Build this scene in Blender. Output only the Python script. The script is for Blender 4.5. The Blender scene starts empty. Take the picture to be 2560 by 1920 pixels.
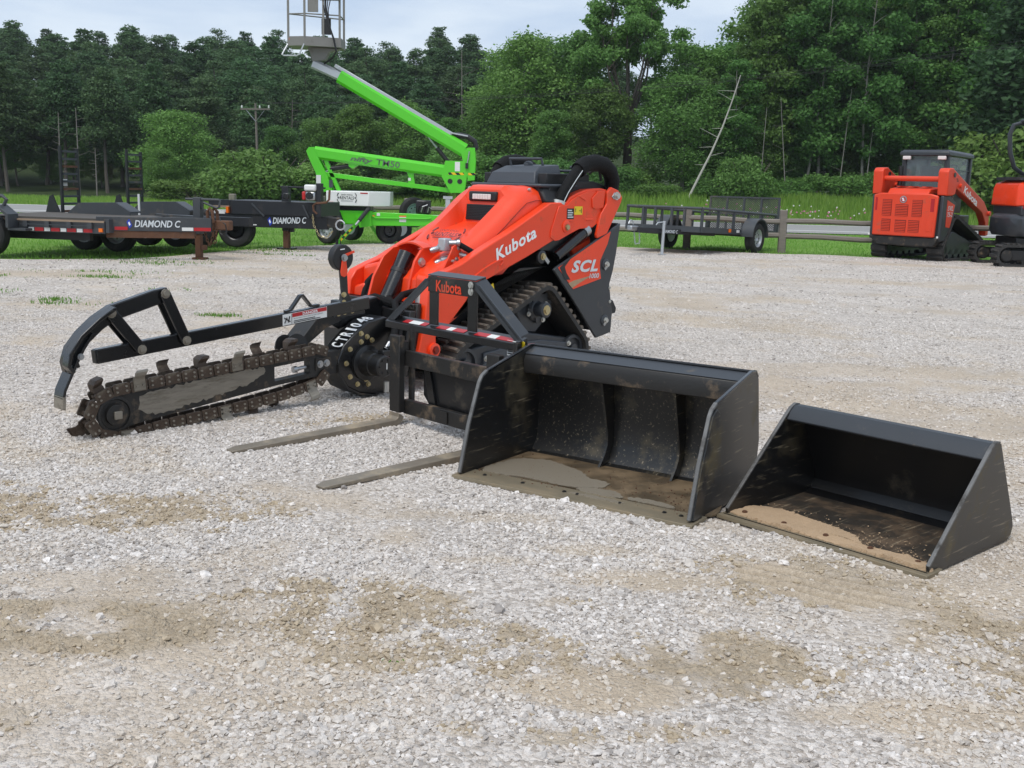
import bpy, bmesh, math, random
import numpy as np
from mathutils import Vector, Matrix
R = math.radians
PI = math.pi
random.seed(7)
rng = np.random.default_rng(11)
sc = bpy.context.scene
col = sc.collection
# ------------------------------------------------------------------ camera
cam = bpy.data.cameras.new('camera'); cam.lens = 2700 / 2560 * 36; cam.sensor_width = 36
cam.clip_start = .05; cam.clip_end = 2000
camo = bpy.data.objects.new('camera', cam); col.objects.link(camo)
camo.matrix_world = (Matrix.Translation((0, 0, 1.42)) @ Matrix.Rotation(R(90 - 10.593), 4, 'X') @ Matrix.Rotation(R(1.5), 4, 'Z'))
sc.camera = camo
# ------------------------------------------------------------------ sky and sun (thin bright overcast)
SUN_EL, SUN_AZ = 60, -30      # sun high, behind the camera to the left
w = bpy.data.worlds.new('World'); sc.world = w; w.use_nodes = True
nt = w.node_tree; nt.nodes.clear()
def N(t, typ, **k):
    n = t.nodes.new(typ)
    for a, b in k.items():
        if a.startswith('i_'):
            n.inputs[a[2:].replace('_', ' ')].default_value = b
        else:
            setattr(n, a, b)
    return n
out = N(nt, 'ShaderNodeOutputWorld'); bg = N(nt, 'ShaderNodeBackground')
sky = N(nt, 'ShaderNodeTexSky', sky_type='NISHITA', sun_disc=False, sun_elevation=R(SUN_EL), sun_rotation=R(180 + SUN_AZ))
tc = N(nt, 'ShaderNodeTexCoord'); mp = N(nt, 'ShaderNodeMapping'); mp.inputs['Scale'].default_value = (1.6, 1.6, 5.5)
mp.inputs['Location'].default_value = (.35, .2, .1)
nz = N(nt, 'ShaderNodeTexNoise', i_Scale=2.1, i_Detail=6.0, i_Roughness=.52, i_Distortion=.25)
cr = N(nt, 'ShaderNodeValToRGB')
cr.color_ramp.elements[0].position = .36; cr.color_ramp.elements[0].color = (.37, .47, .63, 1)
cr.color_ramp.elements[1].position = .62; cr.color_ramp.elements[1].color = (.62, .69, .77, 1)
sm = N(nt, 'ShaderNodeMix', data_type='RGBA'); sm.inputs[0].default_value = .90
sk = N(nt, 'ShaderNodeVectorMath', operation='SCALE'); sk.inputs['Scale'].default_value = .10
L = nt.links.new
L(tc.outputs['Generated'], mp.inputs['Vector']); L(mp.outputs[0], nz.inputs['Vector']); L(nz.outputs['Fac'], cr.inputs[0])
L(sky.outputs[0], sk.inputs[0]); L(sk.outputs[0], sm.inputs[6]); L(cr.outputs[0], sm.inputs[7])
L(sm.outputs[2], bg.inputs['Color']); bg.inputs['Strength'].default_value = 1.0
L(bg.outputs[0], out.inputs['Surface'])
sl = bpy.data.lights.new('sun', 'SUN'); sl.energy = 1.75; sl.angle = R(28); sl.color = (1, .965, .91)
so = bpy.data.objects.new('sun', sl); col.objects.link(so)
# light travels from the sun position (azimuth measured from -Y towards -X) to the ground
sd = Vector((math.sin(R(SUN_AZ)) * math.cos(R(SUN_EL)), -math.cos(R(SUN_AZ)) * math.cos(R(SUN_EL)), math.sin(R(SUN_EL))))
so.rotation_euler = sd.to_track_quat('Z', 'Y').to_euler()
sc.view_settings.view_transform = 'Standard'; sc.view_settings.look = 'None'
sc.view_settings.exposure = .42; sc.view_settings.gamma = 1
sc.render.engine = 'CYCLES'; sc.cycles.use_denoising = True
sc.cycles.max_bounces = 6; sc.cycles.transparent_max_bounces = 12

# ------------------------------------------------------------------ materials
MT = {}
def mat(name, c, rough=.5, metal=0., var=.12, scale=6., dirt=None, dscale=3., damt=.5, bump=0., bscale=40., coat=0., spec=.5, stretch=(1, 1, 1), sheen=0):
    """paint / metal / rubber: base colour with slow variation, a dirt or wear layer with its own shape, fine relief"""
    m = bpy.data.materials.new(name); m.use_nodes = True; t = m.node_tree; t.nodes.clear(); l = t.links.new
    o = N(t, 'ShaderNodeOutputMaterial'); p = N(t, 'ShaderNodeBsdfPrincipled'); l(p.outputs[0], o.inputs[0])
    g = N(t, 'ShaderNodeTexCoord'); mp = N(t, 'ShaderNodeMapping'); mp.inputs['Scale'].default_value = stretch
    l(g.outputs['Object'], mp.inputs[0])
    n1 = N(t, 'ShaderNodeTexNoise', i_Scale=scale, i_Detail=5.0, i_Roughness=.6); l(mp.outputs[0], n1.inputs['Vector'])
    a = tuple(x * (1 - var) for x in c) + (1,); b = tuple(min(1, x * (1 + var)) for x in c) + (1,)
    mx = N(t, 'ShaderNodeMix', data_type='RGBA'); mx.inputs[6].default_value = a; mx.inputs[7].default_value = b
    l(n1.outputs['Fac'], mx.inputs[0]); colr = mx.outputs[2]
    p.inputs['Roughness'].default_value = rough; p.inputs['Metallic'].default_value = metal
    p.inputs['Specular IOR Level'].default_value = spec
    if coat: p.inputs['Coat Weight'].default_value = coat; p.inputs['Coat Roughness'].default_value = .12
    if dirt:
        n2 = N(t, 'ShaderNodeTexNoise', i_Scale=dscale, i_Detail=8.0, i_Roughness=.72); l(mp.outputs[0], n2.inputs['Vector'])
        r = N(t, 'ShaderNodeMapRange'); r.inputs[1].default_value = .66 - .3 * damt; r.inputs[2].default_value = .82 - .22 * damt
        l(n2.outputs['Fac'], r.inputs[0])
        m2 = N(t, 'ShaderNodeMix', data_type='RGBA'); l(r.outputs[0], m2.inputs[0]); l(colr, m2.inputs[6]); m2.inputs[7].default_value = dirt + (1,)
        colr = m2.outputs[2]
        rr = N(t, 'ShaderNodeMapRange'); rr.inputs[3].default_value = rough; rr.inputs[4].default_value = max(rough, .8); l(r.outputs[0], rr.inputs[0])
        l(rr.outputs[0], p.inputs['Roughness'])
    l(colr, p.inputs['Base Color'])
    if bump:
        n3 = N(t, 'ShaderNodeTexNoise', i_Scale=bscale, i_Detail=4.0); l(mp.outputs[0], n3.inputs['Vector'])
        bm_ = N(t, 'ShaderNodeBump'); bm_.inputs['Strength'].default_value = bump; bm_.inputs['Distance'].default_value = .01
        l(n3.outputs['Fac'], bm_.inputs['Height']); l(bm_.outputs[0], p.inputs['Normal'])
    MT[name] = m
    return m
TAN = (.30, .21, .12)
mat('orange', (.82, .052, .008), .40, var=.08, dirt=(.48, .09, .035), dscale=7, damt=.28, coat=.15)
mat('orange_faded', (.70, .05, .012), .42, var=.06, dirt=(.30, .10, .06), dscale=4, damt=.25)
mat('orange_dark', (.20, .012, .004), .5, var=.1)
mat('grey_paint', (.030, .034, .040), .42, var=.15, dirt=(.16, .13, .09), dscale=5, damt=.22, coat=.1)
mat('grey_plastic', (.050, .057, .068), .48, var=.12, bump=.15, bscale=300)
mat('black_paint', (.007, .007, .0075), .36, var=.2, dirt=(.10, .08, .055), dscale=4, damt=.22, coat=.15)
mat('black_gloss', (.0055, .0055, .006), .27, var=.2, dirt=(.08, .065, .05), dscale=5, damt=.12, coat=.3)
mat('black_plastic', (.012, .012, .013), .5, var=.1, bump=.1, bscale=250)
mat('black_worn', (.013, .012, .011), .5, var=.3, dirt=(.17, .12, .075), dscale=7, damt=.42, bump=.1, bscale=60)
mat('hose', (.008, .008, .0085), .75, var=.2, bump=.5, bscale=120, spec=.2)
mat('rubber', (.028, .027, .026), .78, var=.25, dirt=(.13, .11, .09), dscale=6, damt=.35, bump=.2, bscale=80)
mat('rubber_dusty', (.105, .088, .072), .9, var=.35, dirt=(.26, .215, .165), dscale=14, damt=.62, bump=.5, bscale=90)
mat('tyre', (.018, .018, .018), .8, var=.2, dirt=(.09, .08, .065), dscale=4, damt=.3, bump=.1)
mat('steel', (.42, .43, .44), .35, .9, var=.2, dirt=(.22, .19, .15), dscale=8, damt=.25)
mat('zinc', (.55, .55, .52), .4, .8, var=.15)
mat('brass_zinc', (.50, .42, .24), .4, .8, var=.2)
mat('worn_steel', (.25, .225, .185), .45, .45, var=.35, scale=12, dirt=(.11, .085, .055), dscale=7, damt=.5, bump=.1, stretch=(.5, 1, 3))
mat('rust_chain', (.078, .053, .037), .55, .35, var=.5, scale=25, dirt=(.17, .145, .11), dscale=18, damt=.45, bump=.3, bscale=120)
mat('rust', (.12, .055, .028), .8, .1, var=.4, scale=10, dirt=(.07, .04, .03), dscale=6, damt=.5, bump=.3, bscale=90)
mat('tine', (.23, .195, .15), .5, .3, var=.4, scale=5, dirt=(.40, .32, .22), dscale=5, damt=.5, bump=.15, stretch=(1, 1, 1))
mat('white_paint', (.74, .74, .72), .4, var=.04)
mat('white_fibre', (.78, .79, .76), .3, var=.03, dirt=(.5, .48, .44), dscale=3, damt=.1, coat=.3)
mat('sticker_white', (.72, .72, .70), .45, var=.05, dirt=(.45, .42, .36), dscale=20, damt=.2)
mat('sticker_red', (.42, .012, .016), .4, var=.1)
mat('sticker_yellow', (.80, .58, .01), .45, var=.05, dirt=(.5, .4, .1), dscale=15, damt=.2)
mat('silver_print', (.62, .66, .68), .4, var=.05)
mat('white_print', (.86, .87, .87), .45, var=.03)
mat('black_print', (.015, .015, .016), .5, var=.05)
mat('grey_print', (.10, .13, .10), .5, var=.05)
mat('maroon_print', (.17, .03, .035), .5, var=.05)
mat('blue_print', (.02, .05, .42), .4, var=.05)
mat('green', (.085, .57, .012), .35, var=.05, dirt=(.06, .30, .03), dscale=3, damt=.1, coat=.3)
mat('galv', (.50, .52, .54), .45, .6, var=.12)
mat('basket_grey', (.20, .195, .18), .5, var=.1, dirt=(.12, .11, .09), dscale=3, damt=.3)
mat('trailer_grey', (.045, .05, .056), .5, var=.2, dirt=(.15, .12, .09), dscale=2.2, damt=.35)
mat('trailer_black', (.013, .014, .017), .45, var=.2, dirt=(.06, .05, .045), dscale=2, damt=.3)
mat('deck_wood', (.27, .20, .14), .85, var=.3, scale=4, bump=.2, stretch=(1, 6, 1))
mat('deck_dark', (.085, .075, .065), .85, var=.3, scale=4, bump=.2, stretch=(1, 6, 1))
mat('fence_wood', (.20, .175, .15), .9, var=.3, scale=5, bump=.4, bscale=30, stretch=(.6, .6, 4))
mat('pole_wood', (.16, .14, .12), .9, var=.25, scale=3, bump=.3, stretch=(4, 4, .5))
mat('lens_clear', (.75, .68, .66), .15, var=.12, scale=60, spec=.8)
mat('lens_amber', (.80, .16, .01), .25, var=.1)
mat('lens_red', (.40, .01, .015), .25, var=.1)
mat('grille', (.008, .008, .008), .6, var=.1)
mat('sand', (.41, .285, .175), .95, var=.16, scale=25, dirt=(.52, .42, .31), dscale=60, damt=.3, bump=.5, bscale=160)
mat('lift_rim', (.25, .42, .34), .4, .3, var=.1)
mat('engine_red', (.5, .02, .02), .4, var=.1)
mat('wire', (.02, .02, .02), .6, var=.1)
def glass(name, c):
    m = bpy.data.materials.new(name); m.use_nodes = True; t = m.node_tree
    p = t.nodes['Principled BSDF']; p.inputs['Base Color'].default_value = c + (1,); p.inputs['Roughness'].default_value = .06
    p.inputs['Specular IOR Level'].default_value = .9; p.inputs['Alpha'].default_value = .5
    MT[name] = m
glass('cab_glass', (.12, .16, .17))
def stripes(name, a, b, freq, ang):
    m = bpy.data.materials.new(name); m.use_nodes = True; t = m.node_tree; l = t.links.new
    p = t.nodes['Principled BSDF']; g = N(t, 'ShaderNodeTexCoord'); mp = N(t, 'ShaderNodeMapping')
    mp.inputs['Rotation'].default_value = (0, R(ang), 0)
    wv = N(t, 'ShaderNodeTexWave', bands_direction='X', i_Scale=freq); cr = N(t, 'ShaderNodeValToRGB'); cr.color_ramp.interpolation = 'CONSTANT'
    cr.color_ramp.elements[0].color = a + (1,); cr.color_ramp.elements[1].position = .5; cr.color_ramp.elements[1].color = b + (1,)
    l(g.outputs['Object'], mp.inputs[0]); l(mp.outputs[0], wv.inputs['Vector']); l(wv.outputs['Fac'], cr.inputs[0]); l(cr.outputs[0], p.inputs['Base Color'])
    p.inputs['Roughness'].default_value = .5; MT[name] = m
stripes('hazard', (.012, .012, .012), (.80, .52, .01), 2.6, 45)
def mesh_alpha(name, c, scale, fill):
    """expanded-metal mesh: diamond holes cut by a procedural pattern"""
    m = bpy.data.materials.new(name); m.use_nodes = True; t = m.node_tree; l = t.links.new
    p = t.nodes['Principled BSDF']; p.inputs['Base Color'].default_value = c + (1,); p.inputs['Roughness'].default_value = .6
    g = N(t, 'ShaderNodeTexCoord'); 
    fs = []
    for s in (1, -1):
        mp = N(t, 'ShaderNodeMapping'); mp.inputs['Rotation'].default_value = (R(35 * s), 0, 0); l(g.outputs['Object'], mp.inputs[0])
        wv = N(t, 'ShaderNodeTexWave', bands_direction='Z', i_Scale=scale); l(mp.outputs[0], wv.inputs['Vector'])
        c1 = N(t, 'ShaderNodeMath', operation='GREATER_THAN'); c1.inputs[1].default_value = 1 - fill; l(wv.outputs['Fac'], c1.inputs[0]); fs.append(c1)
    mx = N(t, 'ShaderNodeMath', operation='MAXIMUM'); l(fs[0].outputs[0], mx.inputs[0]); l(fs[1].outputs[0], mx.inputs[1])
    l(mx.outputs[0], p.inputs['Alpha']); MT[name] = m
mesh_alpha('expanded_mesh', (.05, .05, .05), 9, .36)

# ------------------------------------------------------------------ mesh helpers
def ragged(pts, amp, step=.02, seed=0):
    """outline with a crumbly, irregular edge"""
    qq = random.Random(seed); o = []; n = len(pts); ph = 0.
    for i in range(n):
        a, c = np.array(pts[i]), np.array(pts[(i + 1) % n]); L_ = np.hypot(*(c - a)); k = max(1, int(L_ / step)); nr = np.array([-(c - a)[1], (c - a)[0]]) / max(L_, 1e-6)
        for j in range(k): o.append(tuple(a + (c - a) * j / k + nr * qq.gauss(0, amp)))
    return o
class B:
    """collects shapes; put() links them as ONE mesh object"""
    def __init__(s): s.bm = bmesh.new()
    def box(s, x0, x1, y0, y1, z0, z1, M=None):
        v = [s.bm.verts.new((x, y, z)) for x in (x0, x1) for y in (y0, y1) for z in (z0, z1)]
        for f in ((0, 1, 3, 2), (4, 6, 7, 5), (0, 4, 5, 1), (2, 3, 7, 6), (0, 2, 6, 4), (1, 5, 7, 3)):
            s.bm.faces.new([v[i] for i in f])
        if M is not None: bmesh.ops.transform(s.bm, matrix=M, verts=v)
        return s
    def prism(s, pts, a, b, ax='y'):
        """polygon extruded: ax='y' pts are (x,z); 'x' pts (y,z); 'z' pts (x,y)"""
        def P(p, t): return {'y': (p[0], t, p[1]), 'x': (t, p[0], p[1]), 'z': (p[0], p[1], t)}[ax]
        A = [s.bm.verts.new(P(p, a)) for p in pts]; C = [s.bm.verts.new(P(p, b)) for p in pts]
        n = len(pts)
        s.bm.faces.new(A); s.bm.faces.new(C[::-1])
        for i in range(n):
            s.bm.faces.new((A[i], C[i], C[(i + 1) % n], A[(i + 1) % n]))
        return s
    def loop(s, secs, closed=False, caps=True):
        """loft: list of equal-length rings"""
        V = [[s.bm.verts.new(p) for p in r] for r in secs]; n = len(V[0])
        rng_ = range(len(V) if closed else len(V) - 1)
        for i in rng_:
            A, C = V[i], V[(i + 1) % len(V)]
            for j in range(n): s.bm.faces.new((A[j], A[(j + 1) % n], C[(j + 1) % n], C[j]))
        if caps and not closed: s.bm.faces.new(V[0][::-1]); s.bm.faces.new(V[-1])
        return s
    def grid(s, rows):
        V = [[s.bm.verts.new(p) for p in r] for r in rows]
        for i in range(len(V) - 1):
            for j in range(len(V[0]) - 1): s.bm.faces.new((V[i][j], V[i][j + 1], V[i + 1][j + 1], V[i + 1][j]))
        return s
    def tube(s, path, r, n=8, caps=True, r2=None):
        path = [Vector(p) for p in path]; secs = []; up = None
        for i, p in enumerate(path):
            d = (path[min(i + 1, len(path) - 1)] - path[max(i - 1, 0)]).normalized()
            if up is None: up = d.orthogonal().normalized()
            up = (up - d * up.dot(d)); up = up.normalized() if up.length > 1e-6 else d.orthogonal().normalized()
            q = d.cross(up); rr = r if r2 is None else r + (r2 - r) * i / (len(path) - 1)
            secs.append([p + (up * math.cos(2 * PI * k / n) + q * math.sin(2 * PI * k / n)) * rr for k in range(n)])
        return s.loop(secs, caps=caps)
    def cyl(s, p0, p1, r, n=16, r2=None): return s.tube([p0, p1], r, n, r2=r2)
    def lathe(s, prof, c, ax, n=24, caps=True):
        """profile of (radius, along) about axis ax through c"""
        ax = Vector(ax).normalized(); u = ax.orthogonal().normalized(); v = ax.cross(u); c = Vector(c)
        secs = [[c + ax * h + (u * math.cos(2 * PI * k / n) + v * math.sin(2 * PI * k / n)) * max(r, 1e-4) for k in range(n)] for r, h in prof]
        return s.loop(secs, caps=caps)
    def rbar(s, path, wd, ht, nrm=(0, 1, 0)):
        """rectangular bar swept along a path lying in the plane with normal nrm (width along nrm)"""
        path = [Vector(p) for p in path]; nv = Vector(nrm).normalized(); secs = []
        for i, p in enumerate(path):
            d = (path[min(i + 1, len(path) - 1)] - path[max(i - 1, 0)]).normalized(); q = d.cross(nv).normalized()
            secs.append([p + nv * (wd / 2) * a + q * (ht / 2) * b for a, b in ((-1, -1), (1, -1), (1, 1), (-1, 1))])
        return s.loop(secs)
    def sphere(s, c, r, sx=1, sy=1, sz=1, n=12):
        M = Matrix.Translation(c) @ Matrix.Diagonal((sx, sy, sz, 1)); bmesh.ops.create_uvsphere(s.bm, u_segments=n, v_segments=max(6, n // 2), radius=r, matrix=M); return s
    def xf(s, M): bmesh.ops.transform(s.bm, matrix=M, verts=s.bm.verts); return s
    def mesh(s, name, m, smooth=32):
        bm = s.bm
        bmesh.ops.recalc_face_normals(bm, faces=bm.faces)
        if smooth:
            for f in bm.faces: f.smooth = True
            for e in bm.edges:
                if len(e.link_faces) != 2 or e.calc_face_angle(0) > R(smooth): e.smooth = False
        me = bpy.data.meshes.new(name); bm.to_mesh(me); bm.free()
        me.materials.append(MT[m] if isinstance(m, str) else m)
        return me
    def put(s, name, m, parent=None, bev=0., smooth=32, label=None):
        o = bpy.data.objects.new(name, s.mesh(name, m, smooth)); col.objects.link(o)
        if parent is not None: o.parent = parent
        if bev:
            md = o.modifiers.new('bevel', 'BEVEL'); md.width = bev; md.segments = 2; md.limit_method = 'ANGLE'; md.angle_limit = R(40)
        if label: o['label'] = label
        return o
def link(name, me, parent, M=None):
    o = bpy.data.objects.new(name, me); col.objects.link(o); o.parent = parent
    if M is not None: o.matrix_local = M
    return o
def thing(name, label, cat, loc=(0, 0, 0), rz=0., group=None, rx=0., ry=0.):
    o = bpy.data.objects.new(name, None); o.empty_display_size = .1; col.objects.link(o)
    o.location = loc; o.rotation_euler = (R(rx), R(ry), R(rz)); o['label'] = label; o['category'] = cat
    if group: o['group'] = group
    return o
def tag(o, label, cat, group=None):
    o['label'] = label; o['category'] = cat
    if group: o['group'] = group
    return o
def struct(o): o['kind'] = 'structure'; return o
def stuff(o, label=None, cat=None):
    o['kind'] = 'stuff'
    if label: o['label'] = label
    if cat: o['category'] = cat
    return o
def letters(txt, m, parent, at, xd, yd, width, height, name='lettering', bold=.0, shear=0., ext=.0015, space=1.):
    """flat print: text fitted to width x height, lower-left corner at `at`, reading along xd, up along yd"""
    cu = bpy.data.curves.new(name, 'FONT'); cu.body = txt; cu.size = 1; cu.offset = bold; cu.shear = shear; cu.resolution_u = 3; cu.space_character = space
    t = bpy.data.objects.new('t', cu); col.objects.link(t)
    dg = bpy.context.evaluated_depsgraph_get(); me = bpy.data.meshes.new_from_object(t.evaluated_get(dg))
    bpy.data.objects.remove(t); bpy.data.curves.remove(cu)
    n = len(me.vertices); co = np.empty(n * 3); me.vertices.foreach_get('co', co); co = co.reshape(-1, 3)
    lo, hi = co.min(0), co.max(0); q = (co - lo) / np.maximum(hi - lo, 1e-6)
    xd = np.array(Vector(xd).normalized()); yd = np.array(Vector(yd).normalized()); zd = np.cross(xd, yd)
    p = np.array(at) + np.outer(q[:, 0] * width, xd) + np.outer(q[:, 1] * height, yd) + zd * ext
    me.vertices.foreach_set('co', p.astype(np.float32).ravel()); me.materials.clear(); me.materials.append(MT[m]); me.update()
    me.name = name
    o = bpy.data.objects.new(name, me); col.objects.link(o); o.parent = parent
    return o
def print_lines(parent, at, xd, yd, wd, ht, n, m):
    """rows of small print too fine to read"""
    at = Vector(at); xd = Vector(xd).normalized(); yd = Vector(yd).normalized(); nn = xd.cross(yd)
    for k in range(n):
        a = at + yd * (ht * (k + .5) / n) + nn * .001; L_ = wd * (1, .8, .93, .7, .86)[k % 5]
        B().rbar([a, a + xd * L_], .0012, ht / n * .5, nn).put('print_line', m, parent)
def bolts(parent, pts, d, r=.012, h=.012, m='zinc', name='bolt'):
    d = Vector(d).normalized(); me = None
    for p in pts:
        if me is None: me = B().lathe([(0, -.004), (r * 1.5, -.004), (r * 1.5, .002), (r, .002), (r, h), (0, h)], (0, 0, 0), d, 10).mesh(name, m)
        link(name, me, parent, Matrix.Translation(p))
def hull(circles, n=14, grow=0.):
    """outer path round circles (x,z,r), as points; convex"""
    pts = []
    for x, z, r in circles:
        for k in range(48): pts.append((x + (r + grow) * math.cos(2 * PI * k / 48), z + (r + grow) * math.sin(2 * PI * k / 48)))
    pts = sorted(set(pts)); 
    def half(p):
        h = []
        for q in p:
            while len(h) > 1 and (h[-1][0] - h[-2][0]) * (q[1] - h[-2][1]) - (h[-1][1] - h[-2][1]) * (q[0] - h[-2][0]) <= 1e-9: h.pop()
            h.append(q)
        return h
    a, b = half(pts), half(pts[::-1]); return a[:-1] + b[:-1]
def along(path, step, closed=True):
    """points and tangents at even steps along a 2D path"""
    P = np.array(path + ([path[0]] if closed else [])); seg = np.diff(P, axis=0); ln = np.hypot(*seg.T); cum = np.concatenate([[0], np.cumsum(ln)])
    n = int(round(cum[-1] / step)); out = []
    for k in range(n if closed else n + 1):
        s = cum[-1] * k / n; i = min(np.searchsorted(cum, s, 'right') - 1, len(seg) - 1)
        out.append((P[i] + seg[i] * (s - cum[i]) / max(ln[i], 1e-9), seg[i] / max(ln[i], 1e-9)))
    return out
def resample(path, step):
    return [tuple(p) for p, _ in along(path, step)]
# ------------------------------------------------------------------ value noise for the ground masks
_T = rng.random((64, 64))
def vn(x, y, s, o=0.):
    x = np.asarray(x) * s + o; y = np.asarray(y) * s + o * 1.7
    xi = np.floor(x).astype(int); yi = np.floor(y).astype(int); fx = x - xi; fy = y - yi
    fx = fx * fx * (3 - 2 * fx); fy = fy * fy * (3 - 2 * fy)
    g = lambda a, b: _T[a % 64, b % 64]
    return (g(xi, yi) * (1 - fx) + g(xi + 1, yi) * fx) * (1 - fy) + (g(xi, yi + 1) * (1 - fx) + g(xi + 1, yi + 1) * fx) * fy
def fbm(x, y, s, o=0., n=4):
    a = 0; t = 0
    for k in range(n): a = a + vn(x, y, s * 2 ** k, o + 3.1 * k) * .55 ** k; t += .55 ** k
    return a / t
def sm01(a, b, t): t = np.clip((t - a) / (b - a), 0, 1); return t * t * (3 - 2 * t)
def ell(x, y, L, nz, brk):
    s = 0 * np.asarray(x, float)
    for cx, cy, rx, ry, a in L:
        d = ((x - cx) / rx) ** 2 + ((y - cy) / ry) ** 2
        s = np.maximum(s, a * sm01(1.5, .15, d + brk * (nz - .5)))
    return s
DAMP = ((1.10, 3.72, .40, .27, 1.), (.88, 3.13, .85, .22, 1.), (1.62, 3.42, .40, .18, .9), (-1.15, 3.26, .85, .20, 1.), (-.60, 3.52, .60, .17, .9), (-1.95, 4.42, .85, .28, .8), (-.30, 3.04, .30, .09, .9), (.2, 3.5, .3, .07, .6), (-1.5, 2.6, .4, .07, .6), (-1.2, 6.3, .8, .22, .5), (.1, 2.62, .35, .06, .5))
PALE = ((.55, 3.75, .42, .12, .9), (.30, 2.86, .35, .12, 1.), (-.5, 3.05, .30, .10, .9), (1.25, 2.75, .5, .10, .9), (.35, 4.05, .25, .08, .7), (-.1, 3.9, .3, .06, .6), (-1.6, 3.6, .5, .10, .6), (-.2, 4.45, .5, .10, .6), (1.5, 6.3, 1.2, .25, .5), (2.4, 8.5, 1.6, .35, .6), (-.6, 2.75, .3, .06, .8))
def damp_shade_mask(x, y):
    """dark crumbly soil churned up between the stones, plus painted shade in the tread troughs"""
    t, u, v = tread_mask(x, y); rib = .5 - .5 * np.sin(v * 2 * PI / .072 + .5 * np.sin(u * 9))   # trough shade painted in over moist sand, crests left pale and dry
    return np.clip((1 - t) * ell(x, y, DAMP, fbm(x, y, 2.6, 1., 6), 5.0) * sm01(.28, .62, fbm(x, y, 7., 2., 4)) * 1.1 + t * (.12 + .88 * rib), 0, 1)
def sand_mask(x, y):
    """0 = clean crushed stone, 1 = bare tan sand"""
    m = fbm(x * .75 + y * .25, y * 1.15, .8, 4.2, 5); k = fbm(x, y, 4.5, 12., 4)
    s = sm01(.40, .74, m + .42 * (k - .5)) * .8
    return np.clip(np.maximum(np.maximum(s, ell(x, y, PALE, fbm(x, y, 3.6, 6., 5), 2.2)), np.maximum(damp_shade_mask(x, y), tread_mask(x, y)[0])), 0, 1)
def tread_mask(x, y):
    # tread print in the damp sand in front of the small bucket
    c, s_ = math.cos(R(-30)), math.sin(R(-30)); u = (x - 1.13) * c + (y - 3.73) * s_; v = -(x - 1.13) * s_ + (y - 3.73) * c
    return sm01(1.2, .4, (u / .36) ** 2 + (v / .20) ** 2 + 1.2 * (fbm(x, y, 6., 8.) - .5)), u, v
def edge_y(x):
    """where gravel gives way to grass"""
    x = np.asarray(x, float)
    return np.interp(x, [-40, -12, -7.5, -6.2, -5, -3, 2, 7, 14, 40], [15.5, 16.6, 17.6, 18.6, 21.3, 24.6, 25.2, 24.1, 22.4, 20]) + (fbm(x, x * 0 + 3, .9, 2.) - .5) * 1.0
def gz(x, y):
    """yard relief"""
    t, u, v = tread_mask(x, y)
    z = (fbm(x, y, .35, 7., 3) - .5) * .03 + (fbm(x, y, 4., 5., 3) - .5) * .018 * (1 - .5 * t)
    z = z + damp_shade_mask(x, y) * (1 - t) * ((fbm(x, y, 17., 3., 3) - .5) * .045 + .004)
    return z + t * (.0095 * np.sin(v * 2 * PI / .072 + .5 * np.sin(u * 9)) - .004)
def hill(x, y):
    """land beyond the road: low bank on the right, wooded rise on the left"""
    x = np.asarray(x, float); y = np.asarray(y, float)
    bank = sm01(45.5, 52, y) * .75 * sm01(-14, -2, x)
    rise = sm01(62, 125, y) * 6.5 * sm01(32, -6, x) + sm01(60, 120, y) * 2.5
    return bank + rise - .03
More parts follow.
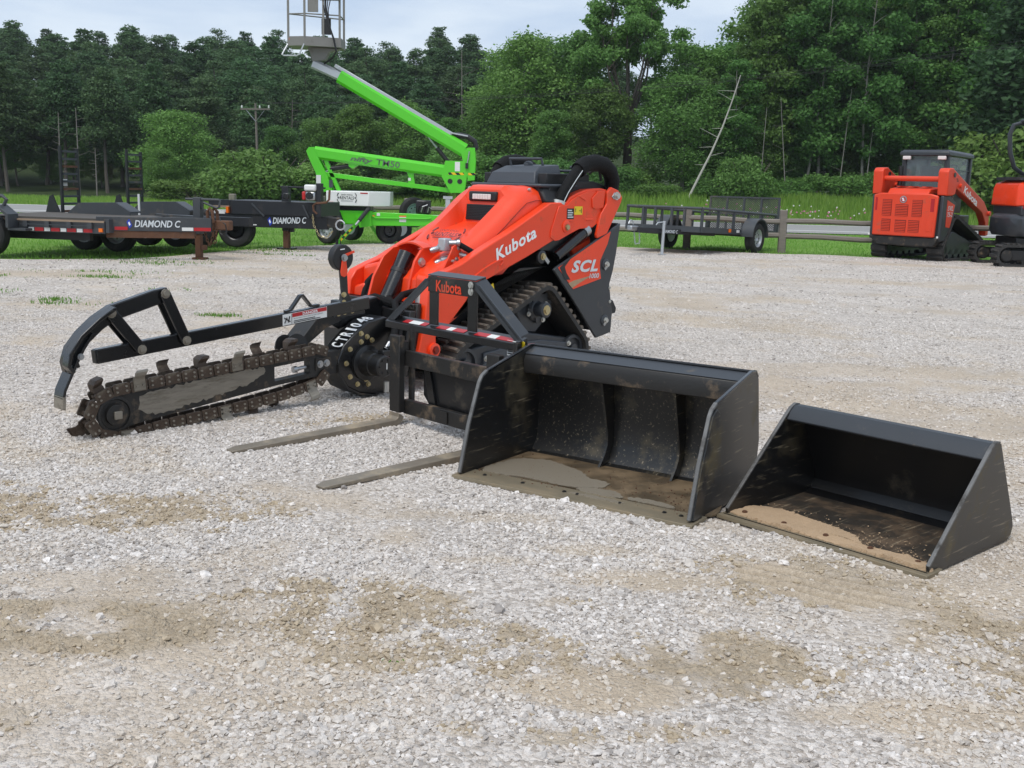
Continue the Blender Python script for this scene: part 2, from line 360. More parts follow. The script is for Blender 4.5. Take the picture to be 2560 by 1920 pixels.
# ------------------------------------------------------------------ surface materials
def ground_mat(name):
    m = bpy.data.materials.new(name); m.use_nodes = True; t = m.node_tree; t.nodes.clear(); l = t.links.new
    o = N(t, 'ShaderNodeOutputMaterial'); p = N(t, 'ShaderNodeBsdfPrincipled'); l(p.outputs[0], o.inputs[0])
    g = N(t, 'ShaderNodeTexCoord'); at = N(t, 'ShaderNodeAttribute', attribute_name='sand'); at2 = N(t, 'ShaderNodeAttribute', attribute_name='damp_shade')
    v1 = N(t, 'ShaderNodeTexVoronoi', i_Scale=62.0); l(g.outputs['Object'], v1.inputs['Vector'])
    v2 = N(t, 'ShaderNodeTexVoronoi', i_Scale=150.0); l(g.outputs['Object'], v2.inputs['Vector'])
    n1 = N(t, 'ShaderNodeTexNoise', i_Scale=1.3, i_Detail=8.0, i_Roughness=.65); l(g.outputs['Object'], n1.inputs['Vector'])
    n2 = N(t, 'ShaderNodeTexNoise', i_Scale=55.0, i_Detail=4.0, i_Roughness=.7); l(g.outputs['Object'], n2.inputs['Vector'])
    cs = N(t, 'ShaderNodeValToRGB'); e = cs.color_ramp.elements
    e[0].position = .1; e[0].color = (.40, .352, .308, 1); e[1].position = .95; e[1].color = (.69, .635, .585, 1); x_ = e.new(.5); x_.color = (.56, .505, .455, 1)
    sx = N(t, 'ShaderNodeSeparateColor'); l(v1.outputs['Color'], sx.inputs[0]); l(sx.outputs[0], cs.inputs[0])
    ca = N(t, 'ShaderNodeValToRGB'); e = ca.color_ramp.elements
    e[0].position = .3; e[0].color = (.40, .315, .225, 1); e[1].position = .7; e[1].color = (.60, .505, .395, 1)
    l(n2.outputs['Fac'], ca.inputs[0])
    # sand amount: attribute near the camera, noise drifts far away are in the same attribute
    ad = N(t, 'ShaderNodeMath', operation='MULTIPLY_ADD'); l(n2.outputs['Fac'], ad.inputs[0]); ad.inputs[1].default_value = .9; ad.inputs[2].default_value = -.45
    a2 = N(t, 'ShaderNodeMath', operation='ADD'); a2.use_clamp = True; l(at.outputs['Fac'], a2.inputs[0]); l(ad.outputs[0], a2.inputs[1])
    mx = N(t, 'ShaderNodeMix', data_type='RGBA'); l(a2.outputs[0], mx.inputs[0]); l(cs.outputs[0], mx.inputs[6]); l(ca.outputs[0], mx.inputs[7])
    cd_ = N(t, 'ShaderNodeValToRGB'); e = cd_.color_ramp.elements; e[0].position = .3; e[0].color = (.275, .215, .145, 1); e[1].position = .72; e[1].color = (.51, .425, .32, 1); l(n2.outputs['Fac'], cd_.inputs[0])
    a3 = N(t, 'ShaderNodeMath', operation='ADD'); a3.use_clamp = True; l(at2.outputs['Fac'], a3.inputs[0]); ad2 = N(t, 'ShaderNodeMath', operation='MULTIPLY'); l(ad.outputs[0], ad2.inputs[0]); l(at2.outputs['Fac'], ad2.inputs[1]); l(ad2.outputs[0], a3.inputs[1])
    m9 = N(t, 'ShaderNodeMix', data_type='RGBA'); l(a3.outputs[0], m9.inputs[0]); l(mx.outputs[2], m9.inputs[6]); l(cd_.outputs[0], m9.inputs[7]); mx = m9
    # broad tonal drift
    r1 = N(t, 'ShaderNodeMapRange'); r1.inputs[1].default_value = .3; r1.inputs[2].default_value = .7; r1.inputs[3].default_value = .84; r1.inputs[4].default_value = 1.1; l(n1.outputs['Fac'], r1.inputs[0])
    mu = N(t, 'ShaderNodeMix', data_type='RGBA', blend_type='MULTIPLY'); mu.inputs[0].default_value = 1; l(mx.outputs[2], mu.inputs[6]); l(r1.outputs[0], mu.inputs[7])
    l(mu.outputs[2], p.inputs['Base Color']); p.inputs['Roughness'].default_value = .95; p.inputs['Specular IOR Level'].default_value = .2
    ha = N(t, 'ShaderNodeMath', operation='MULTIPLY_ADD'); l(v2.outputs['Distance'], ha.inputs[0]); ha.inputs[1].default_value = .5; l(v1.outputs['Distance'], ha.inputs[2])
    b = N(t, 'ShaderNodeBump'); b.inputs['Strength'].default_value = .8; b.inputs['Distance'].default_value = .012; b.invert = True
    l(ha.outputs[0], b.inputs['Height']); l(b.outputs[0], p.inputs['Normal'])
    MT[name] = m
ground_mat('gravel')
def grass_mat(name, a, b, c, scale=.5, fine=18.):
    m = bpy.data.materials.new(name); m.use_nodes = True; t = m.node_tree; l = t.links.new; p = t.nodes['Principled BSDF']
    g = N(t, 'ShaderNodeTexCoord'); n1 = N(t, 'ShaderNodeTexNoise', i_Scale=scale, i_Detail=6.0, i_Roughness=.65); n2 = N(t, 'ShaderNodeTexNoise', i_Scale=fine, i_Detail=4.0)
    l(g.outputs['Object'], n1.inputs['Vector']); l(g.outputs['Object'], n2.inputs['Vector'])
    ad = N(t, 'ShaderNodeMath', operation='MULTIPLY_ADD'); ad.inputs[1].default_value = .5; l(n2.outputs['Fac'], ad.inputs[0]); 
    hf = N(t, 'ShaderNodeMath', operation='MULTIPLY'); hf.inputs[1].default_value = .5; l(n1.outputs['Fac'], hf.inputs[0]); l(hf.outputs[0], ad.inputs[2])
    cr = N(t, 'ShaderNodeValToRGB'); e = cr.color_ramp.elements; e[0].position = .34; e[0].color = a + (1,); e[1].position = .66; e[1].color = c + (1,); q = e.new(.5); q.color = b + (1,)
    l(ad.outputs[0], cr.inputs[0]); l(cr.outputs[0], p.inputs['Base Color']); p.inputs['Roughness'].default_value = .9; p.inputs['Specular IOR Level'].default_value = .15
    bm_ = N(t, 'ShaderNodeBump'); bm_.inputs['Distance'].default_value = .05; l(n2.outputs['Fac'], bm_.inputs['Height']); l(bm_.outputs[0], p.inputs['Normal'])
    MT[name] = m
grass_mat('lawn', (.09, .185, .027), (.145, .27, .045), (.20, .32, .08))
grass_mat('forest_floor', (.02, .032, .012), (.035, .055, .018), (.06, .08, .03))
mat('asphalt', (.27, .265, .255), .9, var=.12, scale=2, dirt=(.20, .20, .195), dscale=.8, damt=.4, bump=.2, bscale=60)
mat('road_paint', (.72, .72, .70), .7, var=.1, dirt=(.4, .4, .38), dscale=3, damt=.3)
def leafmat(name, a, b, trans=.35, nscale=.9, attr='tint'):
    m = bpy.data.materials.new(name); m.use_nodes = True; t = m.node_tree; t.nodes.clear(); l = t.links.new
    o = N(t, 'ShaderNodeOutputMaterial'); d = N(t, 'ShaderNodeBsdfPrincipled'); tr = N(t, 'ShaderNodeBsdfTranslucent'); mx = N(t, 'ShaderNodeMixShader'); mx.inputs[0].default_value = trans
    at = N(t, 'ShaderNodeAttribute', attribute_name=attr); oi = N(t, 'ShaderNodeObjectInfo')
    cm = N(t, 'ShaderNodeMix', data_type='RGBA'); cm.inputs[6].default_value = a + (1,); cm.inputs[7].default_value = b + (1,); l(at.outputs['Fac'], cm.inputs[0])
    hs = N(t, 'ShaderNodeHueSaturation'); l(cm.outputs[2], hs.inputs['Color'])
    r1 = N(t, 'ShaderNodeMapRange'); r1.inputs[3].default_value = .488; r1.inputs[4].default_value = .522; l(oi.outputs['Random'], r1.inputs[0]); l(r1.outputs[0], hs.inputs['Hue'])
    m3 = N(t, 'ShaderNodeMath', operation='MULTIPLY'); m3.inputs[1].default_value = 7.31; fr = N(t, 'ShaderNodeMath', operation='FRACT'); l(oi.outputs['Random'], m3.inputs[0]); l(m3.outputs[0], fr.inputs[0])
    r2 = N(t, 'ShaderNodeMapRange'); r2.inputs[3].default_value = .8; r2.inputs[4].default_value = 1.2; l(fr.outputs[0], r2.inputs[0]); l(r2.outputs[0], hs.inputs['Value'])
    l(hs.outputs[0], d.inputs['Base Color']); l(hs.outputs[0], tr.inputs['Color']); d.inputs['Roughness'].default_value = .6; d.inputs['Specular IOR Level'].default_value = .25
    l(d.outputs[0], mx.inputs[1]); l(tr.outputs[0], mx.inputs[2]); l(mx.outputs[0], o.inputs[0]); MT[name] = m
leafmat('leaf', (.078, .158, .036), (.170, .310, .078), .42)
leafmat('leaf_light', (.095, .185, .036), (.20, .335, .082))
leafmat('needle', (.056, .108, .044), (.108, .188, .072), .35)
leafmat('meadow_blade', (.21, .40, .05), (.42, .60, .14), .5)
leafmat('lawn_blade', (.135, .28, .036), (.27, .44, .09), .45)
mat('bark', (.10, .085, .07), .95, var=.3, scale=3, bump=.4, stretch=(3, 3, .5))
mat('bark_pale', (.22, .21, .185), .9, var=.3, scale=2.5, dirt=(.12, .11, .09), dscale=4, damt=.35)
mat('bark_birch', (.42, .40, .36), .9, var=.25, scale=2.5, dirt=(.15, .14, .12), dscale=4, damt=.25)
mat('bark_dead', (.20, .18, .16), .9, var=.25, scale=3)
# ------------------------------------------------------------------ terrain, yard, road
def sheet(name, xs, ys, zf, m, attr=None):
    X, Y = np.meshgrid(xs, ys); Z = zf(X, Y); n, k = X.shape
    co = np.stack([X, Y, Z], -1).reshape(-1, 3); i = np.arange(n * k).reshape(n, k)
    f = np.stack([i[:-1, :-1], i[:-1, 1:], i[1:, 1:], i[1:, :-1]], -1).reshape(-1, 4)
    return arr_mesh(name, co, f, m, attr, smooth=True)
def arr_mesh(name, co, f, m, attr=None, smooth=False, obj=True):
    me = bpy.data.meshes.new(name); nv, nf, k = len(co), len(f), f.shape[1]
    me.vertices.add(nv); me.vertices.foreach_set('co', np.asarray(co, np.float32).ravel())
    me.loops.add(nf * k); me.loops.foreach_set('vertex_index', f.astype(np.int32).ravel())
    me.polygons.add(nf); me.polygons.foreach_set('loop_start', np.arange(0, nf * k, k, dtype=np.int32))
    if smooth: me.polygons.foreach_set('use_smooth', np.ones(nf, bool))
    me.update(calc_edges=True); me.validate()
    if attr is not None:
        a = me.attributes.new(attr[0], 'FLOAT', 'POINT'); a.data.foreach_set('value', np.asarray(attr[1], np.float32).ravel())
    me.materials.append(MT[m])
    if not obj: return me
    o = bpy.data.objects.new(name, me); col.objects.link(o); return o
xs = np.concatenate([np.linspace(-400, -70, 8), np.linspace(-60, 60, 61), np.linspace(70, 400, 8)])
ys = np.concatenate([np.linspace(-60, 10, 6), np.linspace(14, 140, 85), np.linspace(150, 700, 10)])
land = struct(sheet('grass_ground', xs, ys, lambda x, y: hill(x, y), 'lawn'))
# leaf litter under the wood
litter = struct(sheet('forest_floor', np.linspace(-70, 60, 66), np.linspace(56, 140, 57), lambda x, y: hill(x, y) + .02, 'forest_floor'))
# gravel yard: fine near the camera, coarse beyond; follows the irregular grass edge
def yard(name, xs, ys):
    X, Y = np.meshgrid(xs, ys); E = edge_y(xs)[None, :]
    Y = np.minimum(Y, E + np.zeros_like(Y))
    Z = gz(X, Y); s = sand_mask(X, Y); n, k = X.shape
    i = np.arange(n * k).reshape(n, k); f = np.stack([i[:-1, :-1], i[:-1, 1:], i[1:, 1:], i[1:, :-1]], -1).reshape(-1, 4)
    co = np.stack([X, Y, Z], -1).reshape(-1, 3)
    keep = np.abs(co[f[:, 0], 1] - co[f[:, 2], 1]) > 1e-4; f = f[keep]
    o = struct(arr_mesh(name, co, f, 'gravel', ('sand', s), smooth=True))
    a = o.data.attributes.new('damp_shade', 'FLOAT', 'POINT'); a.data.foreach_set('value', damp_shade_mask(X, Y).astype(np.float32).ravel()); return o
yard('gravel_yard', np.concatenate([np.linspace(-30, -5.2, 60), np.linspace(-5, -3.05, 60), np.linspace(-3, 3, 481), np.linspace(3.05, 5, 60), np.linspace(5.2, 30, 60)]),
     np.concatenate([np.linspace(-12, 1.9, 12), np.linspace(2, 5, 241), np.linspace(5.03, 10, 160), np.linspace(10.1, 26, 130)]))
road = B().grid([[(x, y, z) for x in (-300, -100, 0, 100, 300)] for y, z in ((36.4, .0), (36.6, .03), (40.3, .09), (44.0, .03), (44.3, .0))]).put('road', 'asphalt', None, smooth=0); struct(road)
for y, m in ((37.3, 'road_paint'), (43.3, 'road_paint')):
    zz = .03 + (y - 36.6) / 3.7 * .06 if y < 40 else .03 + (44 - y) / 3.7 * .06
    struct(B().box(-300, 300, y - .07, y + .07, zz - .02, zz + .006).put('road_marking', m, None, smooth=0))
# ------------------------------------------------------------------ loose crushed stone, instanced on scattered points
def scatter(n, y0, y1, xw, dens_pow, smin, smax, big=.06):
    y = np.sqrt(rng.random(n) * (y1 ** 2 - y0 ** 2) + y0 ** 2); x = (rng.random(n) * 2 - 1) * (y * xw + .25)
    s = sand_mask(x, y); t, _, _ = tread_mask(x, y)
    keep = rng.random(n) < (1 - .66 * s) * (1 - .85 * t) * np.clip(fbm(x, y, 1.6, 9.) * 2.4 - .55, .12, 1)
    x, y, s = x[keep], y[keep], s[keep]
    sz = smin + (smax - smin) * rng.random(len(x)) ** 2.2; bg_ = rng.random(len(x)) < big; sz = np.where(bg_, sz * 1.55, sz)
    return x, y, s, sz
parts = [scatter(5200, 2.25, 7.5, .49, 1, .008, .0165, .06), scatter(220000, 2.25, 6.2, .49, 1, .0026, .0098, .04), scatter(170000, 6.2, 12.5, .49, 1, .0042, .0095, .04), scatter(40000, 12.5, 24, .49, 1, .008, .015, .03)]
px, py, ps, pz = [np.concatenate(a) for a in zip(*parts)]
# keep stones out of the things standing on the yard
def inside_obb(x, y, ox, oy, ang, x0, x1, y0, y1):
    c, s = math.cos(R(ang)), math.sin(R(ang)); dx, dy = x - ox, y - oy; u = dx * c + dy * s; v = -dx * s + dy * c
    return (u > x0) & (u < x1) & (v > y0) & (v < y1)
drop = inside_obb(px, py, .273, 4.742, 236.2, -.62, .02, -.63, .63) | inside_obb(px, py, 1.264, 4.199, 222.4, -.70, .01, -.48, .48) | (py > edge_y(px) - .1)
px, py, ps, pz = px[~drop], py[~drop], ps[~drop], pz[~drop]
me = bpy.data.meshes.new('gravel_points'); me.vertices.add(len(px))
me.vertices.foreach_set('co', np.stack([px, py, gz(px, py) + pz * .18], -1).astype(np.float32).ravel())
def pattr(n, typ, v):
    a = me.attributes.new(n, typ, 'POINT'); a.data.foreach_set('vector' if typ == 'FLOAT_VECTOR' else 'value', np.asarray(v, np.int32 if typ == 'INT' else np.float32).ravel())
pattr('rot', 'FLOAT_VECTOR', np.stack([(rng.random(len(px)) - .5) * .9, (rng.random(len(px)) - .5) * .9, rng.random(len(px)) * 6.28], -1))
pattr('size', 'FLOAT_VECTOR', np.stack([pz * (1 + .5 * rng.random(len(px))), pz, pz * (.5 + .4 * rng.random(len(px)))], -1))
pattr('kind', 'INT', rng.integers(0, 5, len(px))); pattr('tint', 'FLOAT', np.clip(rng.normal(.5, .24, len(px)), 0, 1)); dm = damp_shade_mask(px, py); pattr('damp_shade', 'FLOAT', (rng.random(len(px)) < np.minimum(dm * 1.1, .7)) * 1.)
pattr('dust', 'FLOAT', np.clip(ps * .9 + rng.normal(0, .16, len(px)), 0, 1))
m = bpy.data.materials.new('crushed_stone'); m.use_nodes = True; t = m.node_tree; l = t.links.new; p = t.nodes['Principled BSDF']; p.inputs['Roughness'].default_value = .9; p.inputs['Specular IOR Level'].default_value = .25
a1 = N(t, 'ShaderNodeAttribute', attribute_type='INSTANCER', attribute_name='tint'); a2 = N(t, 'ShaderNodeAttribute', attribute_type='INSTANCER', attribute_name='dust')
cr = N(t, 'ShaderNodeValToRGB'); e = cr.color_ramp.elements; e[0].color = (.30, .27, .248, 1); e[1].color = (.77, .725, .69, 1); q = e.new(.35); q.color = (.50, .462, .428, 1); q = e.new(.7); q.color = (.62, .575, .535, 1)
mx = N(t, 'ShaderNodeMix', data_type='RGBA'); l(a1.outputs['Fac'], cr.inputs[0]); l(cr.outputs[0], mx.inputs[6]); mx.inputs[7].default_value = (.54, .46, .36, 1)
a6 = N(t, 'ShaderNodeAttribute', attribute_type='INSTANCER', attribute_name='damp_shade'); m6 = N(t, 'ShaderNodeMix', data_type='RGBA'); m6.inputs[7].default_value = (.41, .335, .24, 1); l(a6.outputs['Fac'], m6.inputs[0]); l(mx.outputs[2], m6.inputs[6])
ml = N(t, 'ShaderNodeMath', operation='MULTIPLY'); ml.inputs[1].default_value = .7; l(a2.outputs['Fac'], ml.inputs[0]); l(ml.outputs[0], mx.inputs[0])
gg = N(t, 'ShaderNodeTexCoord'); n4 = N(t, 'ShaderNodeTexNoise', i_Scale=1.6, i_Detail=5.0); l(gg.outputs['Object'], n4.inputs['Vector'])
r4 = N(t, 'ShaderNodeMapRange'); r4.inputs[1].default_value = .3; r4.inputs[2].default_value = .7; r4.inputs[3].default_value = .8; r4.inputs[4].default_value = 1.15; l(n4.outputs['Fac'], r4.inputs[0])
m5 = N(t, 'ShaderNodeMix', data_type='RGBA', blend_type='MULTIPLY'); m5.inputs[0].default_value = 1; l(m6.outputs[2], m5.inputs[6]); l(r4.outputs[0], m5.inputs[7]); l(m5.outputs[2], p.inputs['Base Color'])
MT['crushed_stone'] = m; me.materials.append(m)
go = bpy.data.objects.new('crushed_stone', me); col.objects.link(go)
stuff(go, 'loose white crushed limestone strewn over the yard', 'gravel')
ng = bpy.data.node_groups.new('stones', 'GeometryNodeTree'); ng.interface.new_socket('Geometry', in_out='INPUT', socket_type='NodeSocketGeometry'); ng.interface.new_socket('Geometry', in_out='OUTPUT', socket_type='NodeSocketGeometry')
gi = N(ng, 'NodeGroupInput'); gout = N(ng, 'NodeGroupOutput'); l = ng.links.new; jn = N(ng, 'GeometryNodeGeometryToInstance')
for k in range(5):
    ic = N(ng, 'GeometryNodeMeshIcoSphere'); ic.inputs['Radius'].default_value = 1.0; ic.inputs['Subdivisions'].default_value = 2 if k < 2 else 1
    sp = N(ng, 'GeometryNodeSetPosition'); tx = N(ng, 'ShaderNodeTexNoise', noise_dimensions='4D'); tx.inputs['W'].default_value = k * 5.3; tx.inputs['Scale'].default_value = 1.1; tx.inputs['Detail'].default_value = 1
    vs = N(ng, 'ShaderNodeVectorMath', operation='SUBTRACT'); vs.inputs[1].default_value = (.5, .5, .5); vm = N(ng, 'ShaderNodeVectorMath', operation='SCALE'); vm.inputs['Scale'].default_value = 2.0
    l(tx.outputs['Color'], vs.inputs[0]); l(vs.outputs[0], vm.inputs[0]); l(ic.outputs[0], sp.inputs['Geometry']); l(vm.outputs[0], sp.inputs['Offset'])
    smn = N(ng, 'GeometryNodeSetMaterial'); smn.inputs['Material'].default_value = m; l(sp.outputs[0], smn.inputs[0])
    sf = N(ng, 'GeometryNodeSetShadeSmooth'); sf.inputs['Shade Smooth'].default_value = False; l(smn.outputs[0], sf.inputs[0])
    l(sf.outputs[0], jn.inputs[0])
ip = N(ng, 'GeometryNodeInstanceOnPoints'); ip.inputs['Pick Instance'].default_value = True
def named(n, ty):
    a = N(ng, 'GeometryNodeInputNamedAttribute', data_type=ty); a.inputs[0].default_value = n; return a
er = N(ng, 'FunctionNodeEulerToRotation'); l(named('rot', 'FLOAT_VECTOR').outputs[0], er.inputs[0])
mp_ = N(ng, 'GeometryNodeMeshToPoints'); l(gi.outputs[0], mp_.inputs[0])
l(mp_.outputs[0], ip.inputs['Points']); l(jn.outputs[0], ip.inputs['Instance']); l(named('kind', 'INT').outputs[0], ip.inputs['Instance Index']); l(er.outputs[0], ip.inputs['Rotation']); l(named('size', 'FLOAT_VECTOR').outputs[0], ip.inputs['Scale'])
l(ip.outputs[0], gout.inputs[0])
md = go.modifiers.new('stones', 'NODES'); md.node_group = ng
# ------------------------------------------------------------------ grass blades (stuff nobody could count)
def blades(name, x, y, z, h, wd, m, label, lean=.35):
    n = len(x); a = rng.random(n) * 2 * PI; le = (rng.random(n) * lean) * h; la = rng.random(n) * 2 * PI
    dx, dy = np.cos(a) * wd, np.sin(a) * wd
    b = np.stack([x, y, z], -1); w0 = np.stack([dx, dy, 0 * dx], -1)
    mid = b + np.stack([np.cos(la) * le * .35, np.sin(la) * le * .35, h * .6], -1); top = b + np.stack([np.cos(la) * le, np.sin(la) * le, h], -1)
    co = np.concatenate([b - w0, b + w0, mid - w0 * .7, mid + w0 * .7, top], 0)
    i = np.arange(n); f = np.concatenate([np.stack([i, i + n, i + 3 * n], -1), np.stack([i, i + 3 * n, i + 2 * n], -1), np.stack([i + 2 * n, i + 3 * n, i + 4 * n], -1)])
    ti = np.tile(np.clip(rng.normal(.5, .25, n), 0, 1), 5)
    return stuff(arr_mesh(name, co, f, m, ('tint', ti)), label, 'grass')
n = 95000; x = rng.uniform(-30, 30, n); y = rng.uniform(44.8, 55, n) ; d = fbm(x, y, .5, 3.); k = (rng.random(n) < d * 1.2) & (x > -33)
x, y, d = x[k], y[k], d[k]; hh = np.where(x > -3, .26 + .42 * d * rng.random(len(x)) + .12 * d, .10 + .25 * d * rng.random(len(x))) * sm01(44.2, 46.5, y) + .06
blades('meadow_grass', x, y, hill(x, y), hh, .022, 'meadow_blade', 'tall bright green meadow grass beyond the road')
n = 70000; x = rng.uniform(-17, 17, n); y = rng.uniform(16, 36.3, n); k = y > edge_y(x) - .15 * rng.random(n); k &= np.abs(x) < y * .52 + 1
x, y = x[k], y[k]; e = y - edge_y(x); hh = .03 + .04 * rng.random(len(x)) + .07 * np.exp(-np.maximum(e, 0) / .5) * rng.random(len(x)) * (fbm(x, y, .8, 6.) > .5)
blades('lawn_grass', x, y, x * 0 - .03, hh, .008, 'lawn_blade', 'short mown grass between the gravel yard and the road', .5)
# weeds creeping into the gravel on the left and under the trailers
cl = [(-7.2, 14.3, .5, .2), (-6.3, 12.6, .45, .18), (-6.2, 15.4, .8, .25), (-5.6, 14.6, .35, .12), (-4.3, 13.2, .35, .1), (-5.4, 17.2, .8, .25), (-6.6, 18.0, 1.2, .35), (-4.6, 19.9, .5, .2), (-3.7, 19.6, .2, .1), (-4.9, 20.9, 1., .4), (-2.6, 16.6, .25, .1), (-4.8, 11.6, .3, .1), (-5.2, 11.9, .4, .12), (-2.9, 19.2, .3, .12), (-3.0, 10.9, .2, .06), (-.29, 2.99, .05, .02)]
x = np.concatenate([rng.normal(c[0], c[2] * .6, int(500 * c[2] + 40)) for c in cl]); y = np.concatenate([rng.normal(c[1], c[3] * .7, int(500 * c[2] + 40)) for c in cl])
k = fbm(x, y, 3., 5.) > .45; x, y = x[k], y[k]
blades('yard_weeds', x, y, gz(x, y), np.where(y < 4, .007, .015 + .03 * rng.random(len(x))), .006, 'lawn_blade', 'thin green weeds creeping into the gravel at the yard edge', .8)
# wild flowers in the meadow
x = np.concatenate([rng.normal(c, .9, 20) for c in (8.2, 9.8, 11.2, 12.6, 14)]); y = rng.uniform(45.2, 48.5, len(x)); z = hill(x, y) + .28 + .3 * rng.random(len(x)); s = .025 + .022 * rng.random(len(x))
co = np.concatenate([np.stack([x + a * s, y, z + b * s], -1) for a, b in ((-1, 0), (0, -1), (1, 0), (0, 1))] + [np.stack([x, y - .6 * s, z], -1), np.stack([x, y + .6 * s, z], -1)]); n = len(x); i = np.arange(n)
f = np.concatenate([np.stack([i + a * n, i + ((a + 1) % 4) * n, i + b * n], -1) for a in range(4) for b in (4, 5)])
MT['petal'] = None; leafmat('petal', (.75, .25, .42), (.85, .82, .80), .2)
stuff(arr_mesh('wild_flowers', co, f, 'petal', ('tint', np.tile((rng.random(n) > .5) * 1., 6))), 'pink and white wild flowers in the meadow grass', 'flowers')
# ------------------------------------------------------------------ trees
def leaf_cloud(blobs, n, size, m, name, up=.25, shell=.55, droop=0.):
    """many leaf-clump faces spread through a set of ellipsoid clumps (cx,cy,cz,rx,ry,rz)"""
    bl = np.array(blobs, float); wgt = bl[:, 3] * bl[:, 4] + bl[:, 3] * bl[:, 5]; wgt /= wgt.sum()
    k = rng.choice(len(bl), n, p=wgt); d = rng.normal(size=(n, 3)); d /= np.linalg.norm(d, axis=1)[:, None]
    d[:, 2] = np.where((d[:, 2] < 0) & (rng.random(n) < up), -d[:, 2], d[:, 2])
    r = (shell + (1 - shell) * rng.random(n)) ** .8 * (1 + .10 * rng.normal(size=n)); r = np.where(rng.random(n) < .08, r * 1.22, r)
    c = bl[k, :3] + d * r[:, None] * bl[k, 3:]
    nrm = d * .6 + rng.normal(size=(n, 3)) * .7 + [0, 0, .35]; nrm /= np.linalg.norm(nrm, axis=1)[:, None]
    u = np.cross(nrm, rng.normal(size=(n, 3))); u /= np.linalg.norm(u, axis=1)[:, None]; v = np.cross(nrm, u); v[:, 2] -= droop; 
    s = size * (.55 + .9 * rng.random(n))[:, None]; asp = (.4 + .35 * rng.random(n))[:, None]
    co = np.concatenate([c - u * s, c - v * s * asp, c + u * s, c + v * s * asp]); i = np.arange(n)
    f = np.stack([i, i + n, i + 2 * n, i + 3 * n], -1)
    tint = np.tile(np.clip(.5 + .22 * rng.normal(size=n), 0, 1), 4)
    return arr_mesh(name, co, f, m, ('tint', tint), obj=False)
def limb_mesh(h, r, fork, spread, m, name, nl=7, lean=(0, 0), seed=0, top=.95):
    q = random.Random(seed); b = B()
    path = [(lean[0] * t * h + .02 * h * math.sin(3 * t + seed), lean[1] * t * h + .015 * h * math.cos(4 * t + seed), t * h * top - .3 * (t == 0)) for t in (0, .2, .4, .6, .8, 1)]
    b.tube(path, r, 7, r2=r * .18)
    for k in range(nl):
        t = fork + (1 - fork) * (k + .3) / nl * .9; i = min(int(t * 5), 4); p0 = Vector(path[i]).lerp(Vector(path[i + 1]), t * 5 - i); a = k * 2.4 + q.random()
        ln = spread * (1.15 - t) * (.6 + .5 * q.random()) + .04 * h; e = p0 + Vector((math.cos(a) * ln, math.sin(a) * ln, ln * (.5 + .5 * q.random())))
        b.tube([p0, p0.lerp(e, .5) + Vector((0, 0, .06 * ln)), e], r * (.55 - .35 * t), 5, r2=r * .06)
    return b.mesh(name, m)
def crown_blobs(h, base, wd, n, seed, top=1., flat=.8):
    q = random.Random(seed); out = []
    for k in range(n):
        t = (k + .5) / n; z = base + (h - base) * t; env = math.sin(PI * min(1, .18 + .82 * (1 - t) ** .75 * 1.0 + .0)) if False else (1 - abs(2 * t - .85) ** 2 * .62)
        a = k * 2.399 + q.random(); rr = wd * env * (.35 + .55 * q.random()); s = wd * (.30 + .22 * q.random()) * (.75 + .35 * env)
        out.append((math.cos(a) * rr, math.sin(a) * rr, min(z, h - s * .6), s, s, s * flat))
    out.append((0, 0, h - wd * .28, wd * .3, wd * .3, wd * .34)); return out
# unit kinds: height 10 m
DEC = []
for s in range(5):
    wd = (3.0, 2.5, 2.1, 2.8, 2.3)[s]; DEC.append((limb_mesh(10, .16, .25, 2.4, 'bark' if s % 2 == 0 else 'bark_pale', 'trunk', 9, ((.02, 0), (-.03, .01), (.0, .02), (.03, 0), (0, 0))[s], s), leaf_cloud(crown_blobs(10, (2.2, 3.0, 3.6, 1.2, 2.0)[s], wd, 30, s), 24000, .088, 'leaf', 'crown', shell=.4)))
ASP = []   # slim pale-stemmed trees of the wood's edge, crowns high and open
for s in range(4):
    ASP.append((limb_mesh(10, .065, .4, 1.2, 'bark_pale', 'trunk', 9, ((.04, 0), (-.05, 0), (.015, 0), (-.02, .02))[s], 20 + s), leaf_cloud(crown_blobs(10, (2.0, 2.9, 1.6, 2.4)[s], 1.5, 24, 30 + s, flat=.7), 13000, .078, 'leaf', 'crown', shell=.3)))
def pine_blobs(h, base, wd, seed):
    q = random.Random(seed); out = []; z = base; k = 0
    while z < h - .35:
        t = (z - base) / (h - base); rad = wd * (.30 + .70 * (1 - t ** 2.2)) * (.75 + .35 * q.random()); nb = 5 if t < .75 else 4
        for j in range(nb):
            a = j * 2 * PI / nb + k * .8 + q.random() * .6; s = rad * (.40 + .22 * q.random()); k2 = .40 + .30 * q.random()
            out.append((math.cos(a) * rad * k2, math.sin(a) * rad * k2, z + .6 * q.random(), s, s, s * .62))
        z += (h - base) * .085 * (.8 + .4 * q.random()); k += 1
    out.append((0, 0, h - .45, .32 * wd, .32 * wd, .5)); return out
PIN = []
for s in range(4):
    PIN.append((limb_mesh(10, .14, .3, 1.0, 'bark', 'trunk', 10, (0, 0), 40 + s, .97), leaf_cloud(pine_blobs(10, (2.6, 3.4, 2.2, 4.2)[s], (1.9, 1.7, 2.1, 1.8)[s], 50 + s), 16000, .095, 'needle', 'crown', droop=.2, shell=.35)))
SHR = []
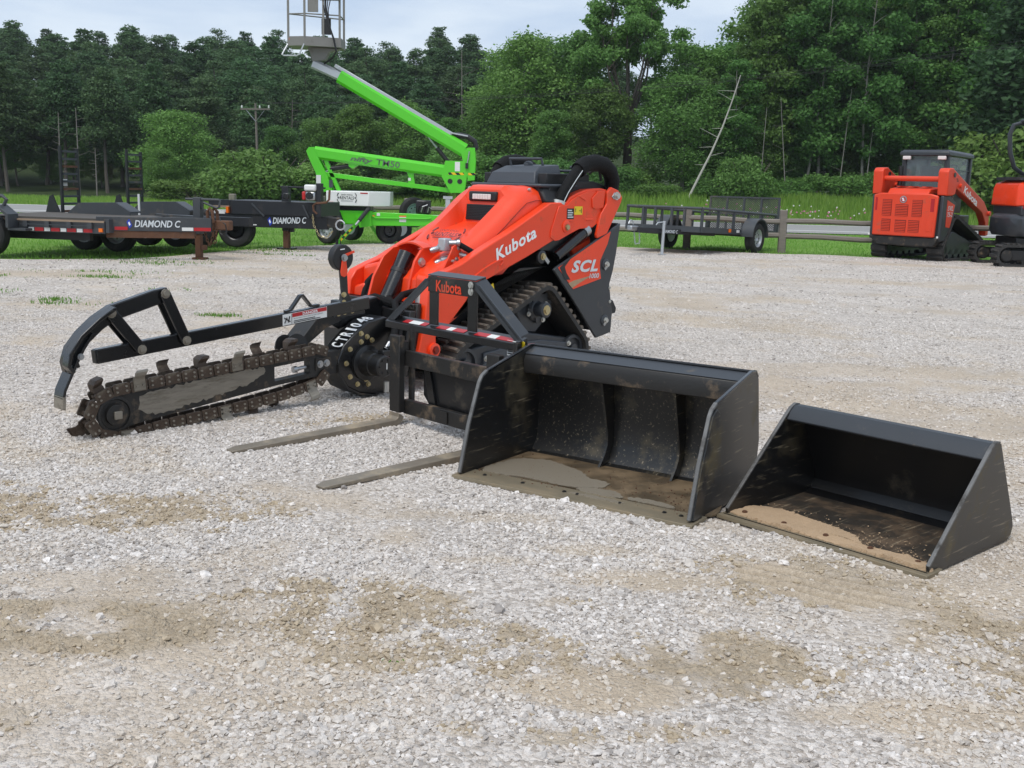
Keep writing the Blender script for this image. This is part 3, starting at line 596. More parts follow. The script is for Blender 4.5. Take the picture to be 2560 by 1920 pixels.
for s in range(4):
    q = random.Random(70 + s); bl = [(q.uniform(-.6, .6), q.uniform(-.6, .6), q.uniform(.25, .75), q.uniform(.25, .42), q.uniform(.25, .42), q.uniform(.22, .36)) for _ in range(13)]
    st = B()
    for k in range(7): a = k * .9; st.tube([(0, 0, -.08), (math.cos(a) * .2, math.sin(a) * .2, .4), (math.cos(a) * .5, math.sin(a) * .5, .8)], .02, 5, r2=.006)
    SHR.append((st.mesh('stem', 'bark'), leaf_cloud(bl, 13000, .029, 'leaf_light' if s < 2 else 'leaf', 'foliage')))
def tree(name, kind, x, y, h, wd, rz, label, cat='tree', group=None, crown='crown', trunk='trunk', z=None, base=10., m=None):
    e = thing(name, label, cat, (x, y, float(hill(x, y)) if z is None else z), rz, group)
    k = h / base
    e.scale = (k * wd, k * wd, k)
    t = link(trunk, kind[0], e); c = link(crown, kind[1], e)
    if m:
        c.material_slots[0].link = 'OBJECT'; c.material_slots[0].material = MT[m]
    return e
q = random.Random(5)
# dense pine wood on the far rise (left and middle): nothing tells these apart
for row, (y0, n, x0, x1, hh) in enumerate(((72, 16, -42, -5, 6.6), (81, 18, -47, -1, 7.0), (91, 19, -52, 5, 7.2), (102, 20, -58, 11, 7.2), (114, 21, -64, 16, 7.3))):
    for i in range(n):
        x = x0 + (x1 - x0) * (i + .5) / n + q.uniform(-1, 1); y = y0 + q.uniform(-3, 3); h = hh * q.uniform(.90, 1.10) - .03 * max(0, x + 10)
        tree('pine_tree', PIN[q.randrange(4)], x, y, h, q.uniform(1.35, 1.75), q.uniform(0, 360), 'tall dark pine in the dense wood on the far rise', group='pines of the dense wood on the rise')
# front of the pine wood, left
for i, (x, y, h, k) in enumerate(((-33, 66, 7.6, 3), (-30.2, 65, 7.4, 1), (-27.4, 67, 7.8, 3), (-24.6, 66, 7.4, 3), (-22.0, 67, 7.6, 1), (-11.5, 68, 6.0, 2), (-9.0, 67, 4.6, 0))):
    tree('pine_tree', PIN[k], x, y, h, 1.15, 40 * i, 'dark pine with bare lower trunk at the front left of the wood', group='bare stemmed pines at the front of the wood')
for i in range(16):
    tree('leafy_tree', DEC[i % 5], -36 + i * 2.05 + q.uniform(-.6, .6), 69.5 + q.uniform(-1.5, 1.5), 2.6 + q.uniform(-.5, .9), 1.5, q.uniform(0, 360), 'low shaded undergrowth tree beneath the pines on the left', group='undergrowth beneath the left pines')
# bare dead stems
def dead(x, y, h, seed, label, lean=0., m='bark_dead', r=.05, br=8, name='dead_tree'):
    qq = random.Random(seed); e = thing(name, label, 'dead tree', (x, y, float(hill(x, y))), 0)
    path = [(lean * h * (t + .10 * math.sin(PI * t) * (abs(lean) > .2)), 0, t * h - .15 * (t == 0)) for t in (0, .2, .4, .6, .8, 1)]
    tr = B().tube(path, r, 7, r2=r * .35).put('trunk', m, e)
    for k in range(br):
        t = .3 + .65 * k / br; a = qq.choice((0, PI)) + qq.uniform(-.5, .5); ln = h * qq.uniform(.06, .16); p = Vector((lean * h * (t + .10 * math.sin(PI * t) * (abs(lean) > .2)), 0, t * h))
        B().tube([p, p + Vector((math.cos(a) * ln, math.sin(a) * ln * .5, ln * qq.uniform(-.1, .5)))], r * .28, 4, r2=r * .1).put('branch', m, tr)
    return e
dead(-25.8, 62, 4.6, 1, 'tall pale dead stem at the far left of the wood', .01)
dead(-24.9, 62.4, 4.9, 2, 'pale dead stem just right of another at far left', -.005)
dead(-23.2, 60.5, 2.7, 3, 'short dead sapling with forked side branches left of the ramps', .0, br=12, r=.045)
dead(-19.1, 61, 2.9, 4, 'thin grey dead stem between the two raised ramps', -.01)
dead(-14.8, 72, 5.6, 5, 'broken dead snag above the small green tree', .02, br=10)
dead(-11.9, 70, 3.6, 6, 'thin dead snag in the pines left of the utility pole', .0)
dead(2.6, 62, 7.2, 7, 'dead stem poking out of the trees right of the boom tip', -.03, br=10)
dead(-3.2, 64, 8.0, 8, 'thin dead spire right of the boom arm among the trees', -.02, br=10)
birch = dead(7.85, 51.2, 5.8, 9, 'leaning bare pale birch trunk in front of the right hand wood', .385, 'bark_birch', .065, 9, 'birch_tree')
# leafy trees between pines and road, left to middle (x, y, height, width factor, kind, label, light leaf)
LT = [(-18.0, 58, 4.6, 1.5, 0, 'round bright green tree behind the two raised ramps', 1),
      (-17.9, 55.5, 2.6, 1.4, 3, 'low bushy tree seen between the two raised ramps', 1),
      (-13.2, 61, 4.1, 1.3, 4, 'dark leafy tree to the right of the raised ramps', 0),
      (-10.6, 60, 4.4, 1.3, 1, 'leafy tree standing just right of the utility pole', 0),
      (-8.6, 59, 4.9, 1.2, 2, 'feathery light green tree behind the folded green boom', 1),
      (-6.2, 60, 5.0, 1.35, 3, 'wide leafy tree behind the middle of the green boom', 1),
      (-3.6, 58, 3.9, 1.4, 4, 'low leafy tree behind the white power pack box', 0),
      (-1.4, 59, 5.2, 1.2, 0, 'leafy tree just left of the boom elbow', 0),
      (.4, 60, 8.3, 1.25, 3, 'round topped bright green tree right of the boom elbow', 1),
      (3.0, 61, 8.4, 1.2, 0, 'broad tree left of the tall open crowned tree', 0),
      (1.6, 55, 4.2, 1.35, 4, 'low leafy tree right above the loader hose loop', 0),
      (-.4, 66, 8.0, 1.2, 1, 'tree behind the round topped bright green one', 0),
      (9.2, 60, 8.0, 1.2, 1, 'tree right of the tall open crowned tree', 1),
      (8.2, 55, 6.0, 1.35, 3, 'dense dark green tree left of the leaning birch trunk', 0),
      (4.2, 56, 5.6, 1.3, 2, 'shaded leafy tree under the tall open crowned tree', 0)]
for i, (x, y, h, wd, k, lab, lt) in enumerate(LT):
    tree('leafy_tree', DEC[k], x, y, h, wd, 57 * i, lab, m='leaf_light' if lt else None)
# the tall open-crowned tree in the middle: forked stem, see-through crown
big = thing('tall_tree', 'tallest open crowned tree in the middle with sky showing through', 'tree', (5.7, 58, float(hill(5.7, 58))), 0)
b = B(); b.tube([(0, 0, -.3), (.05, 0, 2.2), (.0, 0, 4.4)], .26, 9, r2=.2)
qq = random.Random(3); tips = []
for k in range(9):
    a = k * .7 + .2; sp = 1.9 if k % 2 else 1.1
    e = Vector((math.cos(a) * sp, math.sin(a) * sp * .8, 8.6 + qq.uniform(-.4, 1.9))); s0 = Vector((0, 0, 3.6 + .25 * (k % 4))); mid = s0.lerp(e, .5) + Vector((math.cos(a) * .35, math.sin(a) * .3, 0))
    b.tube([s0, mid, e], .085, 6, r2=.02); tips.append((s0, mid, e))
    for j in range(6):
        p = mid.lerp(e, j / 6); a2 = qq.uniform(0, 6.28); e2 = p + Vector((math.cos(a2) * .9, math.sin(a2) * .8, .7 + .4 * qq.random())); b.tube([p, e2], .028, 4, r2=.008); tips.append((p, p.lerp(e2, .6), e2))
b.put('trunk', 'bark', big)
bl = []
for s0, mid, e in tips:
    r = qq.uniform(.36, .6); bl.append((e.x, e.y, e.z, r, r, r * .75))
for k in range(34): a = qq.uniform(0, 6.28); rr = qq.uniform(1.2, 3.1); bl.append((math.cos(a) * rr, math.sin(a) * rr, qq.uniform(5.2, 10.2), .6, .6, .45))
ob = link('crown', leaf_cloud(bl, 38000, .085, 'leaf', 'crown', shell=.2), big)
# right-hand wood: slim trees of the edge, taller than the frame
AS = []
for i in range(21):
    x = 9.6 + i * 1.02 + q.uniform(-.35, .35); y = 55.5 + q.uniform(-1.2, 3.5); h = (7.2 + 4.2 * sm01(10.3, 13.2, x) + q.uniform(-.6, .8))
    tree('slim_tree', ASP[i % 4], x, y, float(h), q.uniform(1.0, 1.3), q.uniform(0, 360), 'slim pale stemmed tree at the edge of the right hand wood', group='slim trees at the edge of the right hand wood')
for i in range(15):
    x = 11.5 + i * 1.55 + q.uniform(-.5, .5); y = 62 + q.uniform(-1.5, 4); h = 8.4 + 3.6 * float(sm01(11.5, 15.5, x)) + q.uniform(-.6, 1.0)
    tree('leafy_tree', DEC[i % 5], x, y, h, q.uniform(.95, 1.2), q.uniform(0, 360), 'tall leafy tree inside the right hand wood', group='tall leafy trees of the right hand wood')
for i in range(12):
    x = 10.0 + i * 1.45; tree('leafy_tree', DEC[(3, 0, 4)[i % 3]], x, 57.5 + q.uniform(-.8, 1.2), 4.4 + q.uniform(-.6, 1.0), 1.5, q.uniform(0, 360), 'short shaded understorey tree of the right hand wood', group='understorey of the right hand wood')
tree('spruce_tree', PIN[2], 24.6, 52, 12.6, 1.5, 20, 'dark spruce at the upper right corner of the view')
tree('spruce_tree', PIN[0], 8.7, 58, 7.0, 1.35, 80, 'dark conical conifer behind the leaning birch trunk')
for i, (x, lean) in enumerate(((12.0, .02), (13.4, -.12), (16.0, .05), (17.2, .04))):
    dead(x, 54.4 + .2 * (i % 3), 4.6 + .5 * (i % 3), 90 + i, ('bare pale sapling stem leftmost of four before the wood', 'bare pale sapling leaning left behind the utility trailer gate', 'tall thin pale stem left of the track loader cab', 'pale stem directly left of the track loader arm')[i], lean, 'bark_pale', .032, 3, 'sapling')
# shrubs (x, y, height, width, kind, label)
SH = [(-15.6, 53, 1.50, 1.9, 0, 'light green shrub beside the left raised ramp'), (-11.6, 51, 2.20, 1.6, 1, 'big rounded light green shrub left of the utility pole'), (-9.4, 51.5, 1.90, 1.5, 0, 'rounded shrub right at the utility pole foot'),
      (-13.4, 53, 1.50, 1.6, 2, 'dark shrub between ramps and the big light shrub'), (-6.6, 51, 1.60, 1.9, 2, 'dark green shrub behind the small engine'), (-4, 51, 1.50, 1.9, 3, 'dark shrub behind the white box of the lift'), (-1.2, 50.5, 1.70, 1.8, 2, 'dark shrub behind the boom elbow'),
      (1.4, 51, 1.90, 1.8, 3, 'shrub behind the loader console'), (3.7, 53, 1.39, 1.8, 2, 'shrub behind the loader hose loop'), (6.3, 52, 1.27, 1.5, 0, 'light green shrub at the birch trunk foot'), (9.9, 52.5, 1.56, 1.7, 2, 'broad green shrub right of the birch trunk foot'), (10.8, 51.5, 1.89, 1.1, 1, 'upright leafy bush standing in the meadow grass'),
      (13, 54.5, 1.31, 1.9, 3, 'dark shrub at the wood edge above the mesh gate'), (16.4, 54, 1.48, 1.7, 2, 'dark shrub at the wood edge left of the track loader'), (19.2, 51, 2.60, 1.6, 1, 'bright leafy thicket behind the track loader cab'), (21.2, 50, 2.90, 1.7, 0, 'bright green thicket between track loader and excavator'), (23.2, 50.5, 3.20, 1.5, 1, 'bright thicket behind the excavator'), (5, 55, 1.72, 1.7, 3, 'dark shrub under the tall open crowned tree')]
for i, (x, y, h, wd, k, lab) in enumerate(SH):
    tree('shrub', SHR[k], x, y, h * (.72, 1.25, .95, 1.1, .62)[i % 5], wd / (.8, 1.15, 1., 1.05, .75)[i % 5] * .95, 71 * i, lab, 'shrub', crown='foliage', trunk='stem', base=1.)
# ------------------------------------------------------------------ utility pole and its lines
up = thing('utility_pole', 'weathered wooden utility pole with crossarm in front of the wood', 'utility pole', (-13.2, 56, float(hill(-13.2, 56))), 0, ry=-1.0)
B().tube([(0, 0, -.3), (0, 0, 5.0)], .075, 10, r2=.055).put('pole', 'pole_wood', up)
B().box(-.75, .75, -.10, -.02, 4.67, 4.75).put('crossarm', 'pole_wood', up, bev=.005)
for s in (1, -1): B().tube([(0, -.06, 4.1), (s * .45, -.06, 4.65)], .015, 5).put('brace', 'steel', up)
for x in (-.68, .22, .68): B().lathe([(0, 0), (.03, 0), (.045, .05), (.03, .08), (.045, .11), (0, .14)], (x, -.06, 4.76), (0, 0, 1), 8).put('insulator', 'white_paint', up)
for i, (x, z) in enumerate(((-.68, 0), (.22, 0), (.68, 0))):
    pth = [(-13.2 + x + 60 * t, 56 - 14 * t, 5.0 + 8.2 * t - 5.0 * t * (1 - t) * 1.6) for t in np.linspace(0, 1, 24)]
    o = B().tube(pth, .009, 4).put('power_line', 'wire', None); tag(o, ('leftmost power line strung from the utility pole to the right', 'middle power line strung from the utility pole to the right', 'rightmost power line strung from the utility pole to the right')[i], 'power line', 'power lines from the pole')
# ------------------------------------------------------------------ split-rail fence along the grass
fe = thing('rail_fence', 'weathered two rail wooden fence along the grass strip', 'fence', (0, 0, 0), 0)
fx = [-7.1, -4.9, -2.75, -.3, 2.0, 4.05, 6.11, 8.5, 10.9, 13.3]
fyf = lambda x: float(np.interp(x, [-9.6, -2.75, 2, 6.11, 13.3], [27.2, 27.6, 26.6, 25.0, 23.6]))
for i, x in enumerate(fx):
    y = fyf(x); s = .085
    B().loop([[(x + a * s * k + .01 * math.sin(i * 3) * z, y + b_ * s * k, z) for a, b_ in ((-1, -.7), (-.6, -1), (.7, -1), (1, -.5), (1, .7), (.5, 1), (-.8, 1), (-1, .6))] for z, k in ((-.2, 1), (.5, 1), (.93, .97), (.95, .8))]).put('post', 'fence_wood', fe)
for i in range(len(fx) - 1):
    for z in (.70, .36):
        a, c = Vector((fx[i], fyf(fx[i]) - .02, z)), Vector((fx[i + 1], fyf(fx[i + 1]) - .02, z + .02 * math.sin(i * 2.3 + z * 9)))
        B().tube([a, a.lerp(c, .33) + Vector((0, 0, .012)), a.lerp(c, .7) - Vector((0, 0, .015)), c], .062, 7).put('rail', 'fence_wood', fe)
# ------------------------------------------------------------------ compact stand-on track loader (x forward, y left)
SCL_LOC, SCL_RZ = (.166, 8.676, 0), 227
T = thing('mini_track_loader', 'orange and black compact stand-on track loader with loader arms lowered', 'track loader', SCL_LOC, SCL_RZ)
# ---- tracks
circ = [(.03, .15, .15), (1.2, .15, .15), (.385, .535, .13)]
def track(y0, y1, face):
    o = hull(circ); i = hull(circ, grow=-.035)
    o, i = resample(o, .04), None
    n = len(o); inn = []
    cx, cz = np.mean(o, axis=0)
    for k in range(n):
        p, a, c = np.array(o[k]), np.array(o[k - 1]), np.array(o[(k + 1) % n]); d = c - a; d /= np.hypot(*d); nrm = np.array([-d[1], d[0]]); inn.append(tuple(p + nrm * .032))
    tr = B().loop([[(o[k][0], y0, o[k][1]), (o[k][0], y1, o[k][1]), (inn[k][0], y1, inn[k][1]), (inn[k][0], y0, inn[k][1])] for k in range(n)], closed=True).put('track', 'rubber', T)
    # tread bars, one by one
    wd = abs(y1 - y0); a = B(); a.loop([[(-.016, -wd / 2, 0), (.016, -wd / 2, 0), (.011, -wd / 2, .024), (-.011, -wd / 2, .024)], [(-.022, -wd * .12, 0), (.012, -wd * .12, 0), (.007, -wd * .12, .024), (-.017, -wd * .12, .024)]])
    a.loop([[(-.004, -wd * .07, 0), (.028, -wd * .07, 0), (.022, -wd * .07, .024), (.002, -wd * .07, .024)], [(-.016, wd / 2, 0), (.016, wd / 2, 0), (.011, wd / 2, .024), (-.011, wd / 2, .024)]])
    me = a.mesh('tread_bar', 'rubber_dusty')
    for p, d in along(o, .0655):
        nrm = np.array([d[1], -d[0]])
        if p[1] < .03: continue
        M = Matrix(((d[0], 0, nrm[0], p[0]), (0, 1, 0, (y0 + y1) / 2), (d[1], 0, nrm[1], p[1]), (0, 0, 0, 1)))
        link('tread_bar', me, tr, M)
    yf = y1 if face > 0 else y0; s = face
    # sprocket with its drive hub
    pts = []
    for k in range(36):
        r = .125 if k % 4 in (0, 1) else .098; pts.append((.385 + r * math.cos(k * PI / 18), .50 + r * math.sin(k * PI / 18)))
    sp = B().prism(pts, yf - s * .10, yf - s * .075).put('sprocket', 'grey_paint', T)
    B().lathe([(0, -.02), (.085, -.02), (.09, .0), (.055, .02), (.05, .07), (.058, .075), (.058, .105), (.04, .11), (0, .11)], (.42, yf - s * .09, .485), (0, s, 0), 20).put('hub', 'grey_paint', sp)
    bolts(sp, [(.42, yf + s * .02, .485)], (0, s, 0), .026, .014, 'brass_zinc')
    bolts(sp, [(.52, yf - s * .07, .455), (.36, yf - s * .07, .40), (.33, yf - s * .07, .52)], (0, s, 0), .013, .012)
    # drive motor casting between sprocket and roller frame
    B().prism([(.30, .56), (.50, .58), (.62, .47), (.56, .36), (.50, .31), (.40, .30), (.33, .36), (.28, .45)], yf - s * .15, yf - s * .105).put('drive_casting', 'grey_paint', T, bev=.012)
    # roller frame, idlers, rollers
    B().prism([(.06, .09), (.02, .14), (.06, .24), (.42, .30), (.56, .32), (.72, .29), (1.16, .25), (1.22, .16), (1.16, .08)], yf - s * .16, yf - s * .055).put('track_frame', 'grey_paint', T, bev=.012)
    B().prism([(.10, .13), (.10, .21), (.40, .255), (.60, .255), (1.02, .21), (1.02, .13)], yf - s * .06, yf - s * .035).put('frame_rib', 'grey_plastic', T, bev=.008)
    for cx_, cz_, r_ in circ[:2]:
        B().lathe([(.05, -.03), (r_ - .045, -.03), (r_ - .036, -.01), (r_ - .036, .01), (r_ - .06, .012), (r_ - .065, -.012), (.04, -.012), (.04, .02), (0, .02)], (cx_, yf - s * .045, cz_), (0, s, 0), 26).put('idler', 'grey_paint', T)
    for x in (.28, .46, .64, .82, 1.0):
        B().lathe([(.05, -.03), (.055, -.02), (.055, .02), (.03, .025), (.02, .035), (0, .035)], (x, yf - s * .05, .09), (0, s, 0), 14).put('roller', 'grey_paint', T)
    bolts(T, [(.09, yf - s * .034, .20), (1.0, yf - s * .034, .17)], (0, s, 0), .014, .014)
track(.215, .48, 1); track(-.48, -.215, -1)
# ---- chassis between the tracks
B().prism([(-.25, .22), (-.30, .60), (-.10, .95), (.35, 1.20), (1.30, .76), (1.45, .50), (1.40, .22), (1.2, .16), (0, .16)], -.205, .205).put('chassis', 'black_paint', T, bev=.01)
for s in (1, -1):
    # fender over the track and the dark side under the arm
    B().prism([(.31, .80), (.36, .80), (.62, .80), (.98, .66), (1.22, .52), (1.28, .48), (1.28, .56), (1.02, .74), (.70, .86), (.45, .93), (.10, .88), (-.18, .98), (-.10, 1.02), (.3, 1.0), (1.0, .80), (1.34, .62), (1.36, .70), (.9, .90), (.3, 1.10), (-.25, 1.12), (-.28, .95)][:10] + [(.10, .90), (-.2, 1.0), (-.2, 1.1), (.3, 1.05), (1.0, .80), (1.30, .66), (1.30, .48)][::1][0:4] + [(1.30, .72)], s * .20, s * .40).put('side_body', 'black_paint', T, bev=.006)
    # rear side panel
    pan = [(.30, .80), (-.35, 1.07), (-.46, 1.12), (-.42, .88), (-.39, .75), (-.35, .64), (-.40, .40), (-.39, .25), (-.21, .22), (.12, .57), (.33, .78)]
    pp = B().prism(pan, s * .455, s * .48).put('side_panel', 'grey_paint', T, bev=.006)
    y = s * .4835
    dec = [(.285, .795), (-.335, 1.055), (-.30, .96), (-.25, .885), (-.215, .83), (-.215, .77), (-.235, .69), (.10, .625)]
    B().prism(dec, s * .480, s * .4825).put('decal', 'orange', pp)
    B().prism([(.27, .795), (.10, .90), (.21, .80), (.19, .755), (.14, .70), (.20, .70)], s * .4825, s * .4838).put('decal_swoosh', 'black_print', pp)
    B().prism([(.145, .665), (.10, .632), (-.13, .715), (.10, .69)], s * .4825, s * .4838).put('decal_swoosh', 'sticker_white', pp) if False else B().prism([(.16, .672), (.115, .634), (.02, .672), (-.13, .722), (.10, .690)], s * .4825, s * .4838).put('decal_swoosh', 'sand', pp)
    xd = (-s, 0, 0)
    letters('SCL', 'silver_print', pp, (.135 if s > 0 else -.20, s * .4845, .750), xd, (0, 0, 1), .32, .094, bold=.04, shear=.28, space=1.1)
    letters('1000', 'silver_print', pp, (-.085 if s > 0 else -.21, s * .4845, .698), xd, (0, 0, 1), .118, .038, bold=.02, shear=.15)
    for px_, pz_ in ((-.285, .80), (-.30, .355)):
        B().lathe([(0, 0), (.045, 0), (.045, .006), (.03, .012), (0, .012)], (px_, s * .48, pz_), (0, s, 0), 18).put('pin_boss', 'grey_paint', pp)
        B().prism([(px_ - .02, pz_ + .02), (px_ + .03, pz_ - .03), (px_ + .015, pz_ - .045), (px_ - .035, pz_ + .0)], s * .4925, s * .498).put('pin_keeper', 'steel', pp)
        bolts(pp, [(px_, s * .497, pz_)], (0, s, 0), .016, .016, 'zinc')
    bolts(pp, [(-.362, s * .48, .50), (-.352, s * .48, .61)], (0, s, 0), .009, .008, 'zinc')
# rear wall and stand-on platform
B().prism([(-.46, 1.12), (-.42, .88), (-.39, .75), (-.35, .64), (-.40, .40), (-.39, .25), (-.36, .25), (-.37, .40), (-.32, .64), (-.36, .75), (-.39, .88), (-.43, 1.12)], -.455, .455).put('rear_wall', 'grey_paint', T)
B().prism([(-.38, .36), (-.60, .38), (-.61, .42), (-.56, .49), (-.48, .49), (-.38, .47)], -.36, .36).put('step_platform', 'black_plastic', T, bev=.008)
# ---- loader arms
arm = [(-.30, 1.38), (-.22, 1.39), (-.06, 1.38), (.06, 1.35), (.14, 1.32), (.18, 1.28), (.36, 1.275), (.80, 1.065), (1.05, .958), (1.28, .852), (1.40, .815), (1.52, .77), (1.575, .70), (1.60, .49), (1.655, .28), (1.66, .17), (1.58, .17), (1.49, .25), (1.50, .37), (1.41, .42), (1.215, .60), (1.16, .68), (1.01, .74), (.60, .885), (.31, 1.0), (.26, 1.0), (.14, 1.04), (.03, 1.08), (-.14, 1.09), (-.21, 1.13), (-.26, 1.19)]
for s in (1, -1):
    A = B().prism(arm, s * .375, s * .455).put('loader_arm', 'orange', T, bev=.008)
    # raised rear plate, ribs and boss pressed into the arm
    B().prism([(.275, 1.25), (.30, 1.20), (.36, 1.06), (.36, 1.02), (.31, .995), (.26, 1.0), (.15, 1.04), (.03, 1.08), (-.13, 1.09), (-.20, 1.13), (-.25, 1.20), (-.17, 1.25), (-.12, 1.26), (-.16, 1.36), (-.06, 1.365), (.05, 1.335), (.13, 1.30), (.18, 1.262)], s * .455, s * .463).put('stiffener_plate', 'orange', A, bev=.003)
    B().prism([(-.26, 1.37), (-.17, 1.37), (-.10, 1.31), (-.11, 1.24), (-.14, 1.23), (-.24, 1.24)], s * .463, s * .473).put('pad_plate', 'orange', A, bev=.004)
    for (x0, z0, x1, z1) in ((-.03, 1.30, .05, 1.33), (.11, 1.145, .20, 1.145), (-.13, 1.15, -.04, 1.15)):
        B().rbar([(x0, s * .465, z0), (x1, s * .465, z1)], .008, .016).put('pressed_rib', 'orange', A, bev=.004)
    ov = [(1.03 + .17 * math.cos(a), s * .457, .79 + .035 * math.sin(a) - .075 * math.cos(a)) for a in np.linspace(-.9, PI + .6, 26)]
    B().tube(ov, .007, 6).put('pressed_bead', 'orange', A)
    B().lathe([(0, 0), (.045, 0), (.045, .012), (.035, .016), (0, .016)], (.19, s * .458, 1.10), (0, s, 0), 16).put('pin_boss', 'orange', A)
    bolts(A, [(.185, s * .472, 1.095)], (0, s, 0), .018, .014, 'brass_zinc')
    B().lathe([(0, 0), (.048, 0), (.048, .02), (.03, .026), (0, .026)], (1.525, s * .455, .285), (0, s, 0), 18).put('pin_boss', 'orange', A)
    bolts(A, [(1.525, s * .481, .285)], (0, s, 0), .02, .014, 'orange_dark')
    # rear tower link
    tw = B().prism([(-.275, 1.36), (-.32, 1.40), (-.40, 1.38), (-.44, 1.355), (-.465, 1.32), (-.455, 1.285), (-.29, 1.04), (-.17, 1.005), (-.16, 1.03), (-.205, 1.19), (-.275, 1.27)], s * .455, s * .482).put('tower_link', 'orange', T, bev=.006)
    B().prism([(-.355, 1.36), (-.40, 1.345), (-.40, 1.315), (-.35, 1.305), (-.325, 1.325)], s * .482, s * .49).put('pin_keeper', 'steel', tw, bev=.003)
    bolts(tw, [(-.385, s * .489, 1.333)], (0, s, 0), .022, .02, 'zinc')
    # inner dark tower under the arm with the lift cylinder
    B().prism([(-.18, 1.02), (.02, 1.04), (.10, .98), (-.02, .84), (-.2, .88)], s * .36, s * .40).put('inner_tower', 'orange_faded', T, bev=.006)
    B().cyl((-.06, s * .425, 1.05), (.26, s * .425, .87), .045, 14).put('lift_cylinder', 'black_gloss', T)
    B().cyl((-.10, s * .425, 1.075), (-.055, s * .425, 1.048), .052, 12).put('cylinder_gland', 'steel', T)
    B().lathe([(0, 0), (.05, 0), (.05, .02), (.03, .03), (0, .03)], (.40, s * .40, .875), (0, s, 0), 16).put('pivot', 'grey_paint', T)
    B().prism([(.42, .885), (.39, .90), (.33, .84), (.35, .82)], s * .43, s * .436).put('pin_keeper', 'steel', T)
    bolts(T, [(.405, s * .434, .88)], (0, s, 0), .018, .014, 'brass_zinc')
    # hose bundle looping from arm to tower
    hp = [(.22, s * .40, 1.26), (.17, s * .41, 1.35), (.09, s * .42, 1.45), (.02, s * .42, 1.52), (-.07, s * .42, 1.57), (-.18, s * .42, 1.585), (-.29, s * .42, 1.57), (-.38, s * .41, 1.52), (-.43, s * .40, 1.45), (-.44, s * .38, 1.36), (-.40, s * .36, 1.24)]
    hb = B().tube(hp[:5], .046, 12).put('hose_bundle', 'hose', T)
    B().tube(hp[3:], .062, 14).put('hose_sleeve', 'hose', T)
    B().tube([(q_[0] - .0, q_[1] + s * .047, q_[2]) for q_ in hp[:4]], .003, 5).put('hose_tracer', 'silver_print', hb)
    B().lathe([(.05, -.012), (.058, -.012), (.058, .012), (.05, .012)], (.215, s * .40, 1.275), (-.3, 0, 1), 14).put('hose_clamp', 'zinc', T)
letters('Kubota', 'white_print', T, (.925, .4565, .862), (-.93, 0, .365), (.365 * .35, 0, .97), .445, .092, bold=.028, space=1.08)
# safety stickers on the left arm
for (x0, x1, z0, z1, m_) in ((.185, .105, 1.155, 1.235, 'black_print'), (.10, .005, 1.188, 1.25, 'sticker_yellow'), (.99, .88, .755, .80, 'sticker_yellow')):
    y = .4645 if m_ != 'sticker_yellow' or x0 < .5 else .4565
    if x0 > .5: B().prism([(1.0, .655), (.90, .705), (.885, .655), (.985, .605)], .4015, .403).put('warning_sticker', m_, T)
    else: B().prism([(x0, z0), (x0, z1), (x1, z1), (x1, z0)], y, y + .0015).put('warning_sticker', m_, T)
letters('!  -|', 'black_print', T, (.092, .4665, 1.20), (-1, 0, 0), (0, 0, 1), .075, .036, bold=.02)
print_lines(T, (.178, .4665, 1.162), (-1, 0, 0), (0, 0, 1), .066, .066, 4, 'silver_print')
# ---- hood: shell with brow, light, grille pocket and ridges
ridge = [(.20, 1.385), (.42, 1.39), (.52, 1.37), (.60, 1.315), (.75, 1.20), (.95, 1.055), (1.15, .925), (1.35, .80), (1.43, .73), (1.45, .55)]
cent = [(.20, 1.39), (.50, 1.395), (.56, 1.385), (.60, 1.355), (.60, 1.27), (.615, 1.262), (.66, 1.115), (.97, 1.035), (1.15, .92), (1.35, .80), (1.43, .73), (1.45, .55)]
def zi(pr, x): return float(np.interp(x, [p[0] for p in pr], [p[1] for p in pr]))
xs_ = [.20, .30, .42, .50, .56, .585, .6, .61, .64, .66, .70, .78, .88, .97, 1.05, 1.15, 1.25, 1.35, 1.43, 1.45]
def cz(x):
    if x <= .585: return float(np.interp(x, [.2, .5, .56, .585], [1.39, 1.396, 1.39, 1.375]))
    return float(np.interp(x, [.6, .61, .64, .66, .97, 1.05], [1.36, 1.265, 1.19, 1.115, 1.035, .99])) if x < 1.05 else zi(ridge, x)
rows = []
for x in xs_:
    z = zi(ridge, x); c = cz(x); cc = c if x < 1.05 else z + .004; nar = .36 - .05 * max(0, (x - .9) / .55)
    side = [(.0, -.40), (.0, -.12), (.04, -.03)]
    r_ = [(x, -nar - .012, z - .42), (x, -nar - .006, z - .20), (x, -nar, z - .10), (x, -nar + .035, z - .035), (x, -.27, z - .004), (x, -.20, z + .006), (x, -.165, max(cc, z - .0) if cc > z else cc), (x, -.08, cc), (x, 0, cc)]
    rows.append(r_ + [(a, -b_, d) for a, b_, d in r_[-2::-1]])
hood = B().grid(rows).put('hood', 'orange', T, smooth=38)
md = hood.modifiers.new('solid', 'SOLIDIFY'); md.thickness = .012; md.offset = -1
B().box(.585, .628, -.145, .145, 1.272, 1.345).put('light_brow', 'black_plastic', hood, bev=.012)
B().box(.626, .636, -.095, .095, 1.286, 1.326).put('light_lens', 'lens_clear', hood, bev=.004)
for k in range(7): B().box(.636, .6375, -.093 + k * .0265, -.091 + k * .0265, 1.288, 1.324).put('lens_divider', 'zinc', hood)
gm = Matrix.Translation((.645, 0, 1.185)) @ Matrix.Rotation(R(-17), 4, 'Y')
B().prism([(-.155, .065), (.155, .065), (.13, -.055), (-.13, -.055)], -.0, .006, 'x').xf(gm).put('grille', 'grille', hood)
g = B()
for k in range(9): g.box(.006, .011, -.15 + .002 * k, .15 - .002 * k, .055 - k * .0125 - .0015, .055 - k * .0125 + .0015)
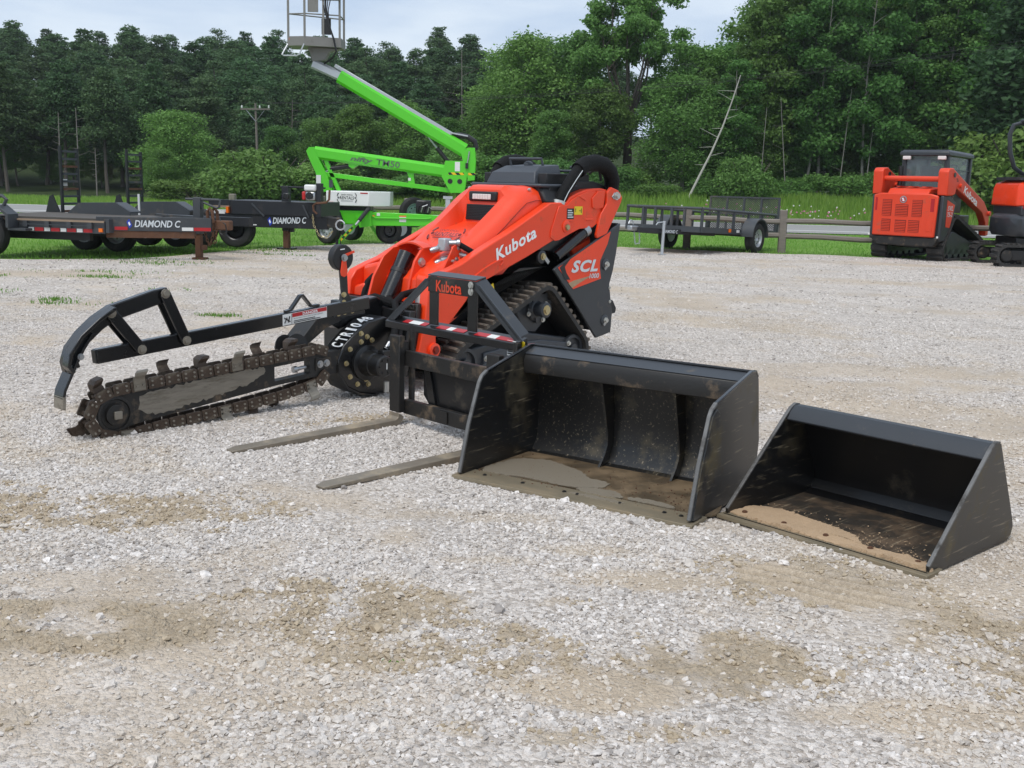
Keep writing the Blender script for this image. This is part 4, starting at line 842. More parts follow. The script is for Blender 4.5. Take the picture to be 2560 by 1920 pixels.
g.xf(gm); stuff(g.put('grille_bars', 'black_plastic', hood))
# printed rental badge on the hood
nv = Vector((.58, 0, .815)).normalized(); up_ = Vector((-.815, 0, .58)).normalized()
def on_hood(x, y): return (x, y, zi(ridge, x) + .0065)
def badge(parent, at, xd, yd, wd, m, h=.1):
    """oval badge: words, rule and four bracket arcs"""
    at = Vector(at); xd = Vector(xd).normalized(); yd = Vector(yd).normalized(); nn = xd.cross(yd)
    letters('RENTALS', m, parent, at + xd * wd * .17 + yd * h * .30, xd, yd, wd * .66, h * .36, bold=.008)
    letters('SANDY KNOLL', m, parent, at + xd * wd * .22 + yd * h * .74, xd, yd, wd * .56, h * .18, bold=.004)
    for s in (0, 1):
        cx_ = wd * (.10 if s == 0 else .90); sg = -1 if s == 0 else 1
        for a0, a1 in ((20, 75), (-75, -20)):
            arc = [at + xd * (cx_ + sg * (math.cos(R(a)) * wd * .10 - wd * .04)) + yd * (h * .5 + math.sin(R(a)) * h * .52) + nn * .002 for a in np.linspace(a0, a1, 7)]
            B().tube(arc, h * .045, 5).put('badge_arc', m, parent)
        B().tube([at + xd * cx_ + yd * h * .5 + nn * .002 + (xd * math.cos(a) + yd * math.sin(a)) * h * .08 for a in np.linspace(0, 2 * PI, 9)], h * .03, 4).put('badge_ring', m, parent)
    a = at + xd * wd * .22 + yd * h * .14 + nn * .002; B().rbar([a, a + xd * wd * .56], .003, h * .035, nn).put('badge_rule', m, parent)
badge(hood, (1.06, -.165, zi(ridge, 1.06) + .012), (0, 1, 0), Vector((-.82, 0, .57)), .36, 'maroon_print', .135)
# ---- console
B().prism([(-.34, 1.40), (-.42, 1.27), (.42, 1.27), (.34, 1.40)], -.06, .36, 'x').put('console_base', 'black_plastic', T, bev=.02)
B().box(-.05, .385, -.37, .37, 1.385, 1.412).put('console_rim', 'grey_plastic', T, bev=.012)
B().loop([[(.31, -.275, 1.41), (.31, .24, 1.41), (-.02, .24, 1.41), (-.02, -.275, 1.41)], [(.28, -.24, 1.495), (.28, .215, 1.495), (-.02, .215, 1.495), (-.02, -.24, 1.495)], [(.20, -.17, 1.545), (.20, .19, 1.545), (-.02, .19, 1.56), (-.02, -.17, 1.56)]]).put('console', 'grey_plastic', T, bev=.008)
for y0, y1 in ((-.335, -.262), (.235, .325)): B().box(-.02, .27, y0, y1, 1.41, 1.492).put('console_pocket', 'black_plastic', T, bev=.008)
B().tube([(.14, -.165, 1.54), (.16, -.165, 1.60), (.16, .17, 1.60), (.14, .17, 1.54)], .011, 10).put('grab_bar', 'grey_plastic', T)
B().sphere((.12, .0, 1.555), .038, 1, 1, .8, 16).put('key_dome', 'grey_plastic', T)
B().box(-.22, -.02, .10, .34, 1.41, 1.495).put('control_box', 'black_plastic', T, bev=.012)
B().tube([(-.05, .14, 1.49), (-.05, .14, 1.515), (-.05, .32, 1.515), (-.05, .32, 1.49)], .010, 8).put('wrist_rail', 'grey_plastic', T)
B().cyl((-.16, .26, 1.49), (-.16, .26, 1.535), .018, 10).put('joystick_stem', 'black_plastic', T)
B().box(-.20, -.12, .21, .33, 1.53, 1.557).put('joystick_pad', 'grey_plastic', T, bev=.012)
B().tube([(-.22, .33, 1.50), (-.24, .36, 1.525), (-.30, .37, 1.525), (-.33, .37, 1.45)], .012, 8).put('guard_rail', 'black_plastic', T)
for s in (1, -1):
    B().prism([(.30, 1.27), (.28, 1.395), (.18, 1.40), (-.02, 1.44), (-.25, 1.44), (-.42, 1.40), (-.45, 1.12), (-.2, 1.05), (.2, 1.15)], s * .345, s * .365).put('operator_shield', 'black_plastic', T, bev=.006)
# ---- front: tilt cylinder between orange cheek plates with a curved cap
chk = [(1.17, .93), (1.27, .955), (1.37, .94), (1.46, .88), (1.55, .74), (1.62, .52), (1.66, .36), (1.58, .33), (1.50, .50), (1.34, .66), (1.18, .74)]
chk_l = [(1.17, .93), (1.27, .955), (1.34, .935), (1.40, .86), (1.44, .74), (1.475, .56), (1.49, .38), (1.41, .34), (1.35, .50), (1.30, .64), (1.18, .72)]
for y0 in (-.165, .10):
    ck = B().prism(chk if y0 < 0 else chk_l, y0, y0 + .022).put('cheek_plate', 'orange', T, bev=.004)
    if y0 > 0: bolts(ck, [(1.34, .122, .85)], (0, 1, 0), .022, .02, 'zinc')
cap = [(1.16, .915), (1.21, .94), (1.27, .952), (1.325, .945)]
B().loop([[(x, y, z + .04 * (1 - ((y + .02) / .15) ** 2) + dz) for x, z in cap for dz in (0,)] + [(x, y, z + .04 * (1 - ((y + .02) / .15) ** 2) - .012) for x, z in cap[::-1]] for y in np.linspace(-.17, .125, 9)]).put('cheek_cap', 'orange', T)
B().cyl((1.34, -.03, .90), (1.585, -.03, .47), .062, 18).put('tilt_cylinder', 'black_gloss', T)
B().cyl((1.405, -.03, .785), (1.42, -.03, .76), .066, 18).put('cylinder_band', 'black_plastic', T)
B().cyl((1.585, -.03, .47), (1.65, -.03, .36), .03, 12).put('cylinder_rod', 'steel', T)
B().tube([(1.44, -.20, .74), (1.50, -.205, .70), (1.55, -.20, .60), (1.58, -.19, .48), (1.62, -.12, .42)], .022, 10).put('hose', 'hose', T)
B().tube([(1.42, -.255, .76), (1.52, -.25, .69), (1.57, -.24, .58), (1.60, -.22, .46)], .022, 10).put('hose', 'hose', T)
# front bodywork either side and cross member
B().box(1.30, 1.44, -.375, .375, .42, .60).put('front_crossmember', 'orange', T, bev=.02)
B().prism([(-.375, .80), (-.19, .84), (-.19, .58), (-.375, .52)], 1.36, 1.47, 'x').put('front_pod', 'orange', T, bev=.03)
B().prism([(-.36, .66), (-.24, .69), (-.22, .42), (-.30, .36), (-.38, .40)], 1.46, 1.56, 'x').put('knee_box', 'orange', T, bev=.02)
B().prism([(.17, .78), (.375, .74), (.375, .46), (.17, .50)], 1.34, 1.45, 'x').put('front_pod', 'orange', T, bev=.03)
B().box(1.452, 1.456, .19, .26, .58, .66).put('data_sticker', 'sticker_white', T)
# quick-attach plate
B().prism([(1.60, .60), (1.64, .60), (1.72, .16), (1.66, .14)], -.42, .42).put('attach_plate', 'black_paint', T, bev=.006)
B().box(1.58, 1.66, -.40, .40, .56, .60).put('attach_rail', 'black_paint', T, bev=.006)
for y0 in (-.30, .22): B().box(1.60, 1.66, y0, y0 + .05, .12, .56).put('latch_bar', 'orange', T, bev=.006)
# auxiliary couplers on an orange bracket
cb = B().prism([(1.16, .78), (1.12, .92), (1.14, .98), (1.20, .97), (1.30, .80)], .285, .300).put('coupler_bracket', 'orange', T, bev=.004)
bolts(cb, [(1.15, .30, .955), (1.17, .30, .875), (1.13, .30, .91)], (0, 1, 0), .012, .01, 'zinc')
B().box(1.18, 1.25, .19, .26, .93, 1.02).put('coupler_block', 'galv', cb, bev=.008)
for (y, z, l_) in ((.20, .955, .09), (.225, .865, .07)):
    B().lathe([(0, -.06), (.022, -.06), (.028, -.02), (.03, 0), (.03, .02), (.02, .03), (.022, l_ - .02), (.015, l_), (0, l_)], (1.22, y, z), (.75, -.35, -.25), 14).put('coupler', 'steel', cb)
B().lathe([(0, 0), (.024, 0), (.022, .05), (.028, .055), (.028, .075), (.015, .08), (0, .08)], (1.19, .25, .985), (-.55, .75, .05), 12).put('fitting', 'steel', cb)
B().lathe([(0, 0), (.016, 0), (.018, .04), (.012, .05), (0, .06)], (1.14, .31, .905), (-.2, 1, -.15), 10).put('fitting', 'steel', cb)
B().tube([(1.16, .30, .985), (1.08, .36, .93), (1.0, .39, .86)], .02, 10).put('hose', 'hose', cb)
B().tube([(1.25, .21, .85), (1.30, .20, .79), (1.38, .17, .70)], .018, 10).put('fitting_tail', 'steel', cb)

# seams and fasteners on the hood
for s in (1, -1):
    B().tube([(x, s * .362 - s * .05 * max(0, (x - .9) / .55), zi(ridge, x) - .10) for x in (.30, .42, .52, .60, .75, .95, 1.15, 1.33)], .002, 4).put('hood_seam', 'orange_dark', hood)
bolts(hood, [(x, s * .315, zi(ridge, x) - .014) for x in (.45, 1.22) for s in (1, -1)], (.5, 0, .85), .009, .006, 'zinc')
B().box(.30, .345, -.30, .30, 1.388, 1.392).put('hood_gasket', 'black_print', hood)
# ------------------------------------------------------------------ trencher attachment on the loader's front (same axes as the loader)
K = thing('trencher', 'black chain trencher attachment with rusty digging chain, mounted on the loader', 'trencher', SCL_LOC, SCL_RZ)
y1, y0 = .335, .275     # boom faces
# boom bar with its slot
up_e = lambda x: .335 + (x - 2.35) * (-.10 / 1.3); lo_e = lambda x: .185 + (x - 2.35) * (-.095 / 1.3)
bx_ = B().prism([(2.20, .335), (2.36, .335), (2.36, .20), (2.20, .20)], y0, y1).prism([(2.40, .325), (2.68, .303), (2.68, .27), (2.40, .29)], y0, y1).prism([(2.40, .215), (2.68, .195), (2.68, .165), (2.40, .185)], y0, y1)
boom = B().prism([(2.20, .335), (2.46, .328), (2.46, .182), (2.20, .19)], y0, y1).prism([(2.4605, .327), (2.72, .306), (2.72, .278), (2.4605, .297)], y0, y1).prism([(2.4605, .212), (2.72, .19), (2.72, .162), (2.4605, .182)], y0, y1).prism([(2.7205, .306), (3.66, .235), (3.74, .22), (3.82, .17), (3.84, .12), (3.80, .06), (3.72, .04), (3.62, .06), (2.7205, .162)], y0, y1).put('boom', 'black_worn', K)
B().prism([(2.80, .292), (2.86, .286), (3.05, .275), (3.30, .25), (3.52, .228), (3.60, .21), (3.61, .14), (3.56, .105), (3.48, .098), (3.35, .118), (3.1, .155), (2.92, .19), (2.84, .22), (2.79, .26)][0:0] + ragged([(2.80, .292), (2.86, .286), (3.05, .275), (3.30, .25), (3.52, .228), (3.60, .21), (3.61, .14), (3.56, .105), (3.48, .098), (3.35, .118), (3.1, .155), (2.92, .19), (2.84, .22), (2.79, .26)], .004, .015, 5), y1, y1 + .002).put('bare_steel_patch', 'worn_steel', boom)
B().lathe([(0, 0), (.012, 0), (.012, .07), (.02, .07), (.02, .095), (0, .095)], (2.47, .305, .248), (1, 0, -.07), 10).put('tension_bolt', 'steel', boom)
B().box(2.30, 2.42, y1, y1 + .008, .225, .30).put('bolt_plate', 'black_worn', boom)
bolts(boom, [(2.335, y1 + .008, .265), (2.385, y1 + .008, .262)], (0, 1, 0), .016, .014, 'steel')
B().lathe([(0, 0), (.10, 0), (.10, .012), (.085, .014), (.08, .006), (.06, .006), (.058, .03), (.03, .034), (0, .034)], (3.75, y1, .13), (0, 1, 0), 24).put('nose_wheel', 'black_worn', boom)
B().box(3.728, 3.772, y1 + .034, y1 + .052, .108, .152).put('nose_nut', 'worn_steel', boom, bev=.004)
# digging chain: path round the boom with slack underneath
pth = [(2.37, .362), (2.6, .345), (3.0, .317), (3.4, .29), (3.66, .27), (3.76, .262), (3.85, .225), (3.89, .165), (3.89, .09), (3.85, .035), (3.77, .005), (3.66, .005), (3.45, .03), (3.2, .048), (2.9, .072), (2.65, .10), (2.45, .135), (2.36, .17), (2.315, .26)]
P3 = resample(pth, .02); 
# smooth it
for _ in range(3): P3 = [tuple((np.array(P3[i - 1]) + 2 * np.array(P3[i]) + np.array(P3[(i + 1) % len(P3)])) / 4) for i in range(len(P3))]
chain = B().loop([[(a, yy, z) for yy, (a, z) in ((y0 + .012, p), (y1 - .012, p))] + [(p[0], y1 - .012, p[1] - .006), (p[0], y0 + .012, p[1] - .006)] for p in P3], closed=True).put('digging_chain', 'rust_chain', K)
lk = B()
pl = [(-.035, -.026), (-.030, -.03), (.030, -.03), (.035, -.026), (.035, .020), (.028, .027), (-.028, .027), (-.035, .020)]
for ya, yb in ((-.046, -.034), (.034, .046)): lk.prism(pl, ya, yb)
for x in (-.02, .02):
    for z in (-.012, .010): lk.cyl((x, .046, z), (x, .052, z), .0055, 6)
    lk.cyl((x, -.034, -.0), (x, .034, -.0), .010, 6)
lk.xf(Matrix.Diagonal((1.36, 1, 1.12, 1)))
lk_me = lk.mesh('chain_link', 'rust_chain'); lk_me.materials.append(MT['worn_steel'])
for f_ in lk_me.polygons:
    if f_.center.y > .0465: f_.material_index = 1
def tooth(side):
    b = B(); s = side
    sec = lambda z, w0, w1, dy, bx: [(-w0 + bx, dy - .004, z), (w1 + bx, dy - .004, z), (w1 + bx, dy + .004, z), (-w0 + bx, dy + .004, z)]
    b.loop([sec(-.03, .034, .034, s * .048, 0), sec(.03, .034, .034, s * .048, 0), sec(.045, .030, .036, s * .056, 0), sec(.06, .028, .036, s * .072, -.004), sec(.078, .032, .04, s * .076, -.010), sec(.088, .03, .03, s * .070, -.016)])
    b.cyl((-.018, s * .052 - .004, 0), (-.018, s * .060, 0), .006, 6); b.cyl((.018, s * .052 - .004, 0), (.018, s * .060, 0), .006, 6)
    return b
def tooth_in():
    b = B(); b.loop([[(-.03, -.03, .02), (.03, -.03, .02), (.03, .02, .02), (-.03, .02, .02)], [(-.025, -.035, .05), (.03, -.035, .05), (.03, .015, .05), (-.025, .015, .05)], [(-.04, -.045, .075), (.022, -.045, .072), (.022, .03, .072), (-.04, .03, .075)], [(-.042, -.04, .086), (.0, -.04, .088), (.0, .025, .088), (-.042, .025, .086)]]); return b
t_me = [tooth(1).mesh('cutter_tooth', 'worn_steel'), tooth_in().mesh('cutter_tooth', 'rust_chain'), tooth(-1).mesh('cutter_tooth', 'rust_chain')]
for i, (p, d) in enumerate(along(P3, .104)):
    if p[0] < 2.35: continue
    nrm = np.array([-d[1], d[0]]); cz_ = nrm if np.dot(nrm, p - np.array([3.0, .19])) > 0 else -nrm
    # outward normal: path runs clockwise seen from +y
    M = Matrix(((d[0], 0, cz_[0], p[0]), (0, 1, 0, (y0 + y1) / 2), (d[1], 0, cz_[1], p[1]), (0, 0, 0, 1)))
    link('chain_link', lk_me, chain, M)
    if i % 2 == 0 and not (p[0] < 2.45 and p[1] > .2): link('cutter_tooth', t_me[(i // 2) % 3], chain, M)
# safety bar above the chain
bar = B().rbar([(2.0, .335, .625), (3.845, .335, .455)], .05, .078).put('safety_bar', 'black_gloss', K, bev=.005)
B().rbar([(3.846, .335, .4549), (3.852, .335, .4543)], .042, .07).put('bar_end', 'black_plastic', bar)
# danger plate on the bar
dz = lambda x: .625 + (x - 2.0) * (-.170 / 1.845)
xd = Vector((1.845, 0, -.170)).normalized(); zd = Vector((.092, 0, 1)).normalized()
def on_bar(x0, x1, a, b_, m_, nm, off=.361):
    B().prism([(x0, dz(x0) + a), (x1, dz(x1) + a), (x1, dz(x1) + b_), (x0, dz(x0) + b_)], off, off + .0012).put(nm, m_, bar)
on_bar(2.345, 2.675, -.033, .033, 'sticker_white', 'danger_plate'); on_bar(2.348, 2.605, .008, .031, 'sticker_red', 'danger_band', .3623); on_bar(2.608, 2.611, -.031, .031, 'black_print', 'plate_line', .3623)
letters('DANGER', 'white_print', bar, (2.53, .364, dz(2.53) + .011), -xd, zd, .115, .016, bold=.02)
print_lines(bar, (2.595, .3625, dz(2.595) - .030), -xd, zd, .2, .018, 2, 'black_print')
for k, tx in enumerate(('ROTATING CHAIN AND AUGER HAZARD',)):
    letters(tx, 'black_print', bar, (2.595, .3625, dz(2.595) - .006 - k * .0105), -xd, zd, .22 - .02 * k, .006)
B().tube([(2.662, .363, dz(2.66) - .02), (2.645, .363, dz(2.65) + .012), (2.635, .363, dz(2.64) - .018), (2.625, .363, dz(2.63) + .018)], .004, 5).tube([(2.665, .363, dz(2.66) + .012), (2.622, .363, dz(2.62) - .016)], .004, 5).put('hazard_pictogram', 'black_print', bar)
B().rbar([(2.64, .335, dz(2.64) + .045), (2.60, .335, dz(2.6) + .05), (2.53, .335, dz(2.53) + .125), (2.515, .335, dz(2.51) + .128), (2.45, .335, dz(2.45) + .05), (2.39, .335, dz(2.39) + .047)], .03, .014).put('lift_loop', 'black_gloss', K)
# crumber frame: two struts, arch, curved shoe
for (a, c) in (((3.45, .77), (3.33, .50)), ((3.765, .685), (3.60, .475))):
    st = B().rbar([(a[0], .375, a[1]), (c[0], .375, c[1])], .014, .062).put('strut', 'black_gloss', K, bev=.004)
    s2 = B().rbar([(a[0], .295, a[1]), (c[0], .295, c[1])], .014, .062).put('strut', 'black_gloss', K, bev=.004)
    bolts(st, [(a[0], .382, a[1]), (c[0], .382, c[1])], (0, 1, 0), .018, .014, 'worn_steel')
arch = [(3.42, .335, .76), (3.50, .335, .748), (3.64, .335, .71), (3.745, .335, .682), (3.83, .335, .632), (3.91, .335, .565), (3.965, .335, .50), (3.985, .335, .44), (3.975, .335, .40)]
B().rbar(arch, .05, .085).put('crumber_arch', 'black_gloss', K, bev=.006)
B().rbar([(3.76, .395, .715), (3.85, .395, .66), (3.95, .395, .58), (4.015, .395, .49), (4.025, .395, .43), (4.0, .395, .395)], .07, .02).put('crumber_shoe_back', 'black_gloss', K, bev=.004)
sh = B().rbar([(3.87, .335, .585), (3.925, .335, .51), (3.965, .335, .44), (4.0, .335, .37), (4.035, .335, .30), (4.045, .335, .255)], .105, .016).put('crumber_shoe', 'black_gloss', K, bev=.003)
B().rbar([(4.042, .335, .268), (4.046, .335, .20)], .107, .018).put('shoe_tip', 'worn_steel', sh, bev=.003)
bolts(K, [(3.945, .388, .47), (3.975, .362, .41)], (0, 1, 0), .012, .012, 'steel')
# drive head
hd = [(1.80, .50), (1.86, .525), (2.0, .50), (2.10, .44), (2.20, .36), (2.245, .27), (2.235, .18), (2.17, .09), (2.07, .04), (1.93, .012), (1.80, .012)]
head = B().prism(hd, .18, .345).put('drive_head', 'black_gloss', K, bev=.008)
B().prism([(2.25, .245), (2.243, .175), (2.178, .082), (2.075, .03), (1.93, .002), (1.93, .011), (2.07, .039), (2.17, .089), (2.235, .18), (2.243, .245)], .17, .355).put('head_rim', 'black_worn', head)
bolts(head, [(2.06, .345, .43), (2.01, .345, .405), (2.06, .345, .375), (2.15, .345, .335), (2.18, .345, .245), (2.15, .345, .155), (2.09, .345, .10), (2.0, .345, .09), (1.97, .345, .38), (2.02, .345, .125)], (0, 1, 0), .012, .014, 'brass_zinc')
B().lathe([(0, 0), (.115, 0), (.115, .018), (.085, .025), (.078, .10), (.07, .105), (.07, .19), (.062, .198), (0, .198)], (2.02, .345, .235), (0, 1, 0), 24).put('drive_motor', 'black_paint', head)
bolts(head, [(2.02 + .045 * math.cos(a), .543, .235 + .045 * math.sin(a)) for a in np.linspace(0, 2 * PI, 7)[:-1]], (0, 1, 0), .006, .006, 'black_paint')
B().box(2.005, 2.012, .543, .5445, .215, .255).put('motor_label', 'sticker_white', head)
B().box(1.94, 2.0, .44, .50, .29, .33).put('port_block', 'black_paint', head, bev=.006)
for z, x in ((.335, 1.955), (.30, 1.92)): B().tube([(x, .47, z), (x - .03, .47, z + .035), (x - .075, .47, z + .04)], .016, 10).put('elbow_fitting', 'steel', head)
B().cyl((1.95, .47, .12), (1.95, .47, .05), .018, 12).put('drain_tube', 'zinc', head)
# digits along the head's upper edge
let_path = [(2.2025, .3575), (2.162, .3915), (2.125, .4215), (2.088, .4485), (2.048, .4725), (2.004, .4990), (1.955, .5095)]
for k, ch in enumerate('CTR1048'):
    t = k / 6 * (len(let_path) - 1.001); i = int(t); a = Vector((let_path[i][0], 0, let_path[i][1])); c = Vector((let_path[i + 1][0], 0, let_path[i + 1][1])); p = a.lerp(c, t - i); d = (c - a).normalized(); u = Vector((-d.z, 0, d.x)) if (-d.z) > 0 or d.x < 0 else Vector((d.z, 0, -d.x))
    u = Vector((0, -1, 0)); nn = d.cross(u)
    if nn.z < 0 and nn.x < 0: u = -u
    letters(ch, 'white_print', head, p + Vector((0, .338, 0)) + nn * .003 - d * (.009 if ch == '1' else .018), d, (0, -1, 0), .018 if ch == '1' else .036, .11, bold=.03, ext=.003)
# mount frame between head and loader, skid, hoses, auger discs, deflector
B().prism([(1.67, .56), (1.72, .56), (1.80, .14), (1.74, .12)], -.42, .44).put('mount_plate', 'black_paint', K, bev=.006)
B().prism([(1.72, .60), (1.78, .64), (2.12, .58), (2.20, .50), (2.10, .44), (1.86, .50), (1.74, .48)], .05, .165).put('mount_arm', 'black_gloss', K, bev=.008)
B().box(1.72, 1.95, -.2, .18, .18, .44).put('mount_box', 'black_paint', K, bev=.01)
B().prism([(2.12, .57), (2.30, .52), (2.42, .40), (2.36, .37), (2.22, .46), (2.10, .50)], .02, .19).put('spoil_deflector', 'black_worn', K, bev=.004)
for k, (x, r_) in enumerate(((2.46, .085), (2.50, .075))): B().lathe([(0, 0), (r_, 0), (r_, .008), (0, .008)], (x, .20 - k * .07, .36), (0, 1, .2), 20).put('auger_disc', 'black_worn', K)
B().cyl((2.48, .02, .34), (2.48, .27, .36), .025, 10).put('auger_shaft', 'black_worn', K)
B().tube([(1.95, .47, .33), (1.86, .44, .42), (1.78, .38, .52), (1.70, .26, .60), (1.58, .20, .64), (1.45, .20, .66)], .024, 10).put('hose', 'hose', K)
B().tube([(1.86, .47, .34), (1.80, .42, .42), (1.72, .34, .52), (1.64, .16, .56), (1.55, .02, .60)], .024, 10).put('hose', 'hose', K)
B().tube([(1.80, .0, .58), (1.74, .10, .62), (1.66, .22, .58), (1.62, .28, .46), (1.68, .30, .36)], .034, 10).put('hose_sleeve', 'hose', K)
B().box(1.655, 1.70, -.10, -.02, .46, .60).put('rating_sticker', 'sticker_white', K)
# depth dial on its bracket
br = B().prism([(2.02, .56), (2.26, .545), (2.25, .60), (2.205, .66), (2.225, .86), (2.17, .86), (2.16, .70), (2.12, .63), (2.03, .61)], .322, .342).put('dial_bracket', 'black_paint', K, bev=.004)
bolts(br, [(2.24, .342, .572), (2.19, .342, .578), (2.13, .342, .583), (2.195, .342, .64), (2.195, .342, .69)], (0, 1, 0), .012, .012, 'brass_zinc')
B().lathe([(0, 0), (.076, 0), (.082, .006), (.082, .05), (.076, .056), (0, .056)], (2.21, .30, .925), (0, 1, 0), 30).put('dial_housing', 'black_plastic', K)
pn = B().prism([(2.222, .935), (2.198, .938), (2.188, .87), (2.182, .84), (2.19, .812), (2.21, .802), (2.232, .812), (2.238, .84), (2.232, .87)], .358, .366).put('dial_pointer', 'orange', K, bev=.003)
B().prism([(2.205, .93), (2.21, .945), (2.13, .968), (2.125, .955)], .358, .364).put('dial_stop', 'orange', K)
bolts(K, [(2.21, .366, .925)], (0, 1, 0), .016, .016, 'steel')
print_lines(K, (2.235, .3575, .97), (-1, 0, .1), (.1, 0, 1), .035, .012, 1, 'white_print')
# ------------------------------------------------------------------ pallet fork attachment (x forward along the tines, y left)
Fk = thing('pallet_fork_frame', 'black pallet fork attachment with two worn steel tines lying on the gravel', 'pallet forks', (-.645, 6.132, 0), 223.2)
for yc in (-.045, .80):
    sec = lambda x, zt, zb, hw: [(x, yc - hw, zb), (x, yc + hw, zb), (x, yc + hw, zt), (x, yc - hw, zt)]
    tn = B().loop([sec(1.07, .016, .006, .030), sec(1.02, .022, .006, .043), sec(.6, .034, .006, .047), sec(.06, .046, .006, .047)] + [
        [(.05, yc - .047, .008), (.05, yc + .047, .008), (.03, yc + .047, .048), (.03, yc - .047, .048)], [(-.002, yc - .047, .02), (-.002, yc + .047, .02), (.012, yc + .047, .062), (.012, yc - .047, .062)][::1],
        [(-.028, yc - .047, .06), (-.028, yc + .047, .06), (.01, yc + .047, .085), (.01, yc - .047, .085)]]).put('tine', 'tine', Fk, bev=.003)
    B().box(-.03, .011, yc - .0475, yc + .0475, .086, .535).put('tine_shank', 'black_worn', Fk, bev=.005)
    B().box(-.065, -.03, yc - .04, yc + .04, .43, .50).put('tine_hook', 'black_worn', Fk, bev=.004)
    B().box(-.065, -.03, yc - .04, yc + .04, .10, .15).put('tine_hook', 'black_worn', Fk, bev=.004)
B().box(-.072, -.036, -.02, .90, .358, .448).put('crossbar', 'black_worn', Fk, bev=.004, label='scuffed upper crossbar of the fork frame')
B().box(-.072, -.036, -.02, .90, .075, .160).put('crossbar', 'black_worn', Fk, bev=.004, label='scuffed lower crossbar of the fork frame')
B().box(-.034, -.028, .33, .39, .085, .15).put('stop_plate', 'black_worn', Fk)
B().prism([(.10, .43), (.86, .43), (.86, .10), (.20, .10), (.10, .20)], -.105, -.093, 'x').put('attach_plate', 'black_paint', Fk)
B().prism([(.10, .44), (.15, .44), (.24, .12), (.18, .12)], -.092, -.075, 'x').put('plate_edge', 'black_gloss', Fk)
for y in (-.02, .865): B().box(-.10, -.073, y, y + .03, .075, .60).put('end_post', 'black_worn', Fk, bev=.003)
tb = B().prism([(-.16, .575), (-.075, .555), (-.075, .595), (-.16, .622)], -.25, .885).put('top_rail', 'black_paint', Fk, bev=.003)
# red and white reflective strips on the rail's sloping top
def strip(ya, yb, m_): B().loop([[(-.125, ya, .6119), (-.125, yb, .6119), (-.088, yb, .6000), (-.088, ya, .6000)], [(-.125, ya, .6135), (-.125, yb, .6135), (-.088, yb, .6018), (-.088, ya, .6018)]]).put('reflective_strip', m_, tb)
for ya, yb, m_ in ((-.10, -.04, 'sticker_red'), (-.04, .06, 'sticker_white'), (.06, .115, 'sticker_red'), (.21, .30, 'sticker_red'), (.30, .35, 'sticker_white'), (.35, .45, 'sticker_red'), (.535, .64, 'sticker_red'), (.64, .71, 'sticker_white'), (.71, .84, 'sticker_red')): strip(ya, yb, m_)
for ya in (.125, .458): B().box(-.118, -.106, ya, ya + .075, .612, .885).put('upright', 'black_paint', Fk, bev=.003)
tp = B().box(-.105, -.095, .125, .535, .80, .888).put('name_plate', 'black_paint', Fk, bev=.003)
letters('Kubota', 'orange_faded', tp, (-.0945, .20, .806), (0, 1, 0), (0, 0, 1), .22, .064, bold=.02)
bolts(tp, [(-.094, .497, .865), (-.094, .497, .83)], (1, 0, 0), .014, .008, 'zinc')
B().prism([(-.17, .905), (-.095, .89), (-.095, .896), (-.17, .911)], .125, .535).put('top_lip', 'grey_paint', Fk)
for (ya, za, yb, zb) in ((.135, .885, -.24, .605), (.53, .885, .88, .625)):
    B().loop([[(x, y + dy, z + dz) for x, dy, dz in ((-.17, 0, .02), (-.095, 0, .0), (-.095, 0, -.012), (-.17, 0, .008))] for y, z in ((ya, za), (yb, zb))]).put('diagonal', 'grey_paint', Fk)
    B().loop([[(x, y + dy, z + dz) for x, dy, dz in ((-.105, -.035, 0), (-.105, .035, 0), (-.095, .035, 0), (-.095, -.035, 0))] for y, z in ((ya, za - .015), (yb, zb - .015))]).put('diagonal_web', 'grey_paint', Fk)
lb = B().box(-.0945, -.092, .80, .865, .525, .605).put('rating_sticker', 'sticker_white', Fk)
print_lines(lb, (-.0919, .805, .53), (0, 1, 0), (0, 0, 1), .05, .07, 6, 'black_print')
B().prism([(.87, .62), (.905, .60), (.905, .57), (.87, .575)], -.12, -.117, 'x').put('warning_sticker', 'sticker_yellow', Fk)

